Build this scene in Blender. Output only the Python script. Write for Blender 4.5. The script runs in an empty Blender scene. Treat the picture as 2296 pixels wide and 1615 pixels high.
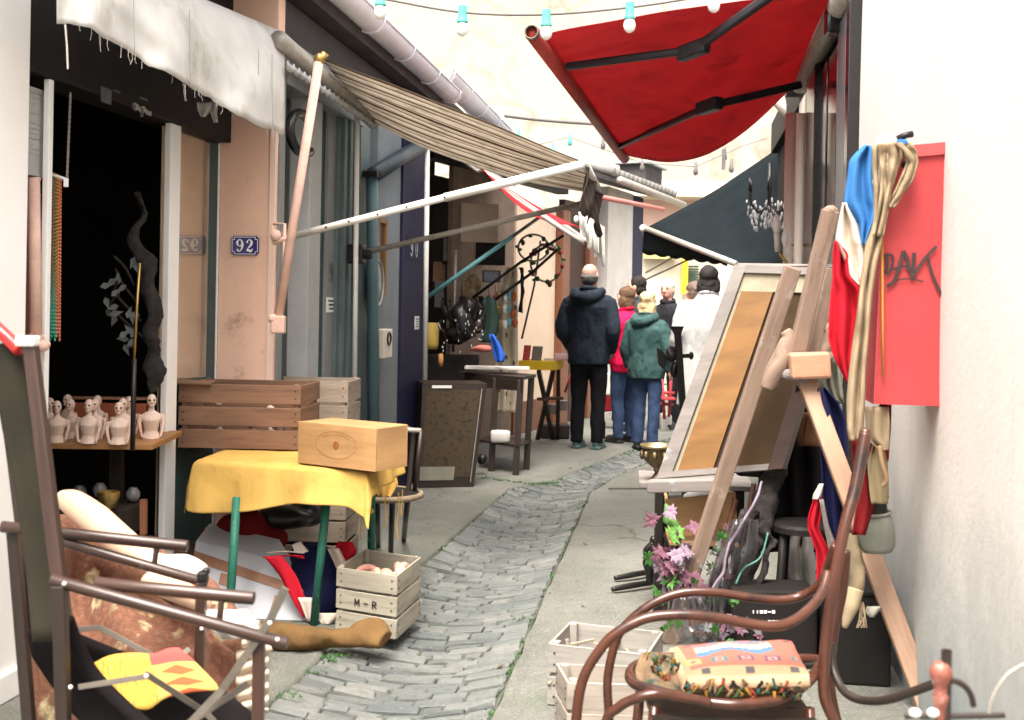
import bpy, bmesh, math, random
from mathutils import Vector as V, Matrix, noise, Quaternion
random.seed(7)
R = math.radians
SC = bpy.context.scene
COL = SC.collection

# ------------------------------------------------------------------ camera
CH, FPX, ROLL = 1.42, 2551.0, R(1.0)      # eye height, focal length in picture units (2296 wide), camera roll
cd = bpy.data.cameras.new('camera')
cd.sensor_width = 36.0
cd.lens = 36.0 * FPX / 2296.0
cd.shift_y = -124.0 / 2296.0
cd.clip_start, cd.clip_end = 0.05, 500.0
cam = bpy.data.objects.new('camera', cd)
cam.matrix_world = Matrix.Translation((0, 0, CH)) @ Matrix.Rotation(R(90), 4, 'X') @ Matrix.Rotation(ROLL, 4, 'Z')
COL.objects.link(cam)
SC.camera = cam
cd.dof.use_dof = True
cd.dof.focus_distance = 6.2
cd.dof.aperture_fstop = 5.0

# ------------------------------------------------------------------ light: bright overcast day
SUN_EL, SUN_AZ = R(64), R(198)            # azimuth measured clockwise from +Y: the sun is behind the camera, to the left
w = bpy.data.worlds.new('World')
SC.world = w
w.use_nodes = True
nt = w.node_tree
bg = nt.nodes['Background']
sky = nt.nodes.new('ShaderNodeTexSky')
sky.sky_type = 'NISHITA'
sky.sun_disc = False
sky.sun_elevation = SUN_EL
sky.sun_rotation = SUN_AZ
sky.air_density, sky.dust_density, sky.ozone_density = 1.0, 5.0, 0.6
hs = nt.nodes.new('ShaderNodeHueSaturation')       # thin even cloud: the sky's colour washed out
hs.inputs['Saturation'].default_value = 0.25
nt.links.new(sky.outputs[0], hs.inputs['Color'])
wm = nt.nodes.new('ShaderNodeMix'); wm.data_type = 'RGBA'; wm.blend_type = 'MULTIPLY'
wm.inputs[0].default_value = 1.0; wm.inputs[7].default_value = (1.0, 0.96, 0.905, 1)
nt.links.new(hs.outputs[0], wm.inputs[6]); nt.links.new(wm.outputs[2], bg.inputs[0])
bg.inputs[1].default_value = 0.15
ld = bpy.data.lights.new('sun', 'SUN')
ld.energy = 1.5
ld.angle = R(40)
ld.color = (1.0, 0.93, 0.84)
sun = bpy.data.objects.new('sun', ld)
d = V((math.sin(SUN_AZ) * math.cos(SUN_EL), math.cos(SUN_AZ) * math.cos(SUN_EL), math.sin(SUN_EL)))
sun.rotation_euler = d.to_track_quat('Z', 'Y').to_euler()
sun.location = d * 30
COL.objects.link(sun)
vs = SC.view_settings
vs.view_transform = 'Standard'
vs.look = 'None'
vs.exposure = 2.3
vs.gamma = 1.0

# ------------------------------------------------------------------ places: from a sight line to a point of the alley
TH = math.atan(382 / 2551.0)
NL = V((math.cos(TH), -math.sin(TH), 0))   # across the alley, to the right
AL = V((math.sin(TH), math.cos(TH), 0))    # along the alley
UP = V((0, 0, 1))
EYE = V((0, 0, CH))
def ray(x, y):
    px, py = x - 1148.0, y - 683.5
    c, s = math.cos(ROLL), math.sin(ROLL)
    return V(((c * px + s * py) / FPX, 1.0, -(-s * px + c * py) / FPX))
def P(x, y, Y): return EYE + ray(x, y) * Y
def PZ(x, y, z=0.0):
    r = ray(x, y); return EYE + r * ((z - CH) / r.z)
def PL(x, y, l):
    r = ray(x, y); return EYE + r * (l / r.dot(NL))
def W(l, a, z=0.0): return NL * l + AL * a + UP * z
def la(p): return p.dot(NL), p.dot(AL), p.z
def PA(x, y, a):
    r = ray(x, y); return EYE + r * (a / r.dot(AL))
def fa(x, l): return PL(x, 690, l).dot(AL)
def fz(x, y, l): return PL(x, y, l).z

# ------------------------------------------------------------------ scene tree
OFF = {}
def setp(o, label=None, cat=None, group=None, kind=None):
    if label: o['label'] = label
    if cat: o['category'] = cat
    if group: o['group'] = group
    if kind: o['kind'] = kind
    return o
def thing(name, label, cat, loc=(0, 0, 0), group=None, rz=0.0, local=False):
    o = bpy.data.objects.new(name, None)
    o.empty_display_size = 0.1
    o.location = loc
    o.rotation_euler = (0, 0, rz)
    COL.objects.link(o)
    OFF[o.name] = V((0, 0, 0)) if local else -V(loc)
    return setp(o, label, cat, group)
def copy_tree(o, parent=None):
    c = o.copy(); COL.objects.link(c)
    if parent: c.parent = parent
    for ch in o.children: copy_tree(ch, c)
    return c

# ------------------------------------------------------------------ mesh builder
def cr(pts, n=8, closed=False):
    """Catmull-Rom curve through the points"""
    pts = [V(p) for p in pts]
    out = []
    m = len(pts)
    rng = range(m if closed else m - 1)
    for i in rng:
        if closed: p0, p1, p2, p3 = pts[i - 1], pts[i], pts[(i + 1) % m], pts[(i + 2) % m]
        else: p0, p1, p2, p3 = pts[max(i - 1, 0)], pts[i], pts[i + 1], pts[min(i + 2, m - 1)]
        for k in range(n):
            t = k / n
            out.append(0.5 * ((2 * p1) + (p2 - p0) * t + (2 * p0 - 5 * p1 + 4 * p2 - p3) * t * t + (3 * p1 - p0 - 3 * p2 + p3) * t ** 3))
    if not closed: out.append(pts[-1])
    return out
class MB:
    def __init__(s): s.v, s.f, s.uv = [], [], []
    def face(s, pts, uvs=None):
        i = len(s.v); s.v += [V(p) for p in pts]
        s.f.append(tuple(range(i, i + len(pts))))
        s.uv.append(uvs or [(0, 0)] * len(pts)); return s
    def obox(s, c, ax, ay, az):
        """box from its centre and three half axes; the grain runs along the longest"""
        c, A = V(c), [V(ax), V(ay), V(az)]
        L = max(range(3), key=lambda k: A[k].length)
        ru, rv = random.random() * 7, random.random() * 7
        i0 = len(s.v)
        co = []
        for z in (-1, 1):
            for y in (-1, 1):
                for x in (-1, 1):
                    s.v.append(c + A[0] * x + A[1] * y + A[2] * z); co.append((x, y, z))
        for q, nrm in (((0, 2, 3, 1), 2), ((4, 5, 7, 6), 2), ((0, 1, 5, 4), 1), ((2, 6, 7, 3), 1), ((0, 4, 6, 2), 0), ((1, 3, 7, 5), 0)):
            s.f.append(tuple(i0 + k for k in q))
            a = [k for k in range(3) if k != nrm]
            if L in a: u_, v_ = L, [k for k in a if k != L][0]
            else: u_, v_ = a
            s.uv.append([(ru + co[k][u_] * A[u_].length, rv + nrm * .37 + co[k][v_] * A[v_].length) for k in q])
        return s
    def lbox(s, l0, l1, a0, a1, z0, z1):
        return s.obox(W((l0 + l1) / 2, (a0 + a1) / 2, (z0 + z1) / 2), NL * abs(l1 - l0) / 2, AL * abs(a1 - a0) / 2, UP * abs(z1 - z0) / 2)
    def beam(s, p, q, w, h=None, up=UP):
        p, q = V(p), V(q); d = (q - p); L = d.length; d.normalize()
        up = V(up)
        if abs(d.dot(up)) > .98: up = V((0, -1, 0)) if abs(d.y) < .9 else V((1, 0, 0))
        x = d.cross(up).normalized(); z = x.cross(d).normalized()
        return s.obox((p + q) / 2, x * w / 2, d * L / 2, z * (h or w) / 2)
    def tube(s, pts, r, n=10, closed=False, caps=True, flat=1.0, fdir=None):
        pts = [V(p) for p in pts]; m = len(pts)
        rs = r if isinstance(r, (list, tuple)) else [r] * m
        if len(rs) != m: rs = [rs[min(int(i * (len(rs) - 1) / max(m - 1, 1)), len(rs) - 2)] * (1 - (i * (len(rs) - 1) / max(m - 1, 1)) % 1) + rs[min(int(i * (len(rs) - 1) / max(m - 1, 1)) + 1, len(rs) - 1)] * ((i * (len(rs) - 1) / max(m - 1, 1)) % 1) if i < m - 1 else rs[-1] for i in range(m)]
        i0 = len(s.v); x = None; acc = random.random() * 5; us = []
        for i, p in enumerate(pts):
            t = (pts[(i + 1) % m] - pts[i - 1]) if closed else (pts[min(i + 1, m - 1)] - pts[max(i - 1, 0)])
            if t.length < 1e-9: t = V((0, 0, 1))
            t.normalize()
            if x is None:
                x = V(fdir) if fdir is not None else (V((0, 0, 1)) if abs(t.z) < .9 else V((1, 0, 0)))
            x = x - t * x.dot(t)
            if x.length < 1e-6: x = t.orthogonal()
            x.normalize(); y = t.cross(x)
            if i: acc += (p - pts[i - 1]).length
            us.append(acc)
            for k in range(n):
                a = 2 * math.pi * k / n
                s.v.append(p + (x * math.cos(a) * flat + y * math.sin(a)) * rs[i])
        for i in range(m if closed else m - 1):
            j = (i + 1) % m
            for k in range(n):
                k2 = (k + 1) % n
                s.f.append((i0 + i * n + k, i0 + i * n + k2, i0 + j * n + k2, i0 + j * n + k))
                v0, v1 = k * 6.283 * rs[i] / n, (k + 1) * 6.283 * rs[i] / n
                u1 = us[j] if j > i else us[i] + .02
                s.uv.append([(us[i], v0), (us[i], v1), (u1, v1), (u1, v0)])
        if caps and not closed:
            s.f.append(tuple(i0 + k for k in range(n))[::-1]); s.uv.append([(us[0], 0)] * n)
            s.f.append(tuple(i0 + (m - 1) * n + k for k in range(n))); s.uv.append([(us[-1], 0)] * n)
        return s
    def loft(s, rings, n=18):
        """closed body from horizontal elliptical rings (centre, rx, ry)"""
        i0 = len(s.v); m = len(rings)
        for c, rx, ry in rings:
            for k in range(n):
                a = 2 * math.pi * k / n
                s.v.append(V(c) + V((rx * math.cos(a), ry * math.sin(a), 0)))
        for i in range(m - 1):
            for k in range(n):
                k2 = (k + 1) % n
                s.f.append((i0 + i * n + k, i0 + i * n + k2, i0 + (i + 1) * n + k2, i0 + (i + 1) * n + k))
                s.uv.append([(k / n, i / m), ((k + 1) / n, i / m), ((k + 1) / n, (i + 1) / m), (k / n, (i + 1) / m)])
        s.f.append(tuple(i0 + k for k in range(n))[::-1]); s.uv.append([(0, 0)] * n)
        s.f.append(tuple(i0 + (m - 1) * n + k for k in range(n))); s.uv.append([(0, 0)] * n)
        return s
    def lathe(s, prof, o, n=24, axis=UP):
        axis = V(axis).normalized(); x = axis.orthogonal().normalized(); y = axis.cross(x); o = V(o)
        i0 = len(s.v); m = len(prof)
        for r, z in prof:
            for k in range(n):
                a = 2 * math.pi * k / n
                s.v.append(o + axis * z + (x * math.cos(a) + y * math.sin(a)) * max(r, 1e-4))
        for i in range(m - 1):
            for k in range(n):
                k2 = (k + 1) % n
                s.f.append((i0 + i * n + k, i0 + i * n + k2, i0 + (i + 1) * n + k2, i0 + (i + 1) * n + k))
                s.uv.append([(k / n, prof[i][1]), ((k + 1) / n, prof[i][1]), ((k + 1) / n, prof[i + 1][1]), (k / n, prof[i + 1][1])])
        return s
    def ell(s, c, rx, ry=None, rz=None, rot=None, n=14):
        ry = ry or rx; rz = rz or rx; M = rot.to_matrix() if isinstance(rot, Quaternion) else (rot or Matrix.Identity(3))
        c = V(c); i0 = len(s.v); m = max(n // 2, 4)
        for i in range(m + 1):
            t = math.pi * i / m
            for k in range(n):
                a = 2 * math.pi * k / n
                s.v.append(c + M @ V((rx * math.sin(t) * math.cos(a), ry * math.sin(t) * math.sin(a), -rz * math.cos(t))))
        for i in range(m):
            for k in range(n):
                k2 = (k + 1) % n
                s.f.append((i0 + i * n + k, i0 + i * n + k2, i0 + (i + 1) * n + k2, i0 + (i + 1) * n + k))
                s.uv.append([(k / n, i / m), ((k + 1) / n, i / m), ((k + 1) / n, (i + 1) / m), (k / n, (i + 1) / m)])
        return s
    def prism(s, pts, d):
        pts = [V(p) for p in pts]; d = V(d); n = len(pts)
        nrm = V((0, 0, 0))
        for i in range(n): nrm += pts[i].cross(pts[(i + 1) % n])
        if nrm.dot(d) > 0: pts = pts[::-1]
        e = (pts[1] - pts[0]).normalized(); g = d.normalized().cross(e)
        uv = [((p - pts[0]).dot(e), (p - pts[0]).dot(g)) for p in pts]
        s.face(pts, uv); s.face([p + d for p in pts][::-1], uv[::-1])
        for i in range(n):
            j = (i + 1) % n
            L = (pts[j] - pts[i]).length
            s.face([pts[j], pts[i], pts[i] + d, pts[j] + d], [(L, 0), (0, 0), (0, d.length), (L, d.length)])
        return s
    def grid(s, rows):
        """sheet through rows of points, UV in metres"""
        i0 = len(s.v); m, n = len(rows), len(rows[0])
        us = [0.0]
        for k in range(1, n): us.append(us[-1] + (rows[m // 2][k] - rows[m // 2][k - 1]).length)
        vv = [0.0]
        for i in range(1, m): vv.append(vv[-1] + (rows[i][n // 2] - rows[i - 1][n // 2]).length)
        for r_ in rows: s.v += [V(p) for p in r_]
        for i in range(m - 1):
            for k in range(n - 1):
                s.f.append((i0 + i * n + k, i0 + i * n + k + 1, i0 + (i + 1) * n + k + 1, i0 + (i + 1) * n + k))
                s.uv.append([(us[k], vv[i]), (us[k + 1], vv[i]), (us[k + 1], vv[i + 1]), (us[k], vv[i + 1])])
        return s
    def jitter(s, amp, sc=3.0, seed=0.0):
        for i, p in enumerate(s.v):
            s.v[i] = p + noise.noise_vector(p * sc + V((seed, seed * 1.7, -seed))) * amp
        return s
    def build(s, name, mat, parent=None, smooth=False, bevel=0.0, solid=0.0, remesh=0.0, sm=0, subd=0, label=None, cat=None, group=None, kind=None, weld=False):
        me = bpy.data.meshes.new(name)
        me.from_pydata([tuple(p) for p in s.v], [], s.f)
        ul = me.uv_layers.new(name='UVMap')
        flat = [c for fu in s.uv for uv in fu for c in uv]
        if len(flat) == len(ul.data) * 2: ul.data.foreach_set('uv', flat)
        if mat: me.materials.append(mat)
        if smooth: me.polygons.foreach_set('use_smooth', [True] * len(me.polygons))
        me.validate(); me.update()
        o = bpy.data.objects.new(name, me)
        COL.objects.link(o)
        if parent is not None:
            o.parent = parent; o.location = OFF.get(parent.name, V((0, 0, 0)))
        if weld: o.modifiers.new('weld', 'WELD').merge_threshold = 1e-4
        if remesh:
            m = o.modifiers.new('remesh', 'REMESH'); m.mode = 'VOXEL'; m.voxel_size = remesh; m.use_smooth_shade = True
        if sm:
            m = o.modifiers.new('smooth', 'SMOOTH'); m.factor = .5; m.iterations = sm
        if subd:
            m = o.modifiers.new('sub', 'SUBSURF'); m.levels = m.render_levels = subd
        if solid:
            m = o.modifiers.new('solid', 'SOLIDIFY'); m.thickness = solid; m.offset = 0
        if bevel:
            m = o.modifiers.new('bevel', 'BEVEL'); m.width = bevel; m.segments = 2; m.limit_method = 'ANGLE'; m.angle_limit = R(40)
        return setp(o, label, cat, group, kind)
def lerp_rows(rows, n):
    out = []
    m = len(rows)
    for i in range(n):
        t = i * (m - 1) / (n - 1); k = min(int(t), m - 2); u = t - k
        out.append([rows[k][j] * (1 - u) + rows[k + 1][j] * u for j in range(len(rows[0]))])
    return out
def cloth_rows(rows, Y=None, nx=14, ny=26, amp=.02, freq=2.5, seed=0.0, nz=.4):
    """hanging cloth: rows of (y, x left, x right, depth); folds run down it"""
    if Y is not None: rows = [tuple(r_[:3]) + (Y,) for r_ in rows]
    mb = MB(); g = []
    for i, (y, xl, xr, yy) in enumerate(lerp_rows(rows, ny)):
        row = []
        for k in range(nx):
            u = k / (nx - 1)
            d_ = amp * math.sin(2 * math.pi * (freq * u + seed) + .6 * math.sin(i * .25 + seed)) + nz * amp * noise.noise(V((u * 4, i * .2, seed)))
            row.append(P(xl + (xr - xl) * u, y, yy + d_))
        g.append(row)
    return mb.grid(g)
def ribbon(pts, ws, nrm, d=.002):
    """flat pen stroke lying on a plane: points, widths, plane normal"""
    mb = MB(); nrm = V(nrm).normalized(); L, Rr = [], []
    pts = [V(p) for p in pts]
    for i, p in enumerate(pts):
        t = (pts[min(i + 1, len(pts) - 1)] - pts[max(i - 1, 0)]).normalized()
        sd = nrm.cross(t).normalized(); wd = ws[i] if isinstance(ws, (list, tuple)) else ws
        L.append(p + sd * wd / 2 + nrm * d); Rr.append(p - sd * wd / 2 + nrm * d)
    mb.grid([L, Rr]); return mb
# ------------------------------------------------------------------ materials
MATS = {}
def lin(h):
    h = h.lstrip('#'); c = [int(h[i:i + 2], 16) / 255 for i in (0, 2, 4)]
    return tuple(x / 12.92 if x <= .04045 else ((x + .055) / 1.055) ** 2.4 for x in c)
def col(c): return tuple(lin(c) if isinstance(c, str) else c) + (1.0,)
class NT:
    def __init__(s, name):
        s.m = bpy.data.materials.new(name); s.m.use_nodes = True
        s.t = s.m.node_tree; s.b = s.t.nodes['Principled BSDF']; s.out = s.t.nodes['Material Output']
    def n(s, typ, **kw):
        nd = s.t.nodes.new(typ)
        for k, v in kw.items(): setattr(nd, k, v)
        return nd
    def l(s, a, b): s.t.links.new(a, b)
    def coord(s, which='Object', scale=(1, 1, 1), rot=(0, 0, 0)):
        tc = s.n('ShaderNodeTexCoord'); mp = s.n('ShaderNodeMapping')
        mp.inputs['Scale'].default_value = scale; mp.inputs['Rotation'].default_value = rot
        s.l(tc.outputs[which], mp.inputs[0]); return mp.outputs[0]
    def noise(s, co, scale, detail=5, rough=.6):
        nd = s.n('ShaderNodeTexNoise'); nd.inputs['Scale'].default_value = scale
        nd.inputs['Detail'].default_value = detail; nd.inputs['Roughness'].default_value = rough
        s.l(co, nd.inputs['Vector']); return nd.outputs['Fac']
    def ramp(s, fac, stops, interp='LINEAR'):
        nd = s.n('ShaderNodeValToRGB'); e = nd.color_ramp; e.interpolation = interp
        while len(e.elements) < len(stops): e.elements.new(.5)
        for el, (p, c) in zip(e.elements, stops):
            el.position = p; el.color = col(c)
        s.l(fac, nd.inputs[0]); return nd.outputs[0]
    def mix(s, a, b, fac, mode='MIX'):
        nd = s.n('ShaderNodeMix', data_type='RGBA', blend_type=mode)
        for sock, v in ((nd.inputs[6], a), (nd.inputs[7], b)):
            if hasattr(v, 'node'): s.l(v, sock)
            else: sock.default_value = col(v)
        if hasattr(fac, 'node'): s.l(fac, nd.inputs[0])
        else: nd.inputs[0].default_value = fac
        return nd.outputs[2]
    def math(s, op, a, b=0.0):
        nd = s.n('ShaderNodeMath', operation=op)
        for i, v in enumerate((a, b)):
            if hasattr(v, 'node'): s.l(v, nd.inputs[i])
            else: nd.inputs[i].default_value = v
        return nd.outputs[0]
    def sep(s, co):
        nd = s.n('ShaderNodeSeparateXYZ'); s.l(co, nd.inputs[0]); return nd.outputs
    def base(s, c):
        if hasattr(c, 'node'): s.l(c, s.b.inputs['Base Color'])
        else: s.b.inputs['Base Color'].default_value = col(c)
    def bump(s, h, strength=.3, dist=.01):
        nd = s.n('ShaderNodeBump'); nd.inputs['Strength'].default_value = strength; nd.inputs['Distance'].default_value = dist
        s.l(h, nd.inputs['Height']); s.l(nd.outputs[0], s.b.inputs['Normal'])
    def set(s, **kw):
        for k, v in kw.items():
            s.b.inputs[k.replace('_', ' ')].default_value = v
        return s
def plain(name, c, rough=.7, var=.18, scale=6.0, bump=.15, metal=0.0, spots=None, fine=60.0, bd=.004):
    """painted, cast or woven surface: broad tone drift plus fine grain"""
    if name in MATS: return MATS[name]
    t = NT(name); co = t.coord()
    c = col(c)[:3]
    n1 = t.noise(co, scale, 6, .65)
    cc = t.ramp(n1, [(.25, tuple(x * (1 - var) for x in c)), (.75, tuple(min(x * (1 + var * .7), .95) for x in c))])
    if spots:
        n2 = t.noise(co, spots[1], 8, .7)
        f = t.ramp(n2, [(spots[2], (0, 0, 0)), (spots[2] + .12, (1, 1, 1))])
        cc = t.mix(cc, spots[0], f)
    t.base(cc); t.set(Roughness=rough, Metallic=metal)
    if rough >= .4 and not metal: t.b.inputs['Specular IOR Level'].default_value = .2
    if bump: t.bump(t.noise(co, fine, 4, .7), bump, bd)
    MATS[name] = t.m; return t.m
def wood(name, c, dark=None, rough=.6, grain=26.0, stretch=2.2, bump=.35, wear=None):
    if name in MATS: return MATS[name]
    t = NT(name); co = t.coord('UV', (stretch, grain, 1))
    c = col(c)[:3]; dark = col(dark)[:3] if dark is not None else tuple(x * .45 for x in c)
    n1 = t.noise(co, 1.0, 8, .7)
    co2 = t.coord('UV', (1.3, 4, 1)); n2 = t.noise(co2, 1.5, 4, .6)
    cc = t.ramp(n1, [(.28, dark), (.5, c), (.78, tuple(min(x * 1.2, .9) for x in c))])
    cc = t.mix(cc, tuple(x * .6 for x in c), t.ramp(n2, [(.45, (0, 0, 0)), (.72, (.75, .75, .75))]))
    if wear:
        n3 = t.noise(t.coord('Object', (1, 1, 1)), wear[1], 8, .75)
        cc = t.mix(cc, wear[0], t.ramp(n3, [(wear[2], (0, 0, 0)), (wear[2] + .1, (.9, .9, .9))]))
    t.base(cc); t.set(Roughness=rough); t.bump(n1, bump, .003)
    MATS[name] = t.m; return t.m
def cloth(name, c, rough=.9, var=.15, trans=0.0, weave=420.0, scale=5.0, stain=None, folds=0.0):
    if name in MATS: return MATS[name]
    t = NT(name); co = t.coord(); c = col(c)[:3]
    n1 = t.noise(co, scale, 6, .6)
    cc = t.ramp(n1, [(.3, tuple(x * (1 - var) for x in c)), (.7, tuple(min(x * (1 + var * .6), .95) for x in c))])
    if stain:
        cc = t.mix(cc, stain[0], t.ramp(t.noise(co, stain[1], 6, .65), [(stain[2], (0, 0, 0)), (stain[2] + .18, (1, 1, 1))]))
    t.base(cc); t.set(Roughness=rough); t.b.inputs['Specular IOR Level'].default_value = .08
    if folds: t.bump(t.math('ADD', t.noise(t.coord('Object', (1, 1, .55)), 13, 3, .45), t.math('MULTIPLY', t.noise(co, weave, 2, .5), .04)), .9, folds)
    else: t.bump(t.noise(co, weave, 2, .5), .25, .002)
    if trans:
        tr = t.n('ShaderNodeBsdfTranslucent'); t.l(cc, tr.inputs[0])
        mx = t.n('ShaderNodeMixShader'); mx.inputs[0].default_value = trans
        t.l(t.b.outputs[0], mx.inputs[1]); t.l(tr.outputs[0], mx.inputs[2]); t.l(mx.outputs[0], t.out.inputs[0])
    MATS[name] = t.m; return t.m
def uvstripes(name, stops, scale, axis=0, rough=.85, trans=0.0, weave=300.0):
    """cloth woven in stripes: colour bands repeat every 1/scale metres"""
    t = NT(name); co = t.coord('UV'); x = t.sep(co)[axis]
    f = t.math('FRACT', t.math('MULTIPLY', x, scale))
    cc = t.ramp(f, stops, 'CONSTANT')
    n1 = t.noise(t.coord(), 9, 5, .6)
    cc = t.mix(cc, (.12, .1, .08), t.ramp(n1, [(.5, (0, 0, 0)), (.9, (.55, .55, .55))]))
    t.base(cc); t.set(Roughness=rough); t.bump(t.noise(t.coord(), weave, 2), .2, .002)
    if trans:
        tr = t.n('ShaderNodeBsdfTranslucent'); t.l(cc, tr.inputs[0])
        mx = t.n('ShaderNodeMixShader'); mx.inputs[0].default_value = trans
        t.l(t.b.outputs[0], mx.inputs[1]); t.l(tr.outputs[0], mx.inputs[2]); t.l(mx.outputs[0], t.out.inputs[0])
    return t.m
def glass(name, tint=(.9, .95, .95), refl=.25, rough=.02):
    t = NT(name)
    tr = t.n('ShaderNodeBsdfTransparent'); tr.inputs[0].default_value = col(tint)
    gl = t.n('ShaderNodeBsdfGlossy'); gl.inputs['Roughness'].default_value = rough
    lw = t.n('ShaderNodeLayerWeight'); lw.inputs[0].default_value = .5
    f = t.math('ADD', t.math('MULTIPLY', t.math('POWER', lw.outputs['Facing'], 4.0), .5), refl); mx = t.n('ShaderNodeMixShader')
    t.l(f, mx.inputs[0]); t.l(tr.outputs[0], mx.inputs[1]); t.l(gl.outputs[0], mx.inputs[2]); t.l(mx.outputs[0], t.out.inputs[0])
    return t.m

def wall_paint(name, c, stain, base_c, damp_shade_h=.5):
    """limewashed wall: soft tone drift, scattered chips, a blue-grey foot of damp with painted shade, fine roughcast"""
    t = NT(name); co = t.coord()
    c = col(c)[:3]
    cc = t.ramp(t.noise(co, 1.3, 7, .65), [(.3, tuple(x * .9 for x in c)), (.7, c)])
    chips = t.ramp(t.noise(co, 14, 8, .8), [(.66, (0, 0, 0)), (.72, (.8, .8, .8))])
    cc = t.mix(cc, stain, chips)
    streak = t.ramp(t.noise(t.coord('Object', (9, 9, .5)), 1.0, 6, .65), [(.60, (0, 0, 0)), (.74, (.35, .35, .35))])
    cc = t.mix(cc, stain, streak)
    spk = t.ramp(t.noise(co, 60, 4, .7), [(.69, (0, 0, 0)), (.73, (.7, .7, .7))])
    cc = t.mix(cc, (.16, .18, .18), spk)
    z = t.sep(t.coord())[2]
    f = t.math('SUBTRACT', t.math('ADD', damp_shade_h, t.math('MULTIPLY', t.noise(co, 2.2, 7, .7), 1.1)), z)
    cc = t.mix(cc, base_c, t.ramp(f, [(.15, (0, 0, 0)), (1.0, (.85, .85, .85))]))  # foot coloured for damp and for the shade under the cabinet
    t.base(cc); t.set(Roughness=.85)
    t.bump(t.noise(co, 30, 6, .7), .25, .01); return t.m

M = {}
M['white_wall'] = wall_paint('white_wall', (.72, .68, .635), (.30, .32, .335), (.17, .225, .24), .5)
M['pier_white'] = plain('pier_white', (.90, .88, .86), .8, .06, 2, .2)
M['peach'] = plain('peach_render', (.80, .53, .40), .85, .14, 2, .25, spots=((.48, .29, .215), 5, .6))
M['peach_trim'] = plain('peach_trim', (.80, .60, .50), .8, .08, 4, .1)
M['white_paint'] = plain('white_paint', (.80, .79, .78), .5, .06, 5, .08, spots=((.5, .48, .45), 9, .7))
M['cream_paint'] = plain('cream_paint', (.78, .70, .60), .6, .1, 4, .1)
M['black_wood'] = plain('black_wood', (.014, .012, .011), .6, .3, 8, .15)
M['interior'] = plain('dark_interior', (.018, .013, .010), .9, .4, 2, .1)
M['green_frame'] = plain('green_frame', (.035, .07, .07), .45, .25, 6, .1)
M['grey_paint'] = plain('grey_paint', (.22, .23, .23), .6, .18, 5, .12, spots=((.18, .19, .19), 10, .64))
M['pale_grey'] = plain('pale_grey', (.36, .37, .365), .6, .14, 4, .1, spots=((.3, .3, .3), 8, .66))
M['teal'] = plain('teal_paint', (.105, .145, .15), .5, .25, 5, .1)
M['teal_bright'] = plain('teal_bright', (.16, .40, .42), .45, .2, 6, .1)
M['navy_paint'] = plain('navy_paint', (.016, .016, .045), .6, .3, 6, .1)
M['blue_enamel'] = plain('blue_enamel', (.03, .03, .17), .18, .1, 5, 0)
M['white_enamel'] = plain('white_enamel', (.85, .85, .85), .2, .04, 5, 0)
M['zinc'] = plain('zinc_gutter', (.66, .66, .70), .5, .12, 4, .15, 0, spots=((.34, .35, .37), 6, .62))
M['pink_metal'] = plain('pink_painted_metal', (.66, .44, .36), .55, .2, 14, .15, spots=((.30, .13, .07), 22, .62))
M['white_metal'] = plain('white_painted_metal', (.75, .73, .69), .5, .12, 12, .12, spots=((.30, .22, .15), 24, .66))
M['grey_metal'] = plain('grey_metal', (.34, .31, .27), .5, .3, 16, .15, .3, spots=((.15, .10, .06), 20, .6))
M['black_metal'] = plain('black_metal', (.018, .016, .016), .4, .3, 20, .12, .4)
M['steel_black'] = plain('black_gloss', (.015, .014, .015), .16, .25, 4, .05)
M['dull_metal'] = plain('dull_metal', (.14, .12, .10), .5, .3, 16, .15, .2)
M['brass'] = plain('brass', (.45, .30, .10), .35, .3, 18, .1, .9)
M['bronze'] = plain('bronze', (.13, .095, .05), .4, .5, 30, .5, .8, spots=((.32, .26, .15), 28, .56), bd=.01)
M['green_metal'] = plain('green_painted_metal', (.025, .13, .09), .45, .3, 20, .2, spots=((.16, .28, .24), 26, .62))
M['red_paint'] = plain('red_paint', (.43, .058, .062), .55, .12, 3, .15, spots=((.34, .05, .055), 5, .56))
M['red_lip'] = plain('red_edge_paint', (.50, .085, .085), .45, .06, 3, .05)
M['red_gloss'] = plain('red_gloss', (.5, .02, .02), .3, .15, 6, .05)
M['graffiti'] = plain('marker_ink', (.05, .035, .035), .6, .3, 40, 0)
M['easel_wood'] = wood('easel_wood', (.235, .16, .118), (.10, .062, .045), .7, 30, 2.5, .3, wear=((.33, .265, .23), 5, .56))
M['easel_pale'] = wood('easel_pale_wood', (.38, .235, .155), (.22, .125, .08), .6, 26, 2, .25)
M['block_wood'] = wood('orange_block_wood', (.48, .26, .165), (.3, .15, .09), .35, 14, 5, .3)
M['dark_wood'] = wood('dark_wood', (.028, .018, .014), (.012, .008, .006), .45, 26, 2, .2)
M['brown_wood'] = wood('brown_wood', (.050, .026, .020), (.018, .010, .008), .30, 26, 2, .2, wear=((.16, .115, .095), 8, .62))
M['driftwood'] = plain('driftwood_grey', (.030, .026, .025), .85, .7, 16, .9, spots=((.11, .095, .11), 12, .62), fine=45, bd=.02)
M['crate_brown'] = wood('crate_brown_wood', (.19, .10, .058), (.08, .04, .024), .75, 22, 2, .5, wear=((.30, .21, .14), 9, .64))
M['crate_grey'] = wood('crate_grey_wood', (.30, .24, .185), (.15, .115, .085), .8, 24, 2, .5)
M['crate_pale'] = wood('crate_pale_wood', (.34, .31, .245), (.17, .15, .115), .8, 24, 2, .5, wear=((.15, .135, .10), 10, .60))
M['crate_white'] = wood('crate_white_wood', (.28, .26, .235), (.14, .125, .11), .8, 24, 2, .5)
M['pine'] = wood('pine_box_wood', (.43, .245, .105), (.30, .16, .065), .55, 12, 1.2, .15)
M['burn'] = plain('burnt_print', (.26, .10, .03), .7, .2, 30, 0)
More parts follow.
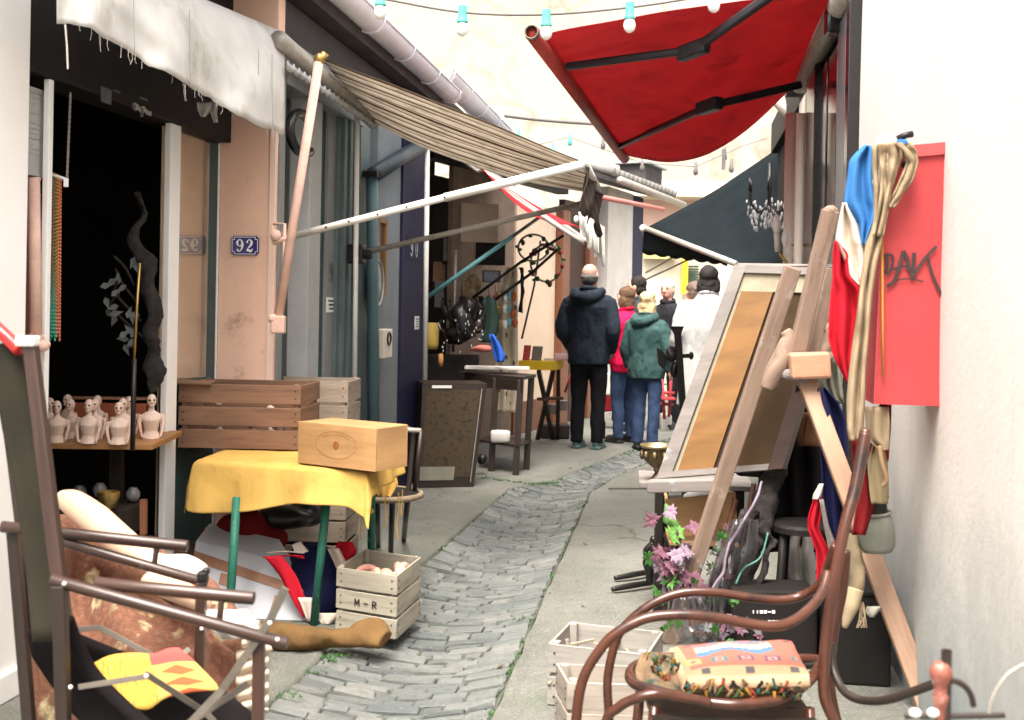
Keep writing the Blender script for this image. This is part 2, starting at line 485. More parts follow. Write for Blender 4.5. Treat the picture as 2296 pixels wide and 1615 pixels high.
M['bentwood'] = wood('bentwood', (.075, .026, .015), (.028, .011, .008), .2, 30, 1.5, .1, wear=((.020, .011, .010), 4, .50))
M['gold_frame'] = wood('gold_frame', (.20, .098, .03), (.14, .066, .02), .45, 14, 3, .3)
M['frame_grey'] = wood('whitewashed_frame', (.20, .178, .165), (.13, .115, .105), .8, 24, 2, .4, wear=((.36, .38, .41), 6, .6))
M['brown_post'] = wood('brown_post', (.20, .075, .035), (.09, .035, .02), .5, 18, 1.5, .2)
M['yellow_cloth'] = cloth('yellow_cloth', (.58, .365, .10), .9, .16, .12, 420, 4, ((.50, .28, .06), 7, .58), .012)
M['valance'] = cloth('grey_valance', (.68, .66, .63), .9, .1, .2, stain=((.40, .38, .32), 2.2, .55))
M['red_awning'] = cloth('red_awning', (.42, .050, .058), .75, .12, .45, stain=((.28, .032, .04), 3.5, .54))
M['navy_awning'] = cloth('navy_awning', (.0055, .009, .011), .8, .25, .02)
M['grey_awning'] = cloth('grey_awning', (.45, .42, .38), .85, .15, .3)
M['red_trim'] = cloth('red_trim', (.6, .02, .03), .85, .1, .2)
M['fringe'] = cloth('white_fringe', (.72, .70, .66), .9, .1, .3)
M['flag_blue'] = cloth('flag_blue', (.05, .19, .46), .9, .12, .12)
M['flag_white'] = cloth('flag_white', (.70, .60, .52), .9, .12, .15, stain=((.58, .46, .34), 5, .56))
M['flag_red'] = cloth('flag_red', (.50, .015, .03), .9, .14, .12)
M['hem'] = cloth('cream_hem', (.34, .26, .17), .95, .15, .05, stain=((.24, .165, .095), 9, .54))
M['rope'] = cloth('gold_cord', (.55, .27, .06), .9, .2)
M['navy_cloth'] = cloth('navy_cloth', (.014, .016, .06), .9, .2)
M['dark_red'] = cloth('dark_red_cloth', (.16, .012, .014), .95, .25)
M['brown_cloth'] = cloth('brown_cloth', (.16, .092, .038), .95, .3, 0, 420, 5, None, .03)
M['olive'] = cloth('olive_canvas', (.030, .027, .020), .9, .2)
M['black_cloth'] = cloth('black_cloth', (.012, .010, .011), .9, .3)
M['white_cloth'] = cloth('white_cloth', (.60, .57, .54), .9, .1, .1)
M['white_board'] = plain('white_board', (.50, .51, .55), .7, .05, 3, .05)
M['tape'] = plain('brown_tape', (.30, .15, .09), .35, .12, 6, .03)
M['flesh'] = plain('flesh_plastic', (.64, .42, .29), .35, .06, 3, .02)
M['flesh_white'] = plain('white_plastic', (.66, .60, .55), .35, .05, 3, .02)
M['doll_pink'] = plain('doll_pink', (.74, .38, .29), .45, .12, 10, .03)
M['bust'] = plain('bust_porcelain', (.62, .46, .38), .4, .15, 12, .05)
M['eye_dark'] = plain('dark_eyes', (.02, .012, .01), .4, .2, 10, 0)
M['leaf'] = plain('leaf_green', (.04, .12, .025), .5, .3, 12, .1)
M['leaf_lime'] = plain('leaf_lime', (.11, .25, .06), .5, .25, 12, .1)
M['petal'] = plain('petal_mauve', (.15, .065, .095), .6, .25, 14, .05)
M['petal_pale'] = plain('petal_lilac', (.20, .145, .19), .6, .2, 14, .05)
M['grey_leaf'] = plain('dusty_leaf', (.11, .115, .115), .7, .25, 14, .1)
M['moss'] = plain('moss', (.05, .12, .035), .95, .4, 30, .4)
M['crystal'] = plain('crystal_drops', (.55, .56, .58), .08, .3, 60, 0)
M['bulb'] = plain('bulb_white', (.85, .83, .80), .2, .03, 4, 0)
M['socket'] = plain('socket_green', (.10, .48, .38), .45, .1, 8, .05)
M['cable'] = plain('cable_dark', (.12, .11, .11), .6, .2, 10, 0)
M['orange'] = plain('orange_paint', (.42, .10, .03), .5, .2, 5, .05)
M['skin'] = plain('skin', (.60, .34, .25), .55, .1, 10, .05)
# ------------------------------------------------------------------ the ground
def m_pave():
    t = NT('pavement_concrete'); co = t.coord()
    cc = t.ramp(t.noise(co, .9, 8, .65), [(.3, (.115, .118, .10)), (.5, (.165, .165, .143)), (.72, (.22, .215, .19))])
    cc = t.mix(cc, (.105, .105, .09), t.ramp(t.noise(co, 5, 8, .75), [(.5, (0, 0, 0)), (.72, (.75, .75, .75))]))
    agg = t.noise(co, 75, 3, .6)
    cc = t.mix(cc, (.36, .35, .315), t.ramp(agg, [(.58, (0, 0, 0)), (.68, (.6, .6, .6))]))
    cc = t.mix(cc, (.06, .06, .05), t.ramp(agg, [(.32, (.6, .6, .6)), (.42, (0, 0, 0))]))
    cc = t.mix(cc, (.10, .14, .085), t.ramp(t.noise(co, 1.9, 7, .7), [(.54, (0, 0, 0)), (.74, (.6, .6, .6))]))
    vo = t.n('ShaderNodeTexVoronoi', feature='DISTANCE_TO_EDGE'); vo.inputs['Scale'].default_value = .9
    wv = t.n('ShaderNodeVectorMath', operation='ADD'); nn = t.n('ShaderNodeTexNoise'); nn.inputs['Scale'].default_value = 5
    t.l(co, nn.inputs['Vector']); sc_ = t.n('ShaderNodeVectorMath', operation='SCALE'); t.l(nn.outputs['Color'], sc_.inputs[0]); sc_.inputs['Scale'].default_value = .25
    t.l(co, wv.inputs[0]); t.l(sc_.outputs[0], wv.inputs[1]); t.l(wv.outputs[0], vo.inputs['Vector'])
    crk = t.ramp(vo.outputs['Distance'], [(0, (1, 1, 1)), (.012, (0, 0, 0))])
    cc = t.mix(cc, (.05, .055, .04), t.math('MULTIPLY', crk, t.ramp(t.noise(co, .8, 2), [(.5, (0, 0, 0)), (.6, (.8, .8, .8))])))
    t.base(cc); t.set(Roughness=.85)
    t.bump(t.math('ADD', t.noise(co, 75, 5, .75), t.math('MULTIPLY', t.noise(co, 11, 5, .6), 2.0)), .7, .014); return t.m
def m_setts():
    t = NT('stone_setts'); co = t.coord('UV')
    cell = t.n('ShaderNodeTexWhiteNoise', noise_dimensions='2D'); t.l(co, cell.inputs['Vector'])
    oc = t.coord()
    cc = t.ramp(cell.outputs['Value'], [(0, (.088, .102, .102)), (.4, (.122, .134, .13)), (.75, (.152, .160, .152)), (1, (.20, .203, .19))])
    cc = t.mix(cc, (.235, .235, .215), t.ramp(t.noise(oc, 2.0, 6, .7), [(.5, (0, 0, 0)), (.75, (.75, .75, .75))]))
    cc = t.mix(cc, (.07, .08, .07), t.ramp(t.noise(oc, 14, 7, .78), [(.52, (0, 0, 0)), (.70, (.8, .8, .8))]))
    cc = t.mix(cc, (.32, .32, .30), t.ramp(t.noise(oc, 70, 3, .7), [(.6, (0, 0, 0)), (.7, (.5, .5, .5))]))
    t.base(cc); t.set(Roughness=.42); t.bump(t.noise(oc, 34, 6, .75), .7, .014); return t.m
M['pave'] = m_pave(); M['setts'] = m_setts()
M['joint'] = plain('mossy_joint_earth', (.075, .08, .062), .95, .4, 9, .5, spots=((.06, .11, .045), 5, .55))
gm = MB().face([(-60, -25, -.11), (60, -25, -.11), (60, 90, -.11), (-60, 90, -.11)])
gm.build('ground', M['joint'], kind='structure')
# channel course: along, left edge, right edge
CHN = [(-1, -1.44, -.60), (4, -1.42, -.63), (6, -1.39, -.655), (8.7, -1.31, -.67), (9.4, -.98, -.55), (11, -.60, -.16), (13, 0, .45), (17, 1.35, 1.8), (24, 3.6, 4.1)]
def chan(a):
    for i in range(len(CHN) - 1):
        if CHN[i][0] <= a <= CHN[i + 1][0]:
            u = (a - CHN[i][0]) / (CHN[i + 1][0] - CHN[i][0])
            return [CHN[i][k] * (1 - u) + CHN[i + 1][k] * u for k in (1, 2)]
    return CHN[-1][1:]
def side(edge, far, name):
    mb = MB(); g0, g1, g2 = [], [], []
    for i in range(0, 251):
        a = -1 + i * .1
        e = chan(a)[edge] + .012 * noise.noise(V((a * 4, edge, 0))) + .006 * noise.noise(V((a * 17, edge, 3)))
        sgn = 1 if edge else -1
        g0.append(W(far, a, 0)); g1.append(W(e + sgn * .012, a, 0)); g2.append(W(e, a, -.03)); 
    g3 = [p - UP * .07 for p in g2]
    rows = [g0]
    for u in (.35, .6, .8, .92): rows.append([g0[k] * (1 - u) + g1[k] * u + UP * .006 * noise.noise(g0[k] * .7 + V((u * 3, 0, 0))) for k in range(len(g0))])
    mb.grid(rows + [g1, g2, g3])
    mb.build(name, M['pave'], kind='structure', smooth=True)
side(0, -12, 'pavement'); side(1, 14, 'pavement')
sm_ = MB(); a = 1.6; rowi = 0
while a < 20:
    e0, e1 = chan(a); e0 += .01; e1 -= .01; wd = e1 - e0
    rd = random.uniform(.048, .075)
    n = random.choice([4, 5, 5, 6, 6]); cuts = [0] + sorted((k + random.uniform(-.3, .3)) / n for k in range(1, n)) + [1]
    sk = .06 + .03 * noise.noise(V((a * 1.3, 0, 0)))
    for k in range(n):
        u0, u1 = cuts[k] + .004, cuts[k + 1] - .004
        def zt(u): return -.008 - .055 * (1 - (2 * u - 1) ** 2)
        h = random.uniform(-.007, .005); tl = random.uniform(-.004, .004)
        def pt(u, da, z): 
            jx, ja = random.uniform(-.008, .008), random.uniform(-.011, .011)
            return W(e0 + u * wd + jx, a + da + ja + sk * (u - .5) * 1.0 + .02 * noise.noise(V((u * 2.2, a * 1.1, 4))), z)
        lo = [pt(u0, .002, -.1), pt(u1, .002, -.1), pt(u1, rd - .002, -.1), pt(u0, rd - .002, -.1)]
        hi = []
        for p, u in zip(lo, (u0, u1, u1, u0)): hi.append(V((p.x, p.y, zt(u) + h - .005)))
        ce = sum(hi, V((0, 0, 0))) / 4
        top = [ce + (p - ce) * .93 + UP * (.005 + (tl if i_ < 2 else -tl)) for i_, p in enumerate(hi)]
        idv = (random.random() * 50, random.random() * 50); uv4 = [idv] * 4
        sm_.face(top, uv4)
        for i_ in range(4):
            j = (i_ + 1) % 4
            sm_.face([hi[i_], hi[j], top[j], top[i_]], uv4); sm_.face([lo[i_], lo[j], hi[j], hi[i_]], uv4)
    a += rd + .004; rowi += 1
sm_.build('cobbled_road', M['setts'], kind='structure', smooth=False)
bed = []
for i in range(190):
    aa = 1.4 + i * .1; e0, e1 = chan(aa)
    bed.append([W(e0 + (e1 - e0) * k / 8, aa, -.021 - .055 * (1 - (2 * k / 8 - 1) ** 2) + .006 * noise.noise(V((k * .8, aa * 3, 1)))) for k in range(9)])
MB().grid(bed).build('road_bed', M['joint'], kind='structure', smooth=True)
lt = MB(); random.seed(77)
for i in range(70):
    a_ = random.uniform(3.6, 12); l_ = random.choice((random.uniform(-2.0, -1.4), random.uniform(-.66, .7), chan(a_)[0] + random.gauss(0, .04), chan(a_)[1] + random.gauss(0, .04)))
    c = W(l_, a_, .008 if l_ > chan(a_)[1] or l_ < chan(a_)[0] else -.01); t_ = random.random() * 6.28; r_ = random.uniform(.008, .022); d1 = V((math.cos(t_), math.sin(t_), random.uniform(0, .3))) * r_; d2 = V((-math.sin(t_), math.cos(t_), 0)) * r_ * .45
    lt.grid([[c - d1, c + d2, c + d1], [c - d1, c - d2 + UP * .004, c + d1]])
lt.build('litter', plain('dead_leaf', (.13, .085, .05), .9, .6, 3, .1), kind='stuff', label='dry leaf scraps littering the paving', cat='litter')
# moss and weeds along the joints
mo = MB()
def tuft(p, r, n):
    for k in range(n):
        q = p + V((random.gauss(0, r), random.gauss(0, r), 0)); h = random.uniform(.004, .014); ang = random.random() * 6.28
        dx = V((math.cos(ang), math.sin(ang), 0)) * random.uniform(.003, .008)
        mo.face([q - dx, q + dx, q + dx * .3 + UP * h + V((random.uniform(-.012, .012), random.uniform(-.012, .012), 0))])
for i in range(300):
    a = random.uniform(3.4, 12.5); ed = random.random() < .62
    dens = noise.noise(V((a * 1.8, 5 if ed else 9, 0)))
    if dens < -.02: continue
    tuft(W(chan(a)[0 if ed else 1] + random.gauss(0, .015), a, -.02), .022, 16)
for x, y in ((735, 1478), (758, 1470), (705, 1505), (640, 1560), (1215, 1085), (1245, 1083), (1180, 1390), (1225, 1085), (980, 1225), (1000, 1210)): tuft(PZ(x, y, -.015), .022, 50)
for x, y in ((1090, 1072), (1130, 1078), (1160, 1082), (1185, 1085), (1110, 1076)): tuft(PZ(x, y, 0), .022, 30)
mo.build('moss', M['moss'], kind='stuff')

# ------------------------------------------------------------------ end building, far houses
def m_end():
    t = NT('end_wall_render'); co = t.coord()
    cc = t.ramp(t.noise(co, .25, 7, .6), [(.3, (.31, .275, .225)), (.7, (.365, .33, .28))])
    nn = t.n('ShaderNodeTexNoise'); nn.inputs['Scale'].default_value = .8; nn.inputs['Detail'].default_value = 4; t.l(co, nn.inputs['Vector'])
    sc_ = t.n('ShaderNodeVectorMath', operation='SCALE'); t.l(nn.outputs['Color'], sc_.inputs[0]); sc_.inputs['Scale'].default_value = 1.6
    ad = t.n('ShaderNodeVectorMath', operation='ADD'); t.l(co, ad.inputs[0]); t.l(sc_.outputs[0], ad.inputs[1])
    vo = t.n('ShaderNodeTexVoronoi', feature='DISTANCE_TO_EDGE'); vo.inputs['Scale'].default_value = .55; t.l(ad.outputs[0], vo.inputs['Vector'])
    ln = t.ramp(vo.outputs['Distance'], [(0, (1, 1, 1)), (.05, (0, 0, 0))])
    pt = t.ramp(t.noise(co, .45, 5, .65), [(.42, (0, 0, 0)), (.62, (.75, .75, .75))])
    cc = t.mix(cc, (.15, .12, .08), t.math('MULTIPLY', ln, pt))
    cc = t.mix(cc, (.26, .185, .085), t.ramp(t.noise(t.coord('Object', (1, 1, 1.6)), .7, 7, .75), [(.62, (0, 0, 0)), (.76, (.75, .75, .75))]))
    t.base(cc); t.set(Roughness=.9); t.bump(t.noise(co, 8, 6), .3, .03); return t.m
M['end'] = m_end()
e = thing('end_building', 'tall cream gable building with dry creeper stains closing the alley', 'building', (0, 26, 0))
mb = MB().obox((-1, 27, 6.5), (16, 0, 0), (0, 1, 0), (0, 0, 6.7)); mb.build('wall', M['end'], e)
M['far_pink'] = plain('far_pink_render', (.66, .44, .38), .9, .12, 2, .1)
M['far_cream'] = plain('far_cream_render', (.52, .46, .36), .9, .12, 2, .1)
M['yellow_paint'] = plain('yellow_paint', (.80, .52, .03), .5, .1, 5, .05)
M['tile'] = plain('roof_tile', (.20, .19, .18), .85, .3, 6, .3)
e = thing('far_shop', 'low pink and cream shop with yellow upright sign beyond the crowd', 'building', P(1520, 700, 21))
q = MB(); q.obox(P(1580, 560, 21.6), (1.6, 0, 0), (0, .5, 0), (0, 0, 1.25)); q.build('wall', M['far_pink'], e)
q = MB(); q.obox(P(1560, 690, 21.0) - UP * .2, (1.55, 0, 0), (0, .12, 0), (0, 0, 1.2)); q.build('shop_front', M['far_cream'], e)
q = MB(); q.obox(P(1535, 620, 20.75), (.05, 0, 0), (0, .06, 0), (0, 0, .32)); q.build('upright_sign', M['yellow_paint'], e)
q = MB(); q.obox(P(1479, 570, 20.75), (.30, 0, 0), (0, .06, 0), (0, 0, .09)); q.build('sign_board', plain('olive_board', (.42, .36, .17), .7), e)
q = MB()
for k in range(9): q.obox(P(1555, 598 + k * 6, 20.8), (.09, 0, 0), (0, .03, 0), (0, 0, .016))
q.build('shutter', plain('dark_green_shutter', (.03, .06, .04), .6), e)
q = MB(); q.obox(P(1575, 446, 21.2), (1.75, 0, 0), (0, .9, 0), (0, 0, .05)); q.build('eave', M['far_cream'], e)

# ------------------------------------------------------------------ left side: the open shop with dolls
LW, LF = -2.36, -2.09
a92 = fa(503, LW)          # where the window line meets the peach pillar
PE = fa(60, -2.33)
S92 = thing('open_shop', 'dark open shop front with white posts behind a torn hanging cloth', 'shop', W(LW, 4.8))
q = MB().lbox(-2.75, -2.33, -9.5, PE, 0, 3.05); q.build('pier', M['pier_white'], S92, bevel=.01)
q = MB().lbox(-2.74, -2.31, 1.0, PE + .015, 0.0, .10); q.build('pier_base', M['pier_white'], S92, bevel=.006)
q = MB().lbox(-2.5, -2.335, PE + .004, a92 - .005, 2.235, 3.04); q.build('fascia', M['black_wood'], S92, bevel=.006)
q = MB().lbox(LW - .005, LW + .02, fa(92, LW), fa(102, LW), .1, 2.23); q.build('post', M['white_paint'], S92, bevel=.004)
q = MB().lbox(LW - .012, LW + .02, fa(368, LW), fa(391, LW), .02, 2.23); q.build('post', M['white_paint'], S92, bevel=.004)
q = MB().lbox(-2.43, -2.396, fa(464, -2.4), fa(482, -2.4), .25, 2.23); q.build('green_stile', M['green_frame'], S92, bevel=.004)
q = MB().lbox(-2.43, -2.395, fa(484, -2.4), fa(494, -2.4), .25, 2.23); q.build('white_stile', M['white_paint'], S92, bevel=.003)
q = MB().lbox(-2.43, -2.394, fa(495.5, -2.4), a92 - .003, .0, 2.23); q.build('dark_stile', M['black_wood'], S92, bevel=.003)
q = MB().lbox(-2.43, -2.395, fa(392, LW), fa(463, -2.4), .2, fz(430, 852, LW)); q.build('bottom_rail', M['green_frame'], S92, bevel=.003)
q = MB().lbox(-2.402, -2.397, fa(391.5, LW), fa(463, -2.4), fz(430, 855, LW), 2.23); q.build('window_pane', glass('window_reflecting', (.98, .96, .92), .30, .03), S92)
q = MB().lbox(-2.44, -2.435, fa(392, LW), a92 - .01, .2, 2.3); q.build('curtain', plain('beige_reflection', (.80, .66, .50), .9, .2, 3, .2), S92)  # beige sheet standing in for the pillar's reflection in the pane
q = MB()
for x in (427,): q.lbox(-2.43, -2.42, fa(x - 5, LW), fa(x + 5, LW), .6, 2.2)
for z in (fz(427, 430, LW), fz(427, 815, LW)): q.lbox(-2.433, -2.423, fa(392, LW), fa(461, LW), z - .02, z + .02)
q.build('muntin', plain('pale_muntin', (.8, .72, .60), .7), S92)
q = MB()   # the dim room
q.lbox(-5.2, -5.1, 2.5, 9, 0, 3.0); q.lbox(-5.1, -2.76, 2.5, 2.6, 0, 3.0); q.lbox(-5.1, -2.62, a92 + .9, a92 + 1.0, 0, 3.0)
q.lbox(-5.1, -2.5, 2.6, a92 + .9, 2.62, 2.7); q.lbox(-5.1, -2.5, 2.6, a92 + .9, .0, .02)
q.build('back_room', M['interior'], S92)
# narrow bit of shutter beside the white pier
q = MB()
for k in range(17): q.obox(PL(74, 205 + k * 11.4, LW - .03), NL * .012, AL * .07, UP * .013)
q.build('slatted_shutter', M['pale_grey'], S92, bevel=.002)
q = MB().lbox(LW - .1, LW - .06, PE, fa(104, LW), .1, 2.2); q.build('shutter_panel', plain('red_brown_panel', (.22, .10, .07), .7, .3, 4), S92)
# small worn lettering and paper scraps on the fascia
for (x, y, w_, h_) in ((238, 215, 18, 34), (300, 240, 6, 12), (318, 252, 5, 22), (322, 222, 16, 5), (262, 205, 12, 4)):
    MB().obox(PL(x, y, -2.333), NL * .002, AL * w_ * .0022, UP * h_ * .0009).build('pasted_paper', plain('old_paper', (.10, .11, .125), .8, .5, 20), S92)
q = MB()
random.seed(3)
for k in range(22):
    x = 300 + k * 1.8; q.obox(PL(x, 238 + k * .8 + random.uniform(-3, 3), -2.333), NL * .0015, AL * random.uniform(.003, .008), UP * random.uniform(.004, .012))
q.build('worn_lettering', plain('worn_white_paint', (.34, .33, .30), .8), S92)

# ------------------------------------------------------------------ left side: pillar, shop 90
a90 = 10.55
S90 = thing('shop_building', 'low grey shop building with peach corner pillar and navy pier', 'shop', W(LF, 8))
q = MB().lbox(-2.62, LF, a92, PL(629, 690, LF).dot(AL), 0, 3.0); q.build('pillar', M['peach'], S90, bevel=.006)
q = MB().lbox(LF - .034, LF - .001, a92 - .010, a92, .0, 2.4); q.build('pillar_trim', M['peach_trim'], S90, bevel=.003)
def F(x, y=690, l=LF): return PL(x, y, l).dot(AL)
def post(nm, x0, x1, z0, z1, l0, l1, mat, bev=.004):
    q = MB().lbox(l0, l1, F(x0, 690, l1), F(x1, 690, l1), z0, z1); return q.build(nm, mat, S90, bevel=bev)
q = MB().lbox(LF, LF + .012, a92 + .02, F(629), 0, 2.72); q.build('jamb', M['grey_paint'], S90, bevel=.003)
post('upright', 690, 716, 0, 2.62, -2.3, LF + .01, M['pale_grey'])
post('dark_jamb', 716.5, 730, 0, 2.62, -2.3, LF - .05, M['green_frame'])
post('upright', 730.5, 755, 0, 2.62, -2.3, LF - .03, M['grey_paint'])
fl = MB()
for k in range(7):
    x = 757 + k * 6.6; fl.lbox(-2.25, LF - .01 + (.02 if k % 2 else 0), F(x), F(x + 6.3), 0, 2.6)
fl.build('folding_shutter', M['teal'], S90, bevel=.003)
post('dark_jamb', 803, 824, 0, 2.7, -2.3, LF - .02, M['teal'])
post('grey_wall', 842, 899, 0, 2.95, -2.4, LF - .01, plain('blue_grey_wall', (.20, .22, .235), .75, .15, 4, .15))
post('navy_pier', 899.5, 956, 0, 3.0, -2.4, LF + .01, M['navy_paint'])
q = MB().lbox(-2.32, LF + .02, F(628), F(803), 2.56, 2.80); q.build('lintel', M['grey_paint'], S90, bevel=.005)
q = MB().lbox(-2.5, LF - .02, F(629), a90, 2.80, 3.02); q.build('header', plain('dim_soffit', (.05, .045, .045), .8), S90)
q = MB().lbox(-2.5, LF - .03, F(629), F(842), .0, .30); q.build('plinth', M['teal'], S90)
q = MB()
for k in range(27): q.obox(PL(664, 205 + k * 9.5, -2.26) , NL * .01, AL * .33, UP * .016)
q.build('roller_shutter', M['pale_grey'], S90, bevel=.002)
q = MB().lbox(-2.203, -2.197, F(629), F(690), .3, 2.55); q.build('window_pane', glass('shop_glass', (.5, .55, .55), .12), S90)
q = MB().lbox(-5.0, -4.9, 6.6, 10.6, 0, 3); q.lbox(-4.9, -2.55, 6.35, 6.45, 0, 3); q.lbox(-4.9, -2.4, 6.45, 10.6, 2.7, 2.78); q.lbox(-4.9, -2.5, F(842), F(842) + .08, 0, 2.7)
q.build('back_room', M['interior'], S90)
q = MB().lbox(-2.26, -2.23, F(712, 690, -2.2), F(760, 690, -2.2), .3, 2.55); q.build('dark_glass', M['steel_black'], S90)
# eaves and roof over both shops
q = MB()
q.prism([W(-1.97, 0, 3.14), W(-2.0, 0, 3.04), W(-2.8, 0, 3.04), W(-5.4, 0, 3.9), W(-5.4, 0, 4.0)], AL * a90)
q.build('roof', plain('dark_roof', (.06, .055, .055), .8, .3, 5), S90)
# the black ring bracket and figure on the uprights
q = MB(); ct = PL(678, 300, LF + .03)
q.tube([ct + AL * (.20 * math.cos(t)) + UP * (.105 * math.sin(t)) for t in [R(60 + k * 12) for k in range(22)]], .028, 8)
q.build('ring_bracket', M['steel_black'], S90, smooth=True)
def digit(ch, c, h, ex, ey, nrm, thick=.16, thin=.06):
    """a serif figure as pen strokes; ex, ey in-plane axes, h its height"""
    out = []
    def st(pts, ws): out.append(ribbon(cr([c + ex * (x * h) + ey * (y * h) for x, y in pts], 6), [w_ * h for w_ in sum([[ws[i] + (ws[i + 1] - ws[i]) * k / 6 for k in range(6)] for i in range(len(ws) - 1)], []) + [ws[-1]]], nrm, .003))
    if ch == '9':
        st([(.24, .22), (.10, .46), (-.10, .46), (-.22, .22), (-.10, -.02), (.10, -.01), (.23, .2), (.22, -.1), (.08, -.42), (-.14, -.46), (-.2, -.3)], [thick, thin, thin, thick, thin, thin, thick, thick, thin, thin, thick])
    elif ch == '2':
        st([(-.2, .22), (-.14, .42), (.04, .48), (.2, .3), (.14, .06), (-.1, -.22), (-.24, -.44)], [thick, thin, thin, thick, thick, thin, thin])
        st([(-.25, -.43), (-.05, -.40), (.1, -.46), (.25, -.38), (.27, -.26)], [thin, thick, thick, thin, thin])
    elif ch == '0':
        st([(0, .47), (-.17, .36), (-.24, 0), (-.17, -.36), (0, -.47), (.17, -.36), (.24, 0), (.17, .36), (0, .47)], [thin, .1, thick, .1, thin, .1, thick, .1, thin])
    r_ = MB()
    for o_ in out:
        i0 = len(r_.v); r_.v += o_.v; r_.f += [tuple(i0 + k for k in f_) for f_ in o_.f]; r_.uv += o_.uv
    return r_
def merge(*ms):
    r_ = MB()
    for o_ in ms:
        i0 = len(r_.v); r_.v += o_.v; r_.f += [tuple(i0 + k for k in f_) for f_ in o_.f]; r_.uv += o_.uv
    return r_
digit('9', PL(742, 612, LF - .028), .11, AL, UP, NL).build('figure', M['black_metal'], S90)
# number plates
ex = (PL(560, 551, LF) - PL(540, 551, LF)); EXF = NL
pc = W(0, a92 - .006, 0); rr = ray(550, 551); pc = EYE + rr * ((a92 - .007) / rr.dot(AL))
NP = thing('number_plate', 'blue enamel house number plate with white 92 on the peach pillar', 'house number', pc)
def plate(w_, h_, mb, c, ex, ey, nrm, cut=.012, th=.006):
    pts = []
    for sx, sy in ((1, 1), (-1, 1), (-1, -1), (1, -1)):
        a_, b_ = (sx * (w_ - cut), sy * h_), (sx * w_, sy * (h_ - cut))
        k = (sx * (w_ - cut), sy * (h_ - cut))
        pts += ([b_, k, a_] if sx * sy > 0 else [a_, k, b_])
    return mb.prism([c + ex * x + ey * y for x, y in pts], nrm * th)
plate(.075, .050, MB(), pc, NL, UP, -AL, .010).build('plate', M['blue_enamel'], NP)
fr = MB()
plate(.070, .045, fr, pc - AL * .0062, NL, UP, -AL, .012, .0006); fr.build('white_line', M['white_enamel'], NP)
plate(.067, .042, MB(), pc - AL * .0069, NL, UP, -AL, .012, .0006).build('field', M['blue_enamel'], NP)
for ch_, o_ in (('9', -.026), ('2', .026)): digit(ch_, pc - AL * .008 + NL * o_, .062, NL, UP, -AL, .2, .08).build('figure', M['white_enamel'], NP)
pc = PL(927, 558, LF + .012)
NP = thing('number_plate', 'faded white number 90 on a dark plate on the navy pier', 'house number', pc)
q = MB().obox(pc, NL * .002, AL * .22, UP * .085); q.build('plate', M['navy_paint'], NP)
for ch_, o_ in (('9', -.08), ('0', .08)): digit(ch_, pc + NL * .004 + AL * o_, .12, AL, UP, NL, .2, .13).build('figure', plain('pale_figures', (.5, .52, .56), .5), NP)
pc = PL(935, 724, LF + .012)
NP = thing('notice', 'small white notice on the navy pier below number 90', 'sign', pc)
q = MB().obox(pc, NL * .002, AL * .07, UP * .052); q.build('card', M['white_enamel'], NP)
q = MB()
for k in range(4): q.obox(pc + NL * .003 + UP * (.03 - k * .02), NL * .0008, AL * (.05 - .008 * (k % 3)), UP * .004)
q.build('print_lines', M['black_metal'], NP)
pc = PL(742, 684, LF - .028)
NP = thing('notice', 'white sticker notice on the grey upright beside folding shutter', 'sign', pc)
q = MB().obox(pc, NL * .002, AL * .085, UP * .045); q.build('card', M['white_enamel'], NP)
q = MB()
for k in range(3): q.obox(pc + NL * .003 + UP * (.025 - k * .024), NL * .0008, AL * (.06 - .01 * k), UP * .006)
q.build('print_lines', M['black_metal'], NP)
# ------------------------------------------------------------------ gutters and pipes
def gutter(l, z, a0, a1, r, label):
    g = thing('gutter', label, 'gutter', W(l, a0, z))
    rows = []
    for i in range(25):
        a = a0 + (a1 - a0) * i / 24
        rows.append([W(l, a, z) + NL * (r * math.cos(t)) + UP * (r * math.sin(t) + .01 * noise.noise(V((a, 2, 1)))) for t in [R(-180 + 15 * k) for k in range(13)]])
    MB().grid(rows).build('trough', M['zinc'], g, smooth=True, solid=.004)
    MB().tube([W(l + r, a0, z), W(l + r, a1, z)], .011, 8).build('rolled_edge', M['zinc'], g, smooth=True)
    n = max(int((a1 - a0) / .75), 1)
    for k in range(n + 1):
        a = a0 + .1 + k * (a1 - a0 - .2) / n
        q = MB().tube([W(l, a, z) + NL * ((r + .006) * math.cos(t)) + UP * ((r + .006) * math.sin(t)) for t in [R(-180 + 15 * j) for j in range(13)]], .009, 6)
        q.build('collar', M['zinc'], g, smooth=True)
    q = MB().prism([W(l, a1, z) + NL * (r * math.cos(t)) + UP * (r * math.sin(t)) for t in [R(-180 + 15 * k) for k in range(13)]], -AL * .004); q.build('end_cap', M['zinc'], g)
    return g
gutter(-1.93, 3.17, 3.5, 9.3, .085, 'long zinc gutter along the eave above the striped awning')
gutter(-2.02, 3.36, 9.2, 12.6, .11, 'wide zinc gutter with open end on the roof beyond the first')
rb = thing('roof', 'dark low roof edge behind the zinc gutters', 'roof', W(-3, 10, 3.5))
q = MB().prism([PL(838, 84, -2.9), PL(930, 128, -2.9), PL(965, 158, -2.9), PL(900, 160, -2.9), PL(842, 112, -2.9)], -NL * .8); q.build('roof_slab', plain('dark_teal_roof', (.05, .07, .07), .7, .3, 4), rb)
q = MB()
for k in range(5): q.beam(PL(928 + k * 7, 128 + k * 6, -2.88), PL(934 + k * 7, 146 + k * 6, -2.88), .02, .03)
q.build('tile_end', M['pale_grey'], rb, bevel=.003)
q = MB().tube(cr([PL(842, 100, -2.0), PL(862, 78, -2.0), PL(838, 72, -2.0), PL(820, 78, -2.0)], 6), .006, 6)
q.build('cable', plain('white_cable', (.7, .7, .7), .5), label='white cable looping over the end of the long gutter', cat='cable')
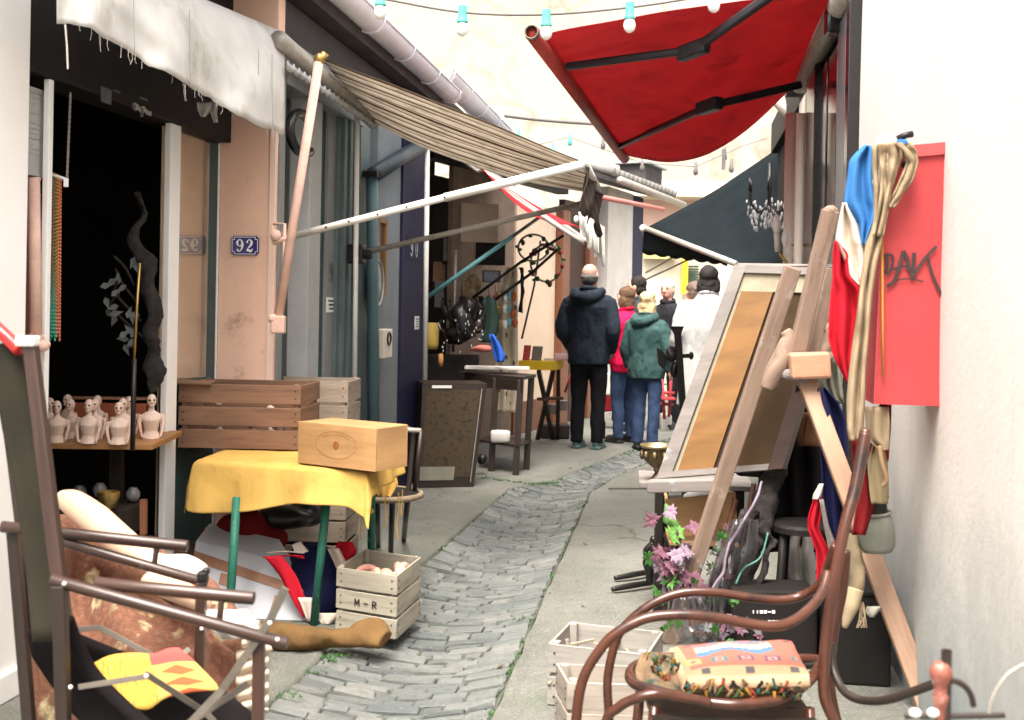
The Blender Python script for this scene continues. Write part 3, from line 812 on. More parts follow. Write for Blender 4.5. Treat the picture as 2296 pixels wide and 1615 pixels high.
# downpipe with its slanting elbow
dp = thing('downpipe', 'teal downpipe with slanting dark elbow in front of the grey wall', 'pipe', W(LF + .06, F(834), 0))
q = MB().tube([PL(962, 292, -1.97), PL(952, 322, -2.0), PL(900, 352, -2.03), PL(838, 392, -2.04)], .055, 12); q.build('elbow', plain('dark_pipe', (.045, .06, .07), .4, .3, 6), dp, smooth=True)
q = MB().tube([PL(964, 288, -1.96), PL(949, 324, -2.0)], .062, 12); q.build('collar', plain('blue_grey_pipe', (.16, .24, .28), .4, .2, 6), dp, smooth=True)
q = MB().tube([PL(834, 392, -2.05), W(-2.05, F(834), .05)], .04, 12); q.build('pipe', M['teal_bright'] if False else plain('teal_pipe', (.085, .145, .16), .45, .15, 5), dp, smooth=True)
q = MB().obox(PL(834, 392, -2.05), NL * .05, AL * .055, UP * .02); q.build('bracket', M['black_metal'], dp)
# electric box, picture frame, round mirror on the grey wall
pc = PL(846, 770, LF)
eb = thing('meter_box', 'cream electric box with a black loop on the grey wall', 'box', pc)
q = MB().obox(pc + NL * .04, NL * .04, AL * .11, UP * .10); q.build('case', M['cream_paint'], eb, bevel=.008)
q = MB().tube([pc + NL * .085 + AL * (.045 * math.cos(t)) + UP * (.035 + .04 * math.sin(t)) for t in [k * .3 for k in range(21)]], .007, 6, closed=True); q.build('black_loop', M['black_metal'], eb, smooth=True)
pc = PL(849, 575, LF)
pf = thing('picture_frame', 'narrow brown and gold picture frame on the grey wall', 'picture', pc)
q = MB()
ah = .10; zh = .25
for s_ in (-1, 1): q.obox(pc + AL * s_ * ah + NL * .015, NL * .015, AL * .02, UP * (zh + .02)); q.obox(pc + UP * s_ * zh + NL * .0147, NL * .0147, AL * (ah - .02), UP * .02)
q.build('frame', M['gold_frame'], pf, bevel=.003)
q = MB().obox(pc + NL * .008, NL * .004, AL * .085, UP * .235); q.build('picture', plain('brown_picture', (.10, .055, .03), .5, .4, 8), pf)
pc = PL(842, 635, LF + .02)
mi = thing('mirror', 'round dark mirror with thin pale rim below picture frame', 'mirror', pc)
MB().lathe([(.0, .0), (.155, .0), (.155, .01), (0, .012)], pc, 28, NL).build('glass', M['steel_black'], mi)
q = MB().tube([pc + NL * .012 + AL * (.16 * math.cos(t)) + UP * (.16 * math.sin(t)) for t in [k * .21 for k in range(30)]], .008, 6, closed=True); q.build('rim', M['pale_grey'], mi, smooth=True)
# hat in the window, white shirt form
hc = P(708, 835, 7.45)
ht = thing('hat', 'wide black hat on a stand in the grey shop window', 'hat', hc)
q = MB().lathe([(.0, .11), (.07, .115), (.085, .08), (.09, .0), (.17, -.015), (.185, -.005), (.17, .008), (.1, .012)], hc, 24); q.jitter(.012, 5).build('crown', M['black_cloth'], ht, smooth=True)
q = MB().tube([hc - UP * .01, W(*la(hc)[:2], .0)], .05, 10); q.build('stand', M['black_metal'], ht, smooth=True)
bc = P(655, 850, 7.15)
bs = MB().loft([((bc.x, bc.y, z_), rx, ry) for z_, rx, ry in ((bc.z - .5, .15, .09), (bc.z - .15, .17, .1), (bc.z + .0, .16, .09), (bc.z + .09, .08, .06), (bc.z + .14, .035, .035))])
bs.jitter(.02, 4).build('dress_form', M['white_cloth'], smooth=True, subd=1, label='white shirt form standing low in the grey shop window', cat='dress form')

# ------------------------------------------------------------------ torn cloth hanging over the open shop
hv = thing('shop_valance', 'grey torn cloth valance hanging over the open shop front', 'valance', W(-1.95, 4.6, 2.3))
LV = -1.97
ya = [(128, 0, 55), (150, -60, 52), (200, -60, 62), (240, -60, 88), (285, -50, 112), (330, -40, 145), (380, -20, 165), (430, 0, 196), (470, 10, 222), (500, 18, 240), (540, 30, 262), (580, 42, 283), (620, 52, 296), (638, 58, 302)]
rows = []
g = []
for i in range(70):
    t = i / 69 * (len(ya) - 1); k = min(int(t), len(ya) - 2); u = t - k
    x, y0, y1 = [ya[k][j] * (1 - u) + ya[k + 1][j] * u for j in range(3)]
    y1 += 5 * noise.noise(V((x * .05, 0, 0))) + 3 * noise.noise(V((x * .2, 3, 0)))
    y0 = -140 + (x - 128) * .42
    line = []
    for j in range(14):
        v_ = j / 13
        l = LV + .03 * math.sin(x * .035 + v_) * v_ + .018 * noise.noise(V((x * .02, v_ * 3, 5))) - .10 * (1 - v_) ** 3
        line.append(PL(x, y0 + (y1 - y0) * v_, l))
    g.append(line)
MB().grid(g).build('cloth', M['valance'], hv, smooth=True, solid=.004)
q = MB()   # loose threads
random.seed(5)
for k in range(34):
    x = random.uniform(155, 630)
    t_ = [(i_, yy) for i_, yy in enumerate([r_[2] for r_ in ya])]
    yb = next(ya[i_][2] + (ya[i_ + 1][2] - ya[i_][2]) * (x - ya[i_][0]) / (ya[i_ + 1][0] - ya[i_][0]) for i_ in range(len(ya) - 1) if ya[i_][0] <= x <= ya[i_ + 1][0])
    L = random.choice([8, 12, 18, 25, 40])
    q.tube([PL(x, yb - 4, LV), PL(x + random.uniform(-2, 2), yb + L * .5, LV), PL(x + random.uniform(-4, 4), yb + L, LV)],   .0009, 4)
q.tube([PL(146, 55, LV), PL(150, 100, LV), PL(152, 155, LV)], .003, 5)
q.build('loose_thread', M['fringe'], hv)
for x0, y0, x1, y1 in ((445, 250, 475, 262), (474, 248, 486, 275)):
    q = cloth_rows([(y0 - 20, x0 - 3, x1 + 3), ((y0 + y1) / 2 - 10, x0 - 2, x1), (y1, x0 + 6, x0 + 14)], 5.3, 6, 8, .02, 1); q.build('torn_flap', M['valance'], hv, smooth=True, solid=.004)
q = MB()
for k in range(5):   # seams down the cloth
    x = (300, 425, 580, 208, 610)[k]; i_ = 0
    yb = next(ya[i_][2] + (ya[i_ + 1][2] - ya[i_][2]) * (x - ya[i_][0]) / (ya[i_ + 1][0] - ya[i_][0]) for i_ in range(len(ya) - 1) if ya[i_][0] <= x <= ya[i_ + 1][0])
    q.tube([PL(x + 2, yb - 3, LV + .013), PL(x, yb - 90, LV + .012), PL(x, yb - 170, LV + .0)], .0018, 5)
q.build('seam', plain('seam_grey', (.30, .29, .27), .9), hv)

# ------------------------------------------------------------------ striped awning on folding arms
AW = thing('striped_awning', 'brown and cream striped awning on white folding arms', 'awning', W(LF, 7.4, 2.9))
pA = PL(655, 108, -2.0); pB = PL(838, 274, -1.98)
pv = PL(656, 530, -2.05); pv2 = PL(800, 570, -2.0)
fA, fB = PA(1310, 364, la(pv)[1] + .02), PA(1346, 436, la(pv2)[1])
nA = PL(716, 128, -2.0)
g = []
for i in range(30):
    u = i / 29
    line = []
    for j in range(22):
        v_ = j / 21
        p = (nA * (1 - u) + fA * u) * (1 - v_) + (pB * (1 - u) + fB * u) * v_
        p = p - UP * (-.01 * math.sin(math.pi * u) + .09 * math.sin(math.pi * u) * v_) + UP * (.015 * noise.noise(V((u * 3, v_ * 6, 1))))
        line.append(p)
    g.append(line)
M['stripe'] = uvstripes('awning_stripes', [(0, (.16, .11, .08)), (.16, (.56, .51, .44)), (.42, (.20, .14, .10)), (.5, (.62, .57, .50)), (.86, (.30, .23, .18)), (.93, (.62, .57, .50))], 5.5, 0, .85, .55)
MB().grid(g).build('fabric', M['stripe'], AW, smooth=True, solid=.003)
g = []
for i in range(24):
    v_ = i / 23; p = fA * (1 - v_) + fB * v_
    g.append([p - UP * (k / 5 * (.24 + .03 * math.sin(v_ * 22))) + NL * (.02 * math.sin(v_ * 15 + k)) for k in range(6)])
mv = uvstripes('valance_stripes', [(0, (.05, .035, .03)), (.35, (.10, .075, .06)), (.6, (.06, .045, .04))], 9, 1, .9, .1)
MB().grid(g).build('valance', mv, AW, smooth=True, solid=.004)
MB().tube([fA - AL * .02, fB + AL * .02], .022, 10).build('front_bar', M['white_metal'], AW, smooth=True)
MB().tube([pA - AL * .2, pB], .045, 12).build('roller', M['grey_metal'], AW, smooth=True)
q = MB()
for k in range(19):   # scalloped edging under the roller
    u = k / 18; p = PL(652, 120, -1.96) * (1 - u) + PL(835, 252, -1.94) * u
    q.tube([p + AL * (.05 * math.cos(t)) + UP * (.05 * math.sin(t) - .03) for t in [R(200 + 16 * j) for j in range(10)]], [.004, .016, .018, .016, .004], 6)
q.build('scalloped_edging', M['pale_grey'], AW, smooth=True)
MB().tube([pv, pv * .45 + fA * .55], .019, 10).build('arm', M['white_metal'], AW, smooth=True)
MB().tube([pv * .47 + fA * .53, fA - UP * .01], .023, 10).build('arm', M['white_metal'], AW, smooth=True)
q = MB()
for u in (.12, .2, .3, .4, .53): p = pv * (1 - u) + fA * u; q.ell(p + V((0, -.022, 0)), .006)
q.build('bolt', M['black_metal'], AW)
MB().tube([pv2, fB - UP * .03], .017, 10).build('arm', M['grey_metal'], AW, smooth=True)
q = MB().obox(pv2, NL * .05, AL * .05, UP * .06); q.tube([pv2 - NL * .05, pv2 + NL * .1 + UP * .0], .03, 10); q.build('pivot_bracket', M['black_metal'], AW, bevel=.01)
pA_ = PL(620, 738, -2.03); YK = pA_.y; tp = P(716, 132, YK)
PK = thing('awning_crank_arm', 'rusty pink upright awning arm leaning on the peach pillar', 'awning arm', pA_)
MB().tube([pA_, tp], .024, 12).build('arm', M['pink_metal'], PK, smooth=True)
q = MB().obox(P(624, 728, YK - .01), (.035, 0, 0), (0, .03, 0), (0, 0, .045)); q.ell(P(611, 715, YK - .02), .025); q.build('foot_bracket', M['pink_metal'], PK, bevel=.008)
q = MB().tube([P(612, 502, YK), P(638, 502, YK), P(636, 640, YK), P(626, 700, YK)], .010, 8); q.tube([P(611, 505, YK), P(613, 545, YK)], .008, 8); q.tube([P(612, 545, YK), P(655, 530, YK)], .014, 8); q.ell(P(618, 528, YK - .01), .03, .02, .03); q.build('pivot_frame', M['pink_metal'], PK, smooth=True)
q = MB().tube([tp - UP * .02, tp + UP * .03 + V((.03, 0, 0))], .022, 8); q.ell(tp, .03); q.build('hook', M['brass'], PK, smooth=True)
for x, y0, y1, l, lab in ((801, 262, 900, -1.99, 'thin white pole beside the teal folding shutter'), (958, 330, 852, -1.97, 'thin white pole in front of the navy pier')):
    MB().tube([PL(x, y0, l), PL(x - (y1 - y0) * .0105, y1, l)], .016 if x < 900 else .02, 8).build('pole', M['white_metal'], smooth=True, label=lab, cat='pole')
MB().tube([P(1022, 560, 10.6), P(1016, 790, 10.6)], .014, 8).build('pole', M['grey_metal'], smooth=True, label='short grey pole behind the white pole among the hung frames', cat='pole')

# second awning: grey with red stripe and fringe
A2 = thing('fringed_awning', 'pale grey awning with red stripe and white fringe below striped awning', 'awning', P(1100, 400, 10))
qa = [P(966, 300, 10.3), P(1310, 540, 9.3), P(1352, 560, 10.6), P(1060, 345, 12.2)]
def quad_sheet(qa, nu=20, nv=10, sag=.08):
    g = []
    for i in range(nu):
        u = i / (nu - 1); line = []
        for j in range(nv):
            v_ = j / (nv - 1)
            p = (qa[0] * (1 - u) + qa[1] * u) * (1 - v_) + (qa[3] * (1 - u) + qa[2] * u) * v_
            line.append(p - UP * sag * math.sin(math.pi * u) * .7)
        g.append(line)
    return MB().grid(g)
quad_sheet(qa, sag=.03).build('fabric', M['grey_awning'], A2, smooth=True, solid=.004)
g = []
for i in range(16):
    u = i / 15; p = qa[0] * (1 - u) + qa[1] * u - UP * .03 * math.sin(math.pi * u)
    g.append([p, p - UP * .04])
MB().grid(g).build('edge_band', M['grey_awning'], A2, smooth=True, solid=.004)
g = []
for i in range(20):
    u = i / 19
    x, y = 1060 + 230 * u, 368 + 140 * u
    hh = 8 + 30 * math.sin(math.pi * min(u * 1.1, 1))
    g.append([P(x + 5 * k, y + hh * k / 4 + 18 * math.sin(math.pi * u) * .4, 9.95 - .1 * k) for k in range(5)])
MB().grid(g).build('red_stripe', M['red_trim'], A2, smooth=True, solid=.004)
q = MB(); random.seed(11)
for k in range(60):
    u = k / 59; x = 1300 + 52 * u + random.uniform(-2, 2); y0 = 475 + 34 * u
    L = 35 + 50 * u + random.uniform(-12, 12)
    q.face([P(x - 3, y0, 9.2), P(x + 3, y0, 9.2), P(x + 3 + random.uniform(-4, 2), y0 + L, 9.2 + random.uniform(-.05, .05)), P(x + 1 + random.uniform(-4, 2), y0 + L + 3, 9.22)])
q.build('fringe', M['fringe'], A2)
MB().ell(P(1292, 492, 9.2), .02, .02, .03).build('end_knob', M['white_metal'], A2, smooth=True)
MB().tube([P(956, 668, 10.2), P(1150, 530, 10.2)], .02, 8).build('arm', M['teal_bright'], A2, smooth=True)
MB().tube([P(1150, 530, 10.2), P(1228, 474, 10.0)], .016, 8).build('arm', M['grey_metal'], A2, smooth=True)
for x0, y0, x1, y1 in ((1060, 668, 1168, 588), (1168, 588, 1264, 528), (1078, 696, 1190, 614), (1190, 614, 1250, 560)):
    MB().tube([P(x0, y0, 10.7), P(x1, y1, 10.7)], .014, 8).build('lower_arm', M['black_metal'], A2, smooth=True)
# ------------------------------------------------------------------ second row of stalls past number 90 (the alley bends right)
p20, p21 = W(-2.2, 10.58), W(-.45, 17.2)
D2 = (p21 - p20).normalized(); N2 = V((D2.y, -D2.x, 0))
def P2(x, y, o=0.0):
    r = ray(x, y); return EYE + r * (((p20 + N2 * o) - EYE).dot(N2) / r.dot(N2))
def s2(x): return (P2(x, 690) - p20).dot(D2)
def b2(mb, x0, x1, z0, z1, o0, o1):
    s0, s1 = s2(x0), s2(x1)
    return mb.obox(p20 + D2 * (s0 + s1) / 2 + N2 * (o0 + o1) / 2 + UP * (z0 + z1) / 2, D2 * (s1 - s0) / 2, N2 * (o1 - o0) / 2, UP * (z1 - z0) / 2)
SR = thing('stall_row', 'row of stalls with dark interiors, cream door and brown timber posts past the bend', 'shop', p20)
def s_part(nm, x0, x1, z0, z1, o0, o1, mat, bev=.004): return b2(MB(), x0, x1, z0, z1, o0, o1).build(nm, mat, SR, bevel=bev)
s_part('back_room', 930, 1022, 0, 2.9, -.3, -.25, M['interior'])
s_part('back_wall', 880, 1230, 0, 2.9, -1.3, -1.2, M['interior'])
s_part('brown_wall', 1022, 1160, 0, 2.9, -.1, -.05, plain('brown_stall_wall', (.23, .165, .125), .8, .3, 4))
s_part('header', 957, 1262, 2.75, 3.0, -.1, .05, M['black_wood'])
s_part('cream_door', 1161, 1249, .35, 2.55, -.08, -.03, plain('cream_door', (.80, .62, .46), .6, .1, 3))
s_part('door_base', 1161, 1249, 0, .35, -.08, -.025, M['brown_post'])
s_part('timber_post', 1250, 1266, 0, 2.55, -.1, .06, M['brown_post'])
s_part('dark_door', 1266.5, 1314, 0, 2.7, -.1, -.02, plain('dark_brown_door', (.045, .02, .014), .5, .3, 5))
s_part('timber_post', 1314.5, 1331, 0, 2.7, -.1, .04, M['brown_post'])
s_part('dark_gap', 1331.5, 1352, 0, 2.8, -.2, -.12, M['black_wood'])
s_part('side_wall', 1352.5, 1408, 0, 3.0, -.2, .05, plain('grey_cream_wall', (.56, .52, .48), .8, .15, 4))
s_part('navy_post', 1408.5, 1436, 0, 3.0, -.2, .02, M['navy_paint'])
s_part('far_wall', 1436.5, 1470, 0, 3.0, -.5, -.4, M['far_cream'])
q = MB(); q.prism([p20 + N2 * .25 + UP * 3.0, p20 - N2 * 3 + UP * 3.9, p20 - N2 * 3 + UP * 4.0, p20 + N2 * .25 + UP * 3.06], D2 * 6.9); q.build('roof', plain('dark_roof', (.06, .055, .055), .8, .3, 5), SR)
q = MB()
s0, s1 = s2(1325), s2(1478)
nt_ = 16
for k in range(nt_):
    s_ = s0 + (s1 - s0) * k / nt_
    o_ = p20 + D2 * s_ + N2 * .28 + UP * 3.10
    q.tube([o_ + UP * .02, o_ - N2 * .7 + UP * .24], .06, 8)
q.build('roof_tiles', M['tile'], SR, smooth=True)
g2_ = thing('gutter', 'old zinc gutter under the tile row at the bend of the alley', 'gutter', p20 + D2 * s0)
MB().tube([p20 + D2 * s0 + N2 * .36 + UP * 3.02, p20 + D2 * s1 + N2 * .36 + UP * 2.98], .05, 10).build('trough', M['grey_metal'], g2_, smooth=True)
q = MB().obox(p20 + D2 * s2(1447) + N2 * -.1 + UP * 3.32, D2 * .42, N2 * .2, UP * .16); q.build('chimney', plain('dark_roof', (.06, .055, .055)), SR, bevel=.01)
q = MB().obox(p20 + D2 * s2(1447) + N2 * -.1 + UP * 3.50, D2 * .5, N2 * .26, UP * .02); q.build('chimney_cap', M['pale_grey'], SR, bevel=.01)
MB().tube([P2(1345, 442, .6), P2(1488, 470, .5)], .03, 8).build('awning_bar', plain('faded_red_bar', (.5, .16, .14), .6), smooth=True, label='faded red furled awning bar sticking out under the tiles', cat='awning bar')

# ------------------------------------------------------------------ right side: white wall, glossy black shop front
RWL = .85
wl = thing('white_wall', 'white limewashed wall with the red cabinet and flag', 'wall', W(RWL, 3))
g = []
for i in range(60):
    a = -.5 + 6.85 * i / 59
    g.append([W(RWL + .012 * noise.noise(V((a * 1.2, z * 1.1, 2))), a, z) for z in [k * .12 for k in range(36)]])
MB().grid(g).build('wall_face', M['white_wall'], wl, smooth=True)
q = MB().lbox(RWL + .02, RWL + .4, -9.5, 6.34, -.1, 4.2); q.build('wall_core', M['pier_white'], wl)
BS = thing('black_shop_front', 'glossy black shop front of tall metal panels beside the white wall', 'shop', W(RWL, 7.5))
def bb(nm, x0, x1, z0, z1, l0, l1, mat, bev=.005):
    a0, a1 = PL(x0, 690, l0).dot(AL), PL(x1, 690, l0).dot(AL)
    return MB().lbox(l0, l1, a0, a1, z0, z1).build(nm, mat, BS, bevel=bev)
bb('edge_frame', 1893, 1886, 0, 3.0, .79, 1.0, M['steel_black'])
bb('grey_frame', 1885.5, 1868, 0, 2.95, .80, 1.0, plain('slate_frame', (.12, .14, .15), .35, .2, 4))
sp = plain('polished_panel', (.10, .10, .105), .12, .2, 2, .03, .85)
bb('metal_panel', 1867, 1849, 0, 2.9, .825, .9, sp)
bb('dark_joint', 1848.5, 1845, 0, 2.9, .84, .9, M['steel_black'])
bb('metal_panel', 1844.5, 1818, 0, 2.9, .82, .9, sp)
bb('dark_frame', 1817.5, 1800, 0, 2.95, .79, .95, M['steel_black'])
bb('wall_beyond', 1799, 1784, 0, 3.0, .84, 1.0, M['cream_paint'])
q = MB().lbox(.84, 1.1, 6.36, 11.5, 2.96, 3.25); q.build('header', M['black_wood'], BS)
q = MB().lbox(.9, 5.0, 6.36, 11.4, 0.0, 3.2); q.build('body', M['interior'], BS)
for x, l, r_, mt, lab in ((1779, .74, .055, 'cream_paint', 'thick cream drainpipe at the far end of the black shop front'), (1796, .72, .03, 'cream_paint', 'thin cream pipe beside the thick drainpipe')):
    MB().tube([PL(x, 255, l), PL(x - 8, 690, l), W(l, PL(x, 690, l).dot(AL), 0)], r_, 10).build('drainpipe', M[mt], smooth=True, label=lab, cat='pipe')
q = MB().tube([P(1779, 262, 9.6), P(1745, 225, 9.8), P(1715, 210, 10)], .06, 10); q.build('drainpipe', M['grey_metal'], smooth=True, label='grey slanting pipe end under the red awning', cat='pipe')
q = MB().prism([P(1742, 205, 11.5), P(1800, 255, 11.5), P(1800, 205, 11.5), P(1770, 185, 11.5)], V((.1, .6, 0))); q.build('roof_edge', plain('slate_blue', (.10, .13, .20), .6, .3, 6), label='slate blue roof corner behind the red awning', cat='roof')

rbk = thing('rear_light_block', 'unseen plain block added behind the viewer to cut frontal light', 'building', W(-1, -10.5))
q = MB().lbox(-8, 8, -12, -9.6, 0, 6.5); q.build('wall', M['pier_white'], rbk)  # block added out of view to cut the frontal sky light
# red awning
RA = thing('red_awning', 'big red awning with black folding arms over the alley', 'awning', W(.8, 7.5, 2.9))
rn, rf = PL(1893, -6, .80), PL(1798, 182, .80)
fn, ff = P(1205, 90, 6.1), P(1398, 352, 9.2)
g = []
for i in range(30):
    u = i / 29; line = []
    for j in range(24):
        v_ = j / 23
        p = (fn * (1 - v_) + ff * v_) * (1 - u) + (rn * (1 - v_) + rf * v_) * u
        sag = .36 * math.sin(math.pi * u) * v_ ** 1.6 - .05 * math.sin(math.pi * u) * (1 - v_)
        p = p - UP * (sag * .75 - .02) + UP * .012 * noise.noise(V((u * 5, v_ * 5, 3)))
        line.append(p)
    g.append(line)
FAB = g; MB().grid(g).build('fabric', M['red_awning'], RA, smooth=True, solid=.003)
ex_ = (fn - ff).normalized()
q = MB().tube([fn + ex_ * .12, ff - ex_ * .06], .042, 12); q.build('front_bar', plain('red_brown_bar', (.28, .035, .03), .45, .25, 6), RA, smooth=True)
q = MB().tube([fn + ex_ * .115, fn + ex_ * .15], .036, 12, caps=False); q.build('open_end', M['dull_metal'], RA, smooth=True, solid=.006)
MB().tube([rn + AL * -.1, rf + AL * .1], .07, 12).build('roller', M['grey_metal'], RA, smooth=True)
dk = plain('black_arm', (.022, .02, .024), .4, .3, 8, .08)
def arm(p, q_, r_, w_=.036):
    mb = MB().beam(p, q_, w_, .045); mb.beam(q_, r_, w_ * 1.1, .05); d_ = (r_ - p).normalized(); mb.obox(q_, d_ * .09, UP * .04, d_.cross(UP).normalized() * .04)
    mb.build('arm', dk, RA, bevel=.012)
def onfab(x, y, k):
    dr = (P(x, y, 1) - EYE).normalized(); p = max((p for r__ in FAB for p in r__), key=lambda q_: dr.dot((q_ - EYE).normalized()))
    return EYE + dr * ((p - EYE).length * k)
arm(onfab(1268, 150, .985), onfab(1555, 112, .935), P(1800, -60, 5.6))
arm(onfab(1385, 330, .985), onfab(1590, 238, .93), P(1796, 190, 7.3))
MB().obox(P(1800, 180, 8.42), NL * .12, AL * .16, UP * .10).build('wall_bracket', M['steel_black'], RA, bevel=.02)
MB().obox(P(1880, 40, 6.1), NL * .07, AL * .07, UP * .09).build('wall_bracket', M['steel_black'], RA, bevel=.02)
MB().beam(P(1800, 160, 8.3), P(1885, -30, 6.2), .09, .10).build('wall_rail', M['grey_metal'], RA, bevel=.01)

# black awning beyond
BA = thing('black_awning', 'black awning with scalloped valance sloping down over the crowd', 'awning', P(1775, 310, 11))
A_, B_, C_, D_ = P(1772, 312, 11.6), P(1447, 512, 12.6), P(1650, 592, 10.6), P(1776, 585, 10.4)
g = []
for i in range(18):
    u = i / 17; line = []
    for j in range(14):
        v_ = j / 13
        p = (A_ * (1 - u) + B_ * u) * (1 - v_) + (D_ * (1 - u) + C_ * u) * v_
        line.append(p - UP * .05 * math.sin(math.pi * u) + UP * .02 * noise.noise(V((u * 3, v_ * 4, 8))))
    g.append(line)
MB().grid(g).build('fabric', M['navy_awning'], BA, smooth=True, solid=.004)
MB().tube([B_ + UP * .0, C_], .03, 10).build('front_bar', M['grey_metal'], BA, smooth=True)
g = []
for i in range(50):
    u = i / 49
    top = P(1443 + 190 * u, 513 + 72 * u, 12.65 - 1.6 * u); yb = 566 + 26 * u + 5 * abs(math.sin(u * math.pi * 6.5))
    bot = P(1440 + 190 * u, yb, 12.75 - 1.6 * u)
    g.append([top * (1 - k / 4) + bot * k / 4 for k in range(5)])
MB().grid(g).build('valance', M['navy_awning'], BA, smooth=True, solid=.004)
for x0, y0, x1, y1 in ((1448, 612, 1512, 575), (1446, 628, 1545, 582)): MB().tube([P(x0, y0, 13.5), P(x1, y1, 12.2)], .012, 6).build('stay_rod', M['grey_metal'], BA, smooth=True)
MB().ell(P(1442, 512, 12.6), .04).build('end_cap', M['white_metal'], BA, smooth=True)

# ------------------------------------------------------------------ string of bulbs
def garland(pts, Y, bulbs, sc, label, lab2):
    g_ = thing('string_lights', label, 'string lights', P(pts[0][0], pts[0][1], Y))
    c = cr([P(x, y, Y) for x, y in pts], 10)
    MB().tube(c, .0045 * sc, 6).build('cable', M['cable'], g_, smooth=True)
    for x, y in bulbs:
        tp = P(x, y, Y)
        sk_ = MB().lathe([(.0, .045), (.017, .045), (.018, .005), (.020, -.010), (.023, -.014), (.023, -.024), (0, -.024)], tp, 14).build('socket', M['socket'], g_, smooth=False, bevel=.003)
        b = MB().lathe([(.013, -.022), (.022, -.034), (.025, -.052), (.021, -.068), (.009, -.078), (0, -.08)], tp, 14); b.build('bulb', M['bulb'], sk_, smooth=True)
garland([(700, -30), (860, -2), (1037, 28), (1220, 33), (1420, 16), (1600, -12), (1760, -40)], 4.6, [(853, 0), (1037, 38), (1225, 46), (1412, 30), (1601, -15)], 1, 'near string of white bulbs in green sockets across the alley', '')
g_ = thing('string_lights', 'far cable with small dark bulbs hanging before the white end wall', 'string lights', P(1120, 265, 15))
MB().tube(cr([P(1118, 258, 15), P(1200, 268, 15), P(1300, 276, 15), P(1380, 280, 15)], 8), .022, 6).build('cable', M['cable'], g_, smooth=True)
for x, y in ((1163, 300), (1278, 312), (1352, 320), (1240, 335), (1440, 320 + 150 - 100), (1560, 378), (1625, 345), (1640, 372)):
    MB().lathe([(0, .09), (.022, .09), (.022, 0), (.035, -.03), (.03, -.08), (0, -.1)], P(x, y, 15.5), 8).build('bulb', M['socket'] if x < 1300 else M['cable'], g_, smooth=True)
MB().tube([P(1090, 352, 15.5), P(1278, 308, 15.5), P(1440, 366, 15.5), P(1560, 374, 15.5), P(1660, 330, 15.5), P(1720, 310, 15.5)], .006, 5).build('cable', M['cable'], g_, smooth=True)
MB().tube([P(1623, 335, 15), P(1622, 380, 15)], .025, 6).build('hanging_rod', M['cable'], g_)
MB().tube([P(1122, 258, 15), P(1130, 300, 15)], .05, 6).build('insulator', M['zinc'], g_, smooth=True)
# ------------------------------------------------------------------ inside the open shop: dolls, plant, beads
dkw = plain('dim_table_wood', (.30, .15, .06), .5, .2, 8, .1)
dt = thing('display_table', 'low wooden table edge inside the dark shop holding the doll busts', 'table', P(220, 995, 4.95))
zT = P(215, 994, 4.78).z
q = MB().obox(V((P(220, 995, 4.95).x - .02, 5.02, zT - .012)), (.30, .012, 0), (-.012, .26, 0), (0, 0, .012)); q.build('top', dkw, dt, bevel=.003)
MB().beam(P(262, 1000, 5.0), P(262, 1190, 5.0), .05).build('leg', M['interior'], dt)
MB().beam(P(322, 1120, 4.85), P(322, 1198, 4.85), .025).build('leg', M['brown_post'], dt)
rbx = thing('red_box', 'long dull red box standing behind the doll busts', 'box', P(250, 960, 5.26))
q = MB().obox(P(245, 935, 5.27) - UP * .01, (.17, .01, 0), (0, .02, 0), (0, 0, .075)); q.build('side', plain('dull_red_box', (.34, .10, .05), .6, .2, 6), rbx, bevel=.006)
q = MB().obox(P(245, 893, 5.27), (.172, .01, 0), (0, .022, 0), (0, 0, .006)); q.build('lid_edge', M['tape'], rbx, bevel=.002)
# one doll bust, built at its own base
bust = thing('doll_bust', '', 'doll', (0, 0, 0), 'doll busts on the shop table', local=True)
b = MB().loft([((0, 0, 0), .036, .026), ((0, 0, .012), .032, .022), ((0, 0, .03), .025, .018), ((0, -.003, .055), .030, .023), ((0, -.005, .072), .034, .026), ((0, 0, .090), .038, .020), ((0, 0, .100), .026, .016), ((0, 0, .107), .012, .012), ((0, 0, .122), .011, .011), ((0, -.001, .128), .012, .012)], 14)
b.ell((0, -.002, .146), .0185, .022, .026, n=14); b.ell((0, -.023, .142), .0035, .005, .006, n=8); b.ell((0, -.016, .128), .009, .009, .007, n=8)
for sx in (-1, 1):
    b.tube(cr([(sx * .037, 0, .091), (sx * .045, -.002, .068), (sx * .042, -.008, .045), (sx * .036, -.014, .018)], 4), [.011, .0085, .007, .005], 8)
    b.ell((sx * .035, -.015, .012), .006, .005, .009, n=8)
bb_ = b.build('body', M['bust'], bust, remesh=.0028, sm=1)
e_ = MB()
for sx in (-1, 1): e_.ell((sx * .0075, -.0205, .149), .0052, .003, .0038, n=8)
e_.build('painted_eyes', M['eye_dark'], bb_)
e_ = MB().ell((0, -.0225, .1345), .005, .002, .0018, n=8); e_.build('mouth', plain('painted_mouth', (.35, .12, .09), .5), bb_)
spots = [(128, 4.78, 1.0, 'front left doll bust next to the white post'), (200, 4.77, 1.05, 'middle doll bust of the front row, sharing the row with two others'), (267, 4.76, 1.0, 'right doll bust of the front row'),
         (159, 4.93, .97, 'second row doll bust between the left and middle front ones'), (213, 4.9, 1.0, 'second row doll bust half hidden by the middle front one'), (276, 4.92, 1.02, 'second row doll bust half hidden by the right front one'),
         (152, 5.1, 1.0, 'back row doll bust at the left before the red box'), (219, 5.12, .98, 'back row doll bust at the middle of the red box'), (289, 5.1, .98, 'back row doll bust at the right before the red box'),
         (340, 4.98, 1.1, 'large doll bust at the right end beside the white post'), (112, 4.92, 1.0, 'doll bust cut off by the left white post')]
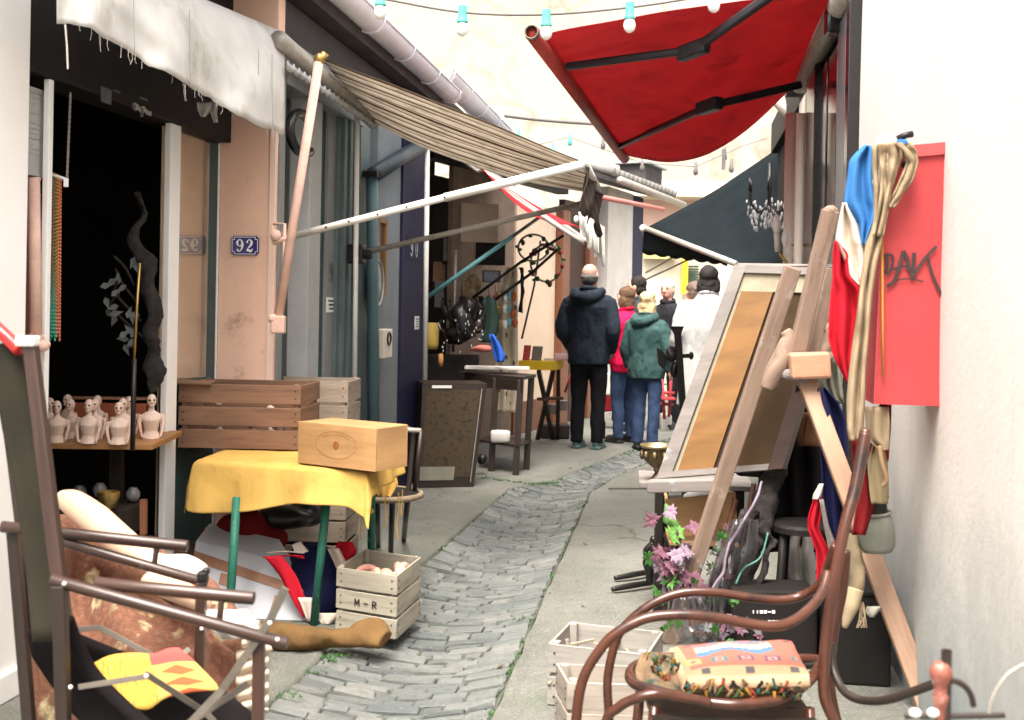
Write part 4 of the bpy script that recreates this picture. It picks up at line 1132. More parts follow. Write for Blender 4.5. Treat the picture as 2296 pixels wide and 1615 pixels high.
for i, (x, y_, s_, lab) in enumerate(spots):
    o = bust if i == 0 else copy_tree(bust)
    p = P(x, 900, y_); o.location = (p.x, p.y, zT); o.scale = (s_ * 1.03,) * 3; o.rotation_euler = (0, 0, random.uniform(-.35, .45)); o['label'] = lab
# pots below
pt = MB()
for i, (x, y) in enumerate(((178, 1108), (224, 1102), (298, 1112))):
    MB().lathe([(.0, 0), (.02, 0), (.03, .02), (.03, .04), (.018, .055), (.016, .06)], P(x, y + 12, 4.95) , 14).build('jar', plain('grey_glaze', (.14, .14, .15), .3), smooth=True, label=('small grey jar under the doll table, left one', 'small grey jar under the doll table, middle one', 'small grey jar under the doll table by the inner leg')[i], cat='jar', group='jars under the doll table')
q = MB().obox(P(225, 1160, 4.9), (.16, 0, 0), (0, .14, 0), (0, 0, .055)); q.build('low_shelf', M['interior'], label='dark low shelf carrying the small jars', cat='shelf')
q = MB().lathe([(0, 0), (.03, 0), (.045, .05), (.045, .07)], P(243, 1140, 4.75), 16); q.build('tin', M['brass'], smooth=True, label='brass tin behind the mannequin thigh', cat='tin')
# dark driftwood figure with dusty leaves and a gilt rod
tr = thing('bark_column', 'dark rough piece of bark hanging inside the shop', 'bark', P(330, 700, 5.0))
b = MB(); b.tube(cr([P(325, 430, 5.05), P(318, 540, 5.03), P(335, 650, 5.0), P(340, 760, 5.0), P(343, 830, 5.0), P(340, 882, 5.0)], 8), [.012, .03, .04, .042, .036, .012], 14); b.jitter(.05, 9).jitter(.012, 40); b.build('trunk', plain('dim_bark', (.028, .025, .024), .9, .5, 25, .6, bd=.02), tr, smooth=True)
for k in range(4): MB().tube(cr([P(300 + k * 8, 640 + k * 40, 4.98), P(280 - k * 10, 600 + k * 30, 4.9), P(255 + k * 4, 575 + k * 28, 4.86)], 6), .006, 5).build('branch', plain('dim_bark', (.07, .06, .055)), tr, smooth=True)
q = MB(); random.seed(21)
for x, y in ((297, 590), (305, 600), (265, 623), (256, 630), (240, 640), (271, 648), (262, 655), (240, 680), (252, 690), (262, 702), (290, 700), (297, 715), (300, 705), (247, 705), (288, 738), (280, 748), (275, 760), (292, 770), (300, 745), (290, 775), (284, 785), (255, 720)):
    c = P(x, y, 4.86 + random.uniform(-.05, .05)); a = random.random() * 6.28; d1 = V((math.cos(a), random.uniform(-.3, .3), math.sin(a))) * .028; d2 = V((-math.sin(a), random.uniform(-.6, .2), math.cos(a))) * .016
    q.grid([[c - d1, c - d1 * .4 + d2 * .9, c + d1], [c - d1, c + V((0, .006, 0)), c + d1], [c - d1, c - d1 * .4 - d2 * .9, c + d1]])
q.build('dried_leaves', M['grey_leaf'], smooth=True, label='sprig of pale dusty leaves against the dark bark column', cat='leaves')
MB().tube([P(313, 590, 4.7), P(300, 805, 4.7)], .006, 6).build('gilt_rod', M['brass'], smooth=True, label='thin gilt rod leaning inside the dark shop', cat='rod')
MB().tube([P(301, 805, 4.68), P(297, 1010, 4.68)], .011, 6).build('black_pole', M['black_metal'], smooth=True, label='black pole before the doll busts', cat='pole')
# strings of beads with a chain and tag
bd_ = thing('bead_strings', 'hanging strings of brown, orange and green beads at the shop door', 'beads', P(125, 390, 4.5))
cs = [(.10, .08, .07), (.14, .10, .07), (.20, .13, .06), (.16, .14, .05), (.34, .15, .05), (.45, .17, .05), (.45, .12, .05)]
for k in range(7):
    x0, x1 = 111 + k * 4.2, 112 + k * 3.6; m_ = NT('bead_thread_%d' % k)
    z = m_.sep(m_.coord())[2]
    r_ = m_.ramp(z, [(0, (.03, .28, .18) if k < 5 else (.45, .1, .06)), (.5, (.03, .28, .18) if k < 4 else (.4, .12, .05)), (.95, cs[k])])
    mp = r_.node.inputs[0].links[0]
    mr = m_.n('ShaderNodeMapRange'); mr.inputs[1].default_value = 1.2; mr.inputs[2].default_value = 1.55; m_.l(z, mr.inputs[0]); m_.l(mr.outputs[0], r_.node.inputs[0])
    m_.base(r_); m_.set(Roughness=.5)
    q = MB(); n = 46; pa, pb = P(x0, 386 + k * 2, 4.3), P(x1, 762 - (k % 3) * 8, 4.3)
    for j in range(n): q.ell(pa + (pb - pa) * (j / (n - 1)), .0048, .0048, .007, n=6)
    q.build('bead_string', m_.m, bd_, smooth=True)
q = MB().tube([P(108, 388, 4.3), P(152, 404, 4.3)], .006, 6); q.build('rail', M['white_metal'], bd_)
ch = thing('chain', 'thin metal chain with a white tag hanging beside the bead strings', 'chain', P(155, 215, 4.5))
q = MB(); n = 34
for k in range(n):
    c = P(158 - 8 * k / n, 212 + 190 * k / n, 4.3); ax = V((1, 0, 0)) if k % 2 else V((0, 1, 0))
    q.tube([c + ax * (.004 * math.cos(t)) + UP * (.008 * math.sin(t)) for t in [j * .785 for j in range(8)]], .0014, 4, closed=True)
q.build('links', plain('chain_metal', (.35, .33, .30), .4, .2, 10, 0, .6), ch)
q = MB().obox(P(148, 410, 4.29), (.009, 0, 0), (0, .002, 0), (0, 0, .016)); q.build('tag', M['white_enamel'], ch, bevel=.001)
# pink upright at the left edge of the shop
pk = thing('awning_crank_arm', 'pink upright arm with a ring fitting beside the white pier', 'awning arm', P(80, 750, 4.2))
MB().tube([P(76, 402, 4.2), P(80, 752, 4.2)], .022, 10).build('arm', M['pink_metal'], pk, smooth=True)
q = MB().tube([P(60, 402, 4.2), P(90, 402, 4.2)], .008, 8); q.tube([P(60, 440, 4.2), P(90, 438, 4.2)], .006, 8); q.build('upper_bracket', M['pink_metal'], pk, smooth=True)
q = MB().obox(P(76, 770, 4.18), (.03, 0, 0), (0, .03, 0), (0, 0, .03)); q.ell(P(98, 775, 4.16), .022); q.ell(P(106, 772, 4.16), .012); q.build('foot_bracket', M['pink_metal'], pk, bevel=.006)

# ------------------------------------------------------------------ the yellow table and what stands on and under it
ZT = .70
c00, c10, c11 = PZ(446, 1031, ZT), PZ(816, 1057, ZT), PZ(886, 1013, ZT)
c01 = c00 + (c11 - c10) * 1.0
ex1 = (c10 - c00); ey1 = (c11 - c10)
tb = thing('folding_table', 'folding table with mottled green metal legs under the yellow cloth', 'table', (c00 + c11) / 2 - UP * ZT)
q = MB().prism([c00 - UP * .012, c10 - UP * .012, c11 - UP * .012, c01 - UP * .012], -UP * .025); q.build('tabletop', M['crate_grey'], tb)
for (x0, y0, x1, y1, Y0, Y1) in ((531, 1115, 512, 1418, 4.98, 4.95), (735, 1095, 704, 1402, 4.99, 4.99)):
    MB().tube([P(x0, y0, Y0), PZ(x1, y1, 0)], .019, 12).build('leg', M['green_metal'], tb, smooth=True)
for p in (c01 + ex1 * .12, c11 - ex1 * .15): MB().tube([p - UP * .03, V((p.x, p.y + .05, 0))], .019, 10).build('leg', M['green_metal'], tb, smooth=True)
q = MB().beam(P(535, 1135, 5.15), P(735, 1112, 5.0), .02, .03); q.build('cross_bar', M['green_metal'], tb)
# cloth over the table: top sheet bending down over three edges
yc = thing('tablecloth', 'yellow cotton cloth draped over the folding table', 'tablecloth', c00)
exn, eyn = ex1.normalized(), ey1.normalized(); Lx, Ly = ex1.length, ey1.length
g = []
nxx, nyy = 64, 44
for j in range(nyy):
    v_ = -1 + 2 * j / (nyy - 1)
    line = []
    for i in range(nxx):
        u = -.16 + 1.30 * i / (nxx - 1)
        # v from front hem (-1) to the back of the top (+1)
        s_ = u * Lx; t_ = (v_ + .42) / 1.42 * Ly if v_ > -.42 else 0.0
        drop = 0.0
        fh = .20 + .03 * math.sin(u * 5 + 1) - .03 * u + (.02 if u > .93 else 0) * (u - .93) * 14
        out = 0.0
        if v_ < -.42:
            k = (-.42 - v_) / .58; drop += fh * k; out = .02 + .045 * k + .016 * math.sin(u * 17 + 1.5) * k + .01 * noise.noise(V((u * 6, v_ * 3, 1)))
        ss = min(max(s_, 0), Lx)
        ex_d = s_ - ss
        p = c00 + exn * ss + eyn * t_ - eyn * out
        if ex_d:
            dd = abs(ex_d); sg = 1 if ex_d > 0 else -1
            p += exn * sg * (.018 + .25 * dd + .012 * math.sin(t_ * 22) * min(dd * 12, 1)); drop = max(drop, dd * .9 + drop * (.6 if sg < 0 else .45))
        p.z = ZT + .004 + .004 * noise.noise(V((u * 7, v_ * 5, 4))) - drop
        line.append(p)
    g.append(line)
MB().grid(g).build('sheet', M['yellow_cloth'], yc, smooth=True, solid=.0022, subd=1)
q = MB()
for x, y0, L in ((811, 1146, 62), (818, 1150, 40), (866, 1110, 70), (893, 1105, 105), (902, 1098, 60)):
    q.tube(cr([P(x, y0, 5.0), P(x + random.uniform(-4, 4), y0 + L * .35, 5.0), P(x + random.uniform(-5, 5), y0 + L * .7, 5.0), P(x + random.uniform(-3, 3), y0 + L, 5.0)], 5), .003, 5)
q.ell(P(826, 1146, 4.98), .025, .02, .016); q.build('loose_thread', plain('ochre_thread', (.45, .28, .07), .9), yc, smooth=True)

def slat_crate(name, label, group, o, ux, uy, uz, nsl, mat, th=.010, gap=.018, post=.028, local=False, wob=.004):
    """open slatted crate: corner o (front left bottom), edge vectors; boards are the surface of its four sides"""
    t_ = thing(name, label, 'crate', o, group)
    ux, uy, uz = V(ux), V(uy), V(uz); X, Y_, Z = ux.normalized(), uy.normalized(), uz.normalized()
    H_ = uz.length; bh = (H_ - gap * (nsl - 1)) / nsl
    sides = (('front_slats', o, X, ux.length, -Y_), ('back_slats', o + uy, X, ux.length, Y_), ('end_slats', o, Y_, uy.length, -X), ('end_slats', o + ux, Y_, uy.length, X))
    for nm, a, dr, L, nr in sides:
        mb = MB()
        for k in range(nsl):
            z0 = k * (bh + gap); w0, w1 = random.uniform(-wob, wob), random.uniform(-wob, wob)
            e_ = th if nm == 'end_slats' else 0
            c = a + dr * L / 2 + Z * (z0 + bh / 2) + nr * (-th / 2)
            mb.obox(c, dr * (L / 2 - (th + .001 if nm == 'end_slats' else 0)), nr * th / 2, Z * bh / 2 + dr * (w1 - w0) * .5)
        so = mb.build(nm, mat, t_, bevel=.002); mb = MB()
        for k in range(nsl):
            for e_ in (.025, L - .025):
                for q_ in (.3, .7): mb.obox(a + dr * e_ + Z * (k * (bh + gap) + bh * q_) + nr * .001, dr * .003, nr * .0015, Z * .003)
        mb.build('nails', M['black_metal'], so)
    for sx in (0, 1):
        for sy in (0, 1):
            mb = MB(); c = o + ux * sx + uy * sy + X * (post / 2 + th + .001) * (1 - 2 * sx) + Y_ * (post / 2 + th + .001) * (1 - 2 * sy) + uz * .5
            mb.obox(c, X * post / 2, Y_ * post / 2, Z * (H_ / 2 + .006)); mb.build('corner_post', mat, t_, bevel=.003)
    mb = MB().obox(o + (ux + uy) / 2 + Z * .008, X * (ux.length / 2 - th - .002), Y_ * (uy.length / 2 - th - .002), Z * .005); mb.build('bottom', mat, t_)
    return t_
# brown crate on the left of the table
o = P(398, 1027, 5.42); o.z = ZT + .012
uxc = P(672, 1030, 5.40); uxc.z = o.z; uxc = uxc - o
uyc = V((-uxc.y, uxc.x, 0)).normalized() * .36 + uxc * .03
slat_crate('wooden_crate', 'brown slatted crate on the left of the yellow table', 'slatted wooden crates', o, uxc, uyc, V((0, 0, .305)), 3, M['crate_brown'])
q = MB(); random.seed(9)
for k in range(26):
    a, b_ = random.uniform(.08, .92), random.uniform(.1, .5)
    q.ell(o + uxc * a + uyc * b_ + UP * random.uniform(.03, .2), .025, .02, .018, Quaternion((random.random(), random.random(), random.random(), 1)).normalized(), 8)
q.build('doll_heads', M['bust'], label='heap of small pale doll pieces seen between the slats of the brown crate', cat='doll pieces', kind='stuff', smooth=True)
q = MB().obox(o + uxc * .12 + uyc * .05 + UP * .312, (uxc.normalized() * .09), uyc.normalized() * .045 + UP * .004, UP * .004); q.build('loose_slat', M['crate_brown'], label='loose thin slat lying on the brown crate rim', cat='slat')
# grey crates behind, one on another
o2 = P(463, 1000, 6.05); o2.z = .02; ux2 = P(778, 1000, 6.0); ux2.z = .02; ux2 = ux2 - o2
uy2 = V((-ux2.y, ux2.x, 0)).normalized() * .34
ztop = P(463, 850, 6.05).z
hh = (ztop - .02 - .03) / 4
for k in range(4): slat_crate('wooden_crate', ('lowest grey crate of the stack behind the yellow table', 'second grey crate from the ground behind the yellow table', 'third grey crate from the ground behind the yellow table', 'topmost grey crate of the stack behind the brown crate')[k], 'slatted wooden crates', o2 + UP * k * (hh + .01), ux2, uy2, V((0, 0, hh)), 2, M['crate_grey'])
# wine box
w0, w1, w2 = PZ(667, 1038, ZT + .012), PZ(842, 1059, ZT + .012), PZ(877, 1043, ZT + .012)
wb = thing('wine_box', 'pale pine wine box with a burnt oval mark on the yellow cloth', 'box', w0)
wx = (w1 - w0); wxn = wx.normalized(); wyn = V((-wxn.y, wxn.x, 0)); wl_ = (w2 - w1).length * .98; wh = .182
th_ = .010
q = MB().obox(w0 + wx / 2 + wyn * th_ / 2 + UP * wh / 2, wxn * wx.length / 2, wyn * th_ / 2, UP * wh / 2); q.build('front_board', M['pine'], wb, bevel=.002)
q = MB().obox(w0 + wx / 2 + wyn * (wl_ - th_ / 2) + UP * wh / 2, wxn * wx.length / 2, wyn * th_ / 2, UP * wh / 2); q.build('back_board', M['pine'], wb, bevel=.002)
for c in (w0 + wxn * th_ / 2, w1 - wxn * th_ / 2):
    q = MB().obox(c + wyn * wl_ / 2 + UP * wh / 2, wxn * th_ / 2, wyn * (wl_ / 2 - th_ - .0005), UP * (wh / 2 - .001)); q.build('end_board', M['pine'], wb, bevel=.002)
q = MB().obox(w0 + wx / 2 + wyn * wl_ / 2 + UP * (wh - .006), wxn * (wx.length / 2 - th_ - .001), wyn * (wl_ / 2 - th_ - .001), UP * .004); q.build('lid', M['pine'], wb, bevel=.001)
cc_ = w0 + wx * .5 + UP * wh * .52
q = ribbon([cc_ + wxn * (.112 * math.cos(t)) + UP * (.058 * math.sin(t)) for t in [k * .1309 for k in range(49)]], .0016, -wyn, .0012); q.build('oval_mark', M['burn'], wb)
q = MB()
for t in [k * .62 for k in range(10)]: q.obox(cc_ - wyn * .001 + wxn * .010 * math.cos(t) + UP * .012 * math.sin(t), wxn * .005, wyn * .0008, UP * .005)
q.obox(cc_ - wyn * .001, wxn * .007, wyn * .001, UP * .010)
q.build('crest_mark', M['burn'], wb)
q = MB(); random.seed(4)
for k in range(15):
    t = R(140 - k * 7.2); c = cc_ + wxn * (.093 * math.cos(t)) + UP * (.045 * math.sin(t) + .001) - wyn * .001
    q.obox(c, wxn * .0011, wyn * .0006, UP * .0036)
    if k % 3: q.obox(c + wxn * .0022 + UP * random.choice((-.003, 0, .003)), wxn * .0016, wyn * .0006, UP * .0007)
q.build('burnt_lettering', M['burn'], wb)

# lower crate with the letters M-R
f1, f2 = PZ(888, 1437, 0), PZ(943, 1384, 0)
hz = .268
f0 = PZ(752, 1413, 0)
uxm = f1 - f0; uym = f2 - f1
mc = slat_crate('wooden_crate', 'pale three-board crate lettered M-R on the ground below the yellow table', 'slatted wooden crates', f0 + UP * .004, uxm, uym, V((0, 0, hz)), 3, M['crate_pale'], gap=.012, post=.022)
X, Yn = uxm.normalized(), uym.normalized(); nf = -V((-X.y, X.x, 0)); nf = nf if nf.y < 0 else -nf
tc = f0 + uxm * .52 + UP * .135 + nf * .002
q = MB()
def strk(a, b): q.v and None; return ribbon([tc + X * a[0] * .03 + UP * a[1] * .03, tc + X * b[0] * .03 + UP * b[1] * .03], .005, nf, .002)
segs = [((-2.0, -.5), (-2.0, .5)), ((-2.0, .5), (-1.65, -.2)), ((-1.65, -.2), (-1.3, .5)), ((-1.3, .5), (-1.3, -.5)), ((-.5, 0), (.2, 0)), ((1.0, -.5), (1.0, .5)), ((1.0, .5), (1.6, .4)), ((1.6, .4), (1.6, .1)), ((1.6, .1), (1.0, 0)), ((1.2, 0), (1.7, -.5))]
merge(*[strk(a, b) for a, b in segs]).build('letters', M['black_metal'], mc)
# doll limbs in the crate
dl = thing('doll_parts', 'pink rubber doll parts lying in the M-R crate', 'doll parts', f0 + (uxm + uym) / 2 + UP * .2)
base = f0 + UP * .20
MB().loft([(base + uxm * .62 + uym * .45 + UP * z_, rx, ry) for z_, rx, ry in ((-.02, .06, .05), (.01, .055, .045), (.035, .035, .03), (.055, .012, .012))]).build('torso', M['doll_pink'], dl, smooth=True, subd=1)
for a, b_, c, d__ in ((.78, .5, .88, .8), (.70, .75, .80, .5), (.5, .3, .62, .2), (.85, .35, .95, .5)):
    MB().tube(cr([base + uxm * a + uym * b_ + UP * .03, base + uxm * (a + c) / 2 + uym * (b_ + d__) / 2 + UP * .055, base + uxm * c + uym * d__ + UP * .03], 5), [.014, .018, .013], 8).build('limb', M['doll_pink'], dl, smooth=True)
q = MB().tube([base + uxm * .30 + uym * .45 + X * (.04 * math.cos(t)) + Yn * (.035 * math.sin(t)) + UP * (.025 + .01 * math.sin(t)) for t in [k * .42 for k in range(15)]], .017, 8, closed=True); q.build('ring_limb', M['doll_pink'], dl, smooth=True)
MB().obox(base + uxm * .78 + uym * .22 + UP * .01, X * .05, Yn * .03, UP * .012).build('hand', M['doll_pink'], dl, bevel=.012)
MB().obox(base + (uxm + uym) / 2 - UP * .03, X * .14, Yn * .07, UP * .02).build('packing', M['white_cloth'], dl, bevel=.01)
# white box with brown tape leaning under the table
b0, b1, b2_ = P(440, 1213, 5.32), P(692, 1402, 5.04), P(425, 1330, 5.16); bn = (b1 - b0).cross(b2_ - b0).normalized()
def onb(x, y):
    r = ray(x, y); return EYE + r * ((b0 - EYE).dot(bn) / r.dot(bn))
wq = [onb(440, 1213), onb(600, 1250), onb(694, 1402), onb(578, 1402), onb(425, 1310)]
bx = thing('white_box', 'big white box with brown tape tipped under the yellow table', 'box', wq[3])
MB().prism(wq, V((.02, .16, .05))).build('case', M['white_board'], bx, bevel=.008)
nb = -V((.02, .16, .05)).normalized()
nb = bn if bn.y < 0 else -bn
def quadp(pts): return [onb(x, y) + nb * .003 for x, y, Y in pts]
MB().prism(quadp([(438, 1236, 0), (638, 1304, 0), (652, 1330, 0), (434, 1260, 0)]), nb * .002).build('tape', M['tape'], bx)
for pts in ([(617, 1335, 4.84), (632, 1340, 4.84), (612, 1402, 4.8), (597, 1398, 4.8)], [(496, 1285, 4.9), (520, 1292, 4.9), (512, 1318, 4.9), (490, 1310, 4.9)]):
    MB().prism(quadp(pts), nb * .002).build('tape', M['tape'], bx)
# navy, red and white bundle of flag cloth
fb = thing('flag_bundle', 'bundle of navy, red and white flag cloth under the yellow table', 'flag', PZ(720, 1385, 0))
b = MB(); b.ell(P(712, 1285, 5.32), .13, .13, .13); b.ell(P(722, 1340, 5.2), .09, .09, .10); b.ell(P(690, 1245, 5.36), .09, .08, .06)
b.build('navy_field', M['navy_cloth'], fb, remesh=.012, sm=4)
def cstrip(pts, wd, Y, mat, nm, par, amp=.008):
    g = []
    for i, (x, y) in enumerate([(p.x, p.z) for p in cr([V((x, 0, y)) for x, y in pts], 6)]):
        w_ = wd[0] + (wd[1] - wd[0]) * i / (len(pts) * 6 - 6)
        g.append([P(x - w_ / 2 + w_ * k / 4, y, Y + amp * math.sin(k * 1.6 + i * .4)) for k in range(5)])
    return MB().grid(g).build(nm, mat, par, smooth=True, solid=.006)
cstrip([(612, 1248), (645, 1290), (668, 1340), (692, 1385)], (42, 26), 5.02, M['flag_red'], 'red_stripe', fb)
cstrip([(598, 1240), (640, 1237), (680, 1240)], (6, 6), 5.1, M['flag_white'], 'white_edge', fb)
cstrip([(600, 1250), (650, 1246), (672, 1248), (676, 1252)], (20, 14), 5.08, M['flag_red'], 'red_fold', fb)
MB().prism([P(655, 1222, 5.15), P(672, 1215, 5.15), P(690, 1238, 5.12), P(660, 1240, 5.12)], V((0, .02, 0))).build('white_corner', M['flag_white'], fb, bevel=.004)
q = cloth_rows([(1375, 715, 768), (1390, 712, 752), (1400, 722, 740)], 5.0, 8, 8, .01, 1); q.build('white_hem', M['flag_white'], fb, smooth=True, solid=.006)
q = cloth_rows([(1340, 668, 700), (1395, 690, 700)], 5.0, 6, 6, .008, 1); q.build('white_edge', M['flag_white'], fb, smooth=True, solid=.005)
q = cloth_rows([(1215, 760, 790), (1240, 745, 800), (1270, 752, 770)], 5.2, 8, 8, .015, 1); q.build('red_corner', M['flag_red'], fb, smooth=True, solid=.006)
q = cloth_rows([(1230, 735, 760), (1262, 750, 775), (1275, 755, 768)], 5.12, 8, 8, .015, 1); q.build('white_band', M['flag_white'], fb, smooth=True, solid=.006)
b = MB(); b.ell(P(500, 1215, 5.6), .12, .1, .10); b.ell(P(590, 1205, 5.55), .12, .1, .08); b.ell(P(545, 1180, 5.5), .12, .1, .08)
b.jitter(.03, 8).build('red_cloth_heap', M['dark_red'], remesh=.014, sm=3, label='heap of dark red cloth behind the white box', cat='cloth')
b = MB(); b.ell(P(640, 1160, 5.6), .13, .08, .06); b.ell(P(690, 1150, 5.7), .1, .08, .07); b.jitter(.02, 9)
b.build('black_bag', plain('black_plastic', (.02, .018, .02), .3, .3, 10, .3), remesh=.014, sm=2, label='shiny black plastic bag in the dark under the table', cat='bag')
# brown rolled cloth on the ground
b = MB()
pth = cr([PZ(560, 1425, .05), PZ(640, 1425, .06), PZ(720, 1432, .05), PZ(780, 1432, .045), PZ(830, 1425, .06), PZ(862, 1432, .055)], 8)
b.tube(pth, [.05, .062, .056, .045, .055, .062, .04], 18, flat=.8); b.jitter(.022, 9).jitter(.007, 26)
b.tube(cr([PZ(770, 1436, .05), PZ(805, 1410, .085), PZ(845, 1402, .09), PZ(868, 1420, .06)], 7), [.018, .03, .032, .02], 12)
b.build('rolled_cloth', M['brown_cloth'], remesh=.008, sm=2, label='roll of coarse brown cloth lying on the pavement', cat='cloth')

# black bentwood chair behind the table
bc = thing('black_chair', 'black bentwood chair standing behind the yellow table', 'chair', PZ(880, 1215, 0))
sc_ = P(862, 1108, 5.85)
MB().tube([sc_ + V((.19 * math.cos(t), .19 * math.sin(t), 0)) for t in [k * .26 for k in range(24)]], .016, 8, closed=True).build('seat_ring', M['brass'] if False else plain('worn_ring', (.22, .17, .11), .5, .4, 20), bc, smooth=True)
MB().lathe([(0, 0), (.18, 0), (.18, .01), (0, .012)], sc_, 24).build('seat', M['black_wood'], bc)
for x0, x1, y1 in ((845, 848, 1225), (880, 876, 1240), (915, 905, 1212)):
    MB().tube([P(x0, 1112, 5.85), PZ(x1, y1, 0)], .015, 8).build('leg', M['dark_wood'], bc, smooth=True)
MB().tube(cr([P(915, 1110, 5.9), P(922, 1030, 5.9), P(925, 970, 5.9), P(905, 960, 5.9), P(880, 962, 5.95), P(868, 968, 6.0), P(866, 1030, 6.05)], 6), .013, 8).build('back_hoop', M['dark_wood'], bc, smooth=True)
MB().tube([P(880, 962, 5.88), P(944, 966, 5.86)], .013, 8).build('top_rail', M['grey_metal'], bc, smooth=True)
MB().tube([P(944, 966, 5.86), P(930, 1100, 5.88)], .012, 8).build('stile', M['dark_wood'], bc, smooth=True)
q = cloth_rows([(1062, 838, 886), (1085, 836, 892), (1108, 846, 880), (1118, 852, 872)], 5.72, 10, 10, .02, 1.5); q.build('cloth_corner', M['yellow_cloth'], yc, smooth=True, solid=.005)
# ------------------------------------------------------------------ right side: red cabinet, flag
YC = 3.78
RC = thing('wall_cabinet', 'flat red metal cabinet fixed to the white wall with black scrawl', 'cabinet', P(2060, 910, YC))
tl, tr_, br_, bl = P(1984, 332, YC), P(2136, 318, YC), P(2123, 912, YC), P(1958, 906, YC)
dpt = AL * .20
MB().prism([tl, tr_, br_, bl], dpt).build('body', M['red_paint'], RC, bevel=.006)
e_ = -AL
q = MB().prism([tl + e_ * .012 + UP * .0, tr_ + e_ * .012, tr_ + e_ * .012 - UP * .04, tl + e_ * .012 - UP * .04], AL * .011); q.build('top_lip', M['red_lip'], RC, bevel=.003)
q = MB().prism([tl + e_ * .006 + (tr_ - tl) * .0, tl + e_ * .006 + (tr_ - tl) * .018, bl + e_ * .006 + (br_ - bl) * .018, bl + e_ * .006], AL * .005); q.build('edge_strip', M['red_lip'], RC, bevel=.001)
def sc(pts, wd): return ribbon(cr([P(1607 + .379 * x, 229.6 + .379 * y, YC) - AL * .008 for x, y in pts], 6), wd, -AL, .002)
W1 = .0085
merge(sc([(992, 905), (1005, 940), (998, 1000)], W1 * 1.3), sc([(990, 905), (1030, 905), (1040, 935), (1020, 1000), (995, 1015)], W1),
      sc([(1005, 1090), (1050, 1050), (1085, 940), (1100, 880)], W1 * 1.3), sc([(1100, 880), (1125, 930), (1135, 1000)], W1 * 1.4), sc([(1040, 990), (1090, 975), (1140, 965)], W1),
      sc([(1165, 890), (1160, 960), (1150, 1035)], W1 * 1.5), sc([(1150, 1040), (1210, 950), (1260, 890), (1298, 855)], W1 * 1.2), sc([(1240, 905), (1270, 1010), (1300, 1085), (1338, 1158)], W1 * 1.1),
      sc([(1005, 1095), (1060, 1055), (1140, 1045), (1220, 1062)], W1 * .6)).build('scrawl', M['graffiti'], RC)
MB().tube([P(1978, 525, YC - .02), P(1979, 700, YC - .02), P(1980, 845, YC - .02)], .004, 6).build('gold_cord', M['rope'], smooth=True, label='thin twisted gold cord hanging down the red cabinet edge', cat='cord')

FL = thing('draped_flag', 'blue, white and red flag hung from a peg with a cream hem', 'flag', P(1950, 330, 3.75))
YF = 3.74
cloth_rows([(326, 1938, 1953), (345, 1918, 1956), (360, 1905, 1957), (400, 1900, 1955), (450, 1892, 1960), (466, 1895, 1963), (498, 1920, 1956), (530, 1926, 1944), (550, 1932, 1938)], YF, 14, 24, .018, 1.6, .2).build('blue_band', M['flag_blue'], FL, smooth=True, solid=.004)
cloth_rows([(455, 1890, 1898), (470, 1886, 1905), (500, 1880, 1926), (540, 1873, 1938), (552, 1876, 1940), (590, 1896, 1940), (620, 1904, 1938), (642, 1928, 1936)], YF + .012, 14, 24, .018, 1.6, .5).build('white_band', M['flag_white'], FL, smooth=True, solid=.004)
cloth_rows([(540, 1872, 1878), (570, 1868, 1904), (620, 1866, 1906), (650, 1864, 1934), (700, 1860, 1938), (760, 1858, 1930), (800, 1870, 1920), (830, 1885, 1912), (870, 1905, 1912)], YF + .02, 14, 30, .025, 1.8, .1).build('red_band', M['flag_red'], FL, smooth=True, solid=.004)
def hemtube(pts, rads, Y, nm='hem', mat='hem'):
    c = cr([P(x, y, Y + (d_[0] if d_ else 0)) for x, y, *d_ in pts], 7)
    b = MB().tube(c, rads, 12, flat=.3, fdir=(0, 1, 0)); b.jitter(.008, 14).jitter(.005, 45)
    return b.build(nm, M[mat], FL, smooth=True)
cloth_rows([(326, 1954, 1984), (380, 1954, 1988), (430, 1958, 1992), (490, 1954, 1986), (545, 1942, 1976), (600, 1934, 1964), (660, 1927, 1955), (720, 1920, 1950), (780, 1911, 1945), (840, 1904, 1940), (900, 1899, 1938), (960, 1900, 1935), (988, 1905, 1932)], YF - .02, 14, 60, .014, 1.7, .3, 1.2).build('hem', M['hem'], FL, smooth=True, solid=.006)
cloth_rows([(320, 1988, 2040), (340, 2016, 2056), (365, 2034, 2058), (400, 2020, 2048), (440, 2002, 2022), (466, 1990, 2003)], YF - .03, 10, 30, .010, 1.4, .1, 1.5).build('hem_loop', M['hem'], FL, smooth=True, solid=.006)
cloth_rows([(322, 1966, 2018), (350, 1972, 2022), (385, 1974, 2012), (430, 1974, 1998), (480, 1966, 1990), (530, 1956, 1980)], YF - .036, 12, 30, .014, 1.8, .6, 1.5).build('hem_fold', M['hem'], FL, smooth=True, solid=.006)
b = MB(); b.ell(P(1988, 325, YF), .042, .03, .035); b.ell(P(1975, 350, YF), .03, .025, .05); b.ell(P(1965, 400, YF), .022, .02, .06); b.jitter(.012, 20); b.build('gathered_top', M['flag_white'], FL, remesh=.007, sm=2)
q = MB().obox(P(2022, 320, YF - .02), (.016, 0, 0), (0, .012, 0), (0, 0, .01)); q.build('blue_tip', M['flag_blue'], FL, bevel=.006)
pg = thing('peg', 'dark iron peg sticking out above the flag', 'peg', P(2025, 303, YF))
MB().tube([P(2012, 312, YF - .01), P(2032, 303, YF - .02), P(2046, 301, YF - .02)], .011, 8).build('hook', M['black_metal'], pg, smooth=True)
MB().ell(P(2030, 370, YF + .0), .014, .012, .014).build('lower_hook', M['black_metal'], pg, smooth=True)
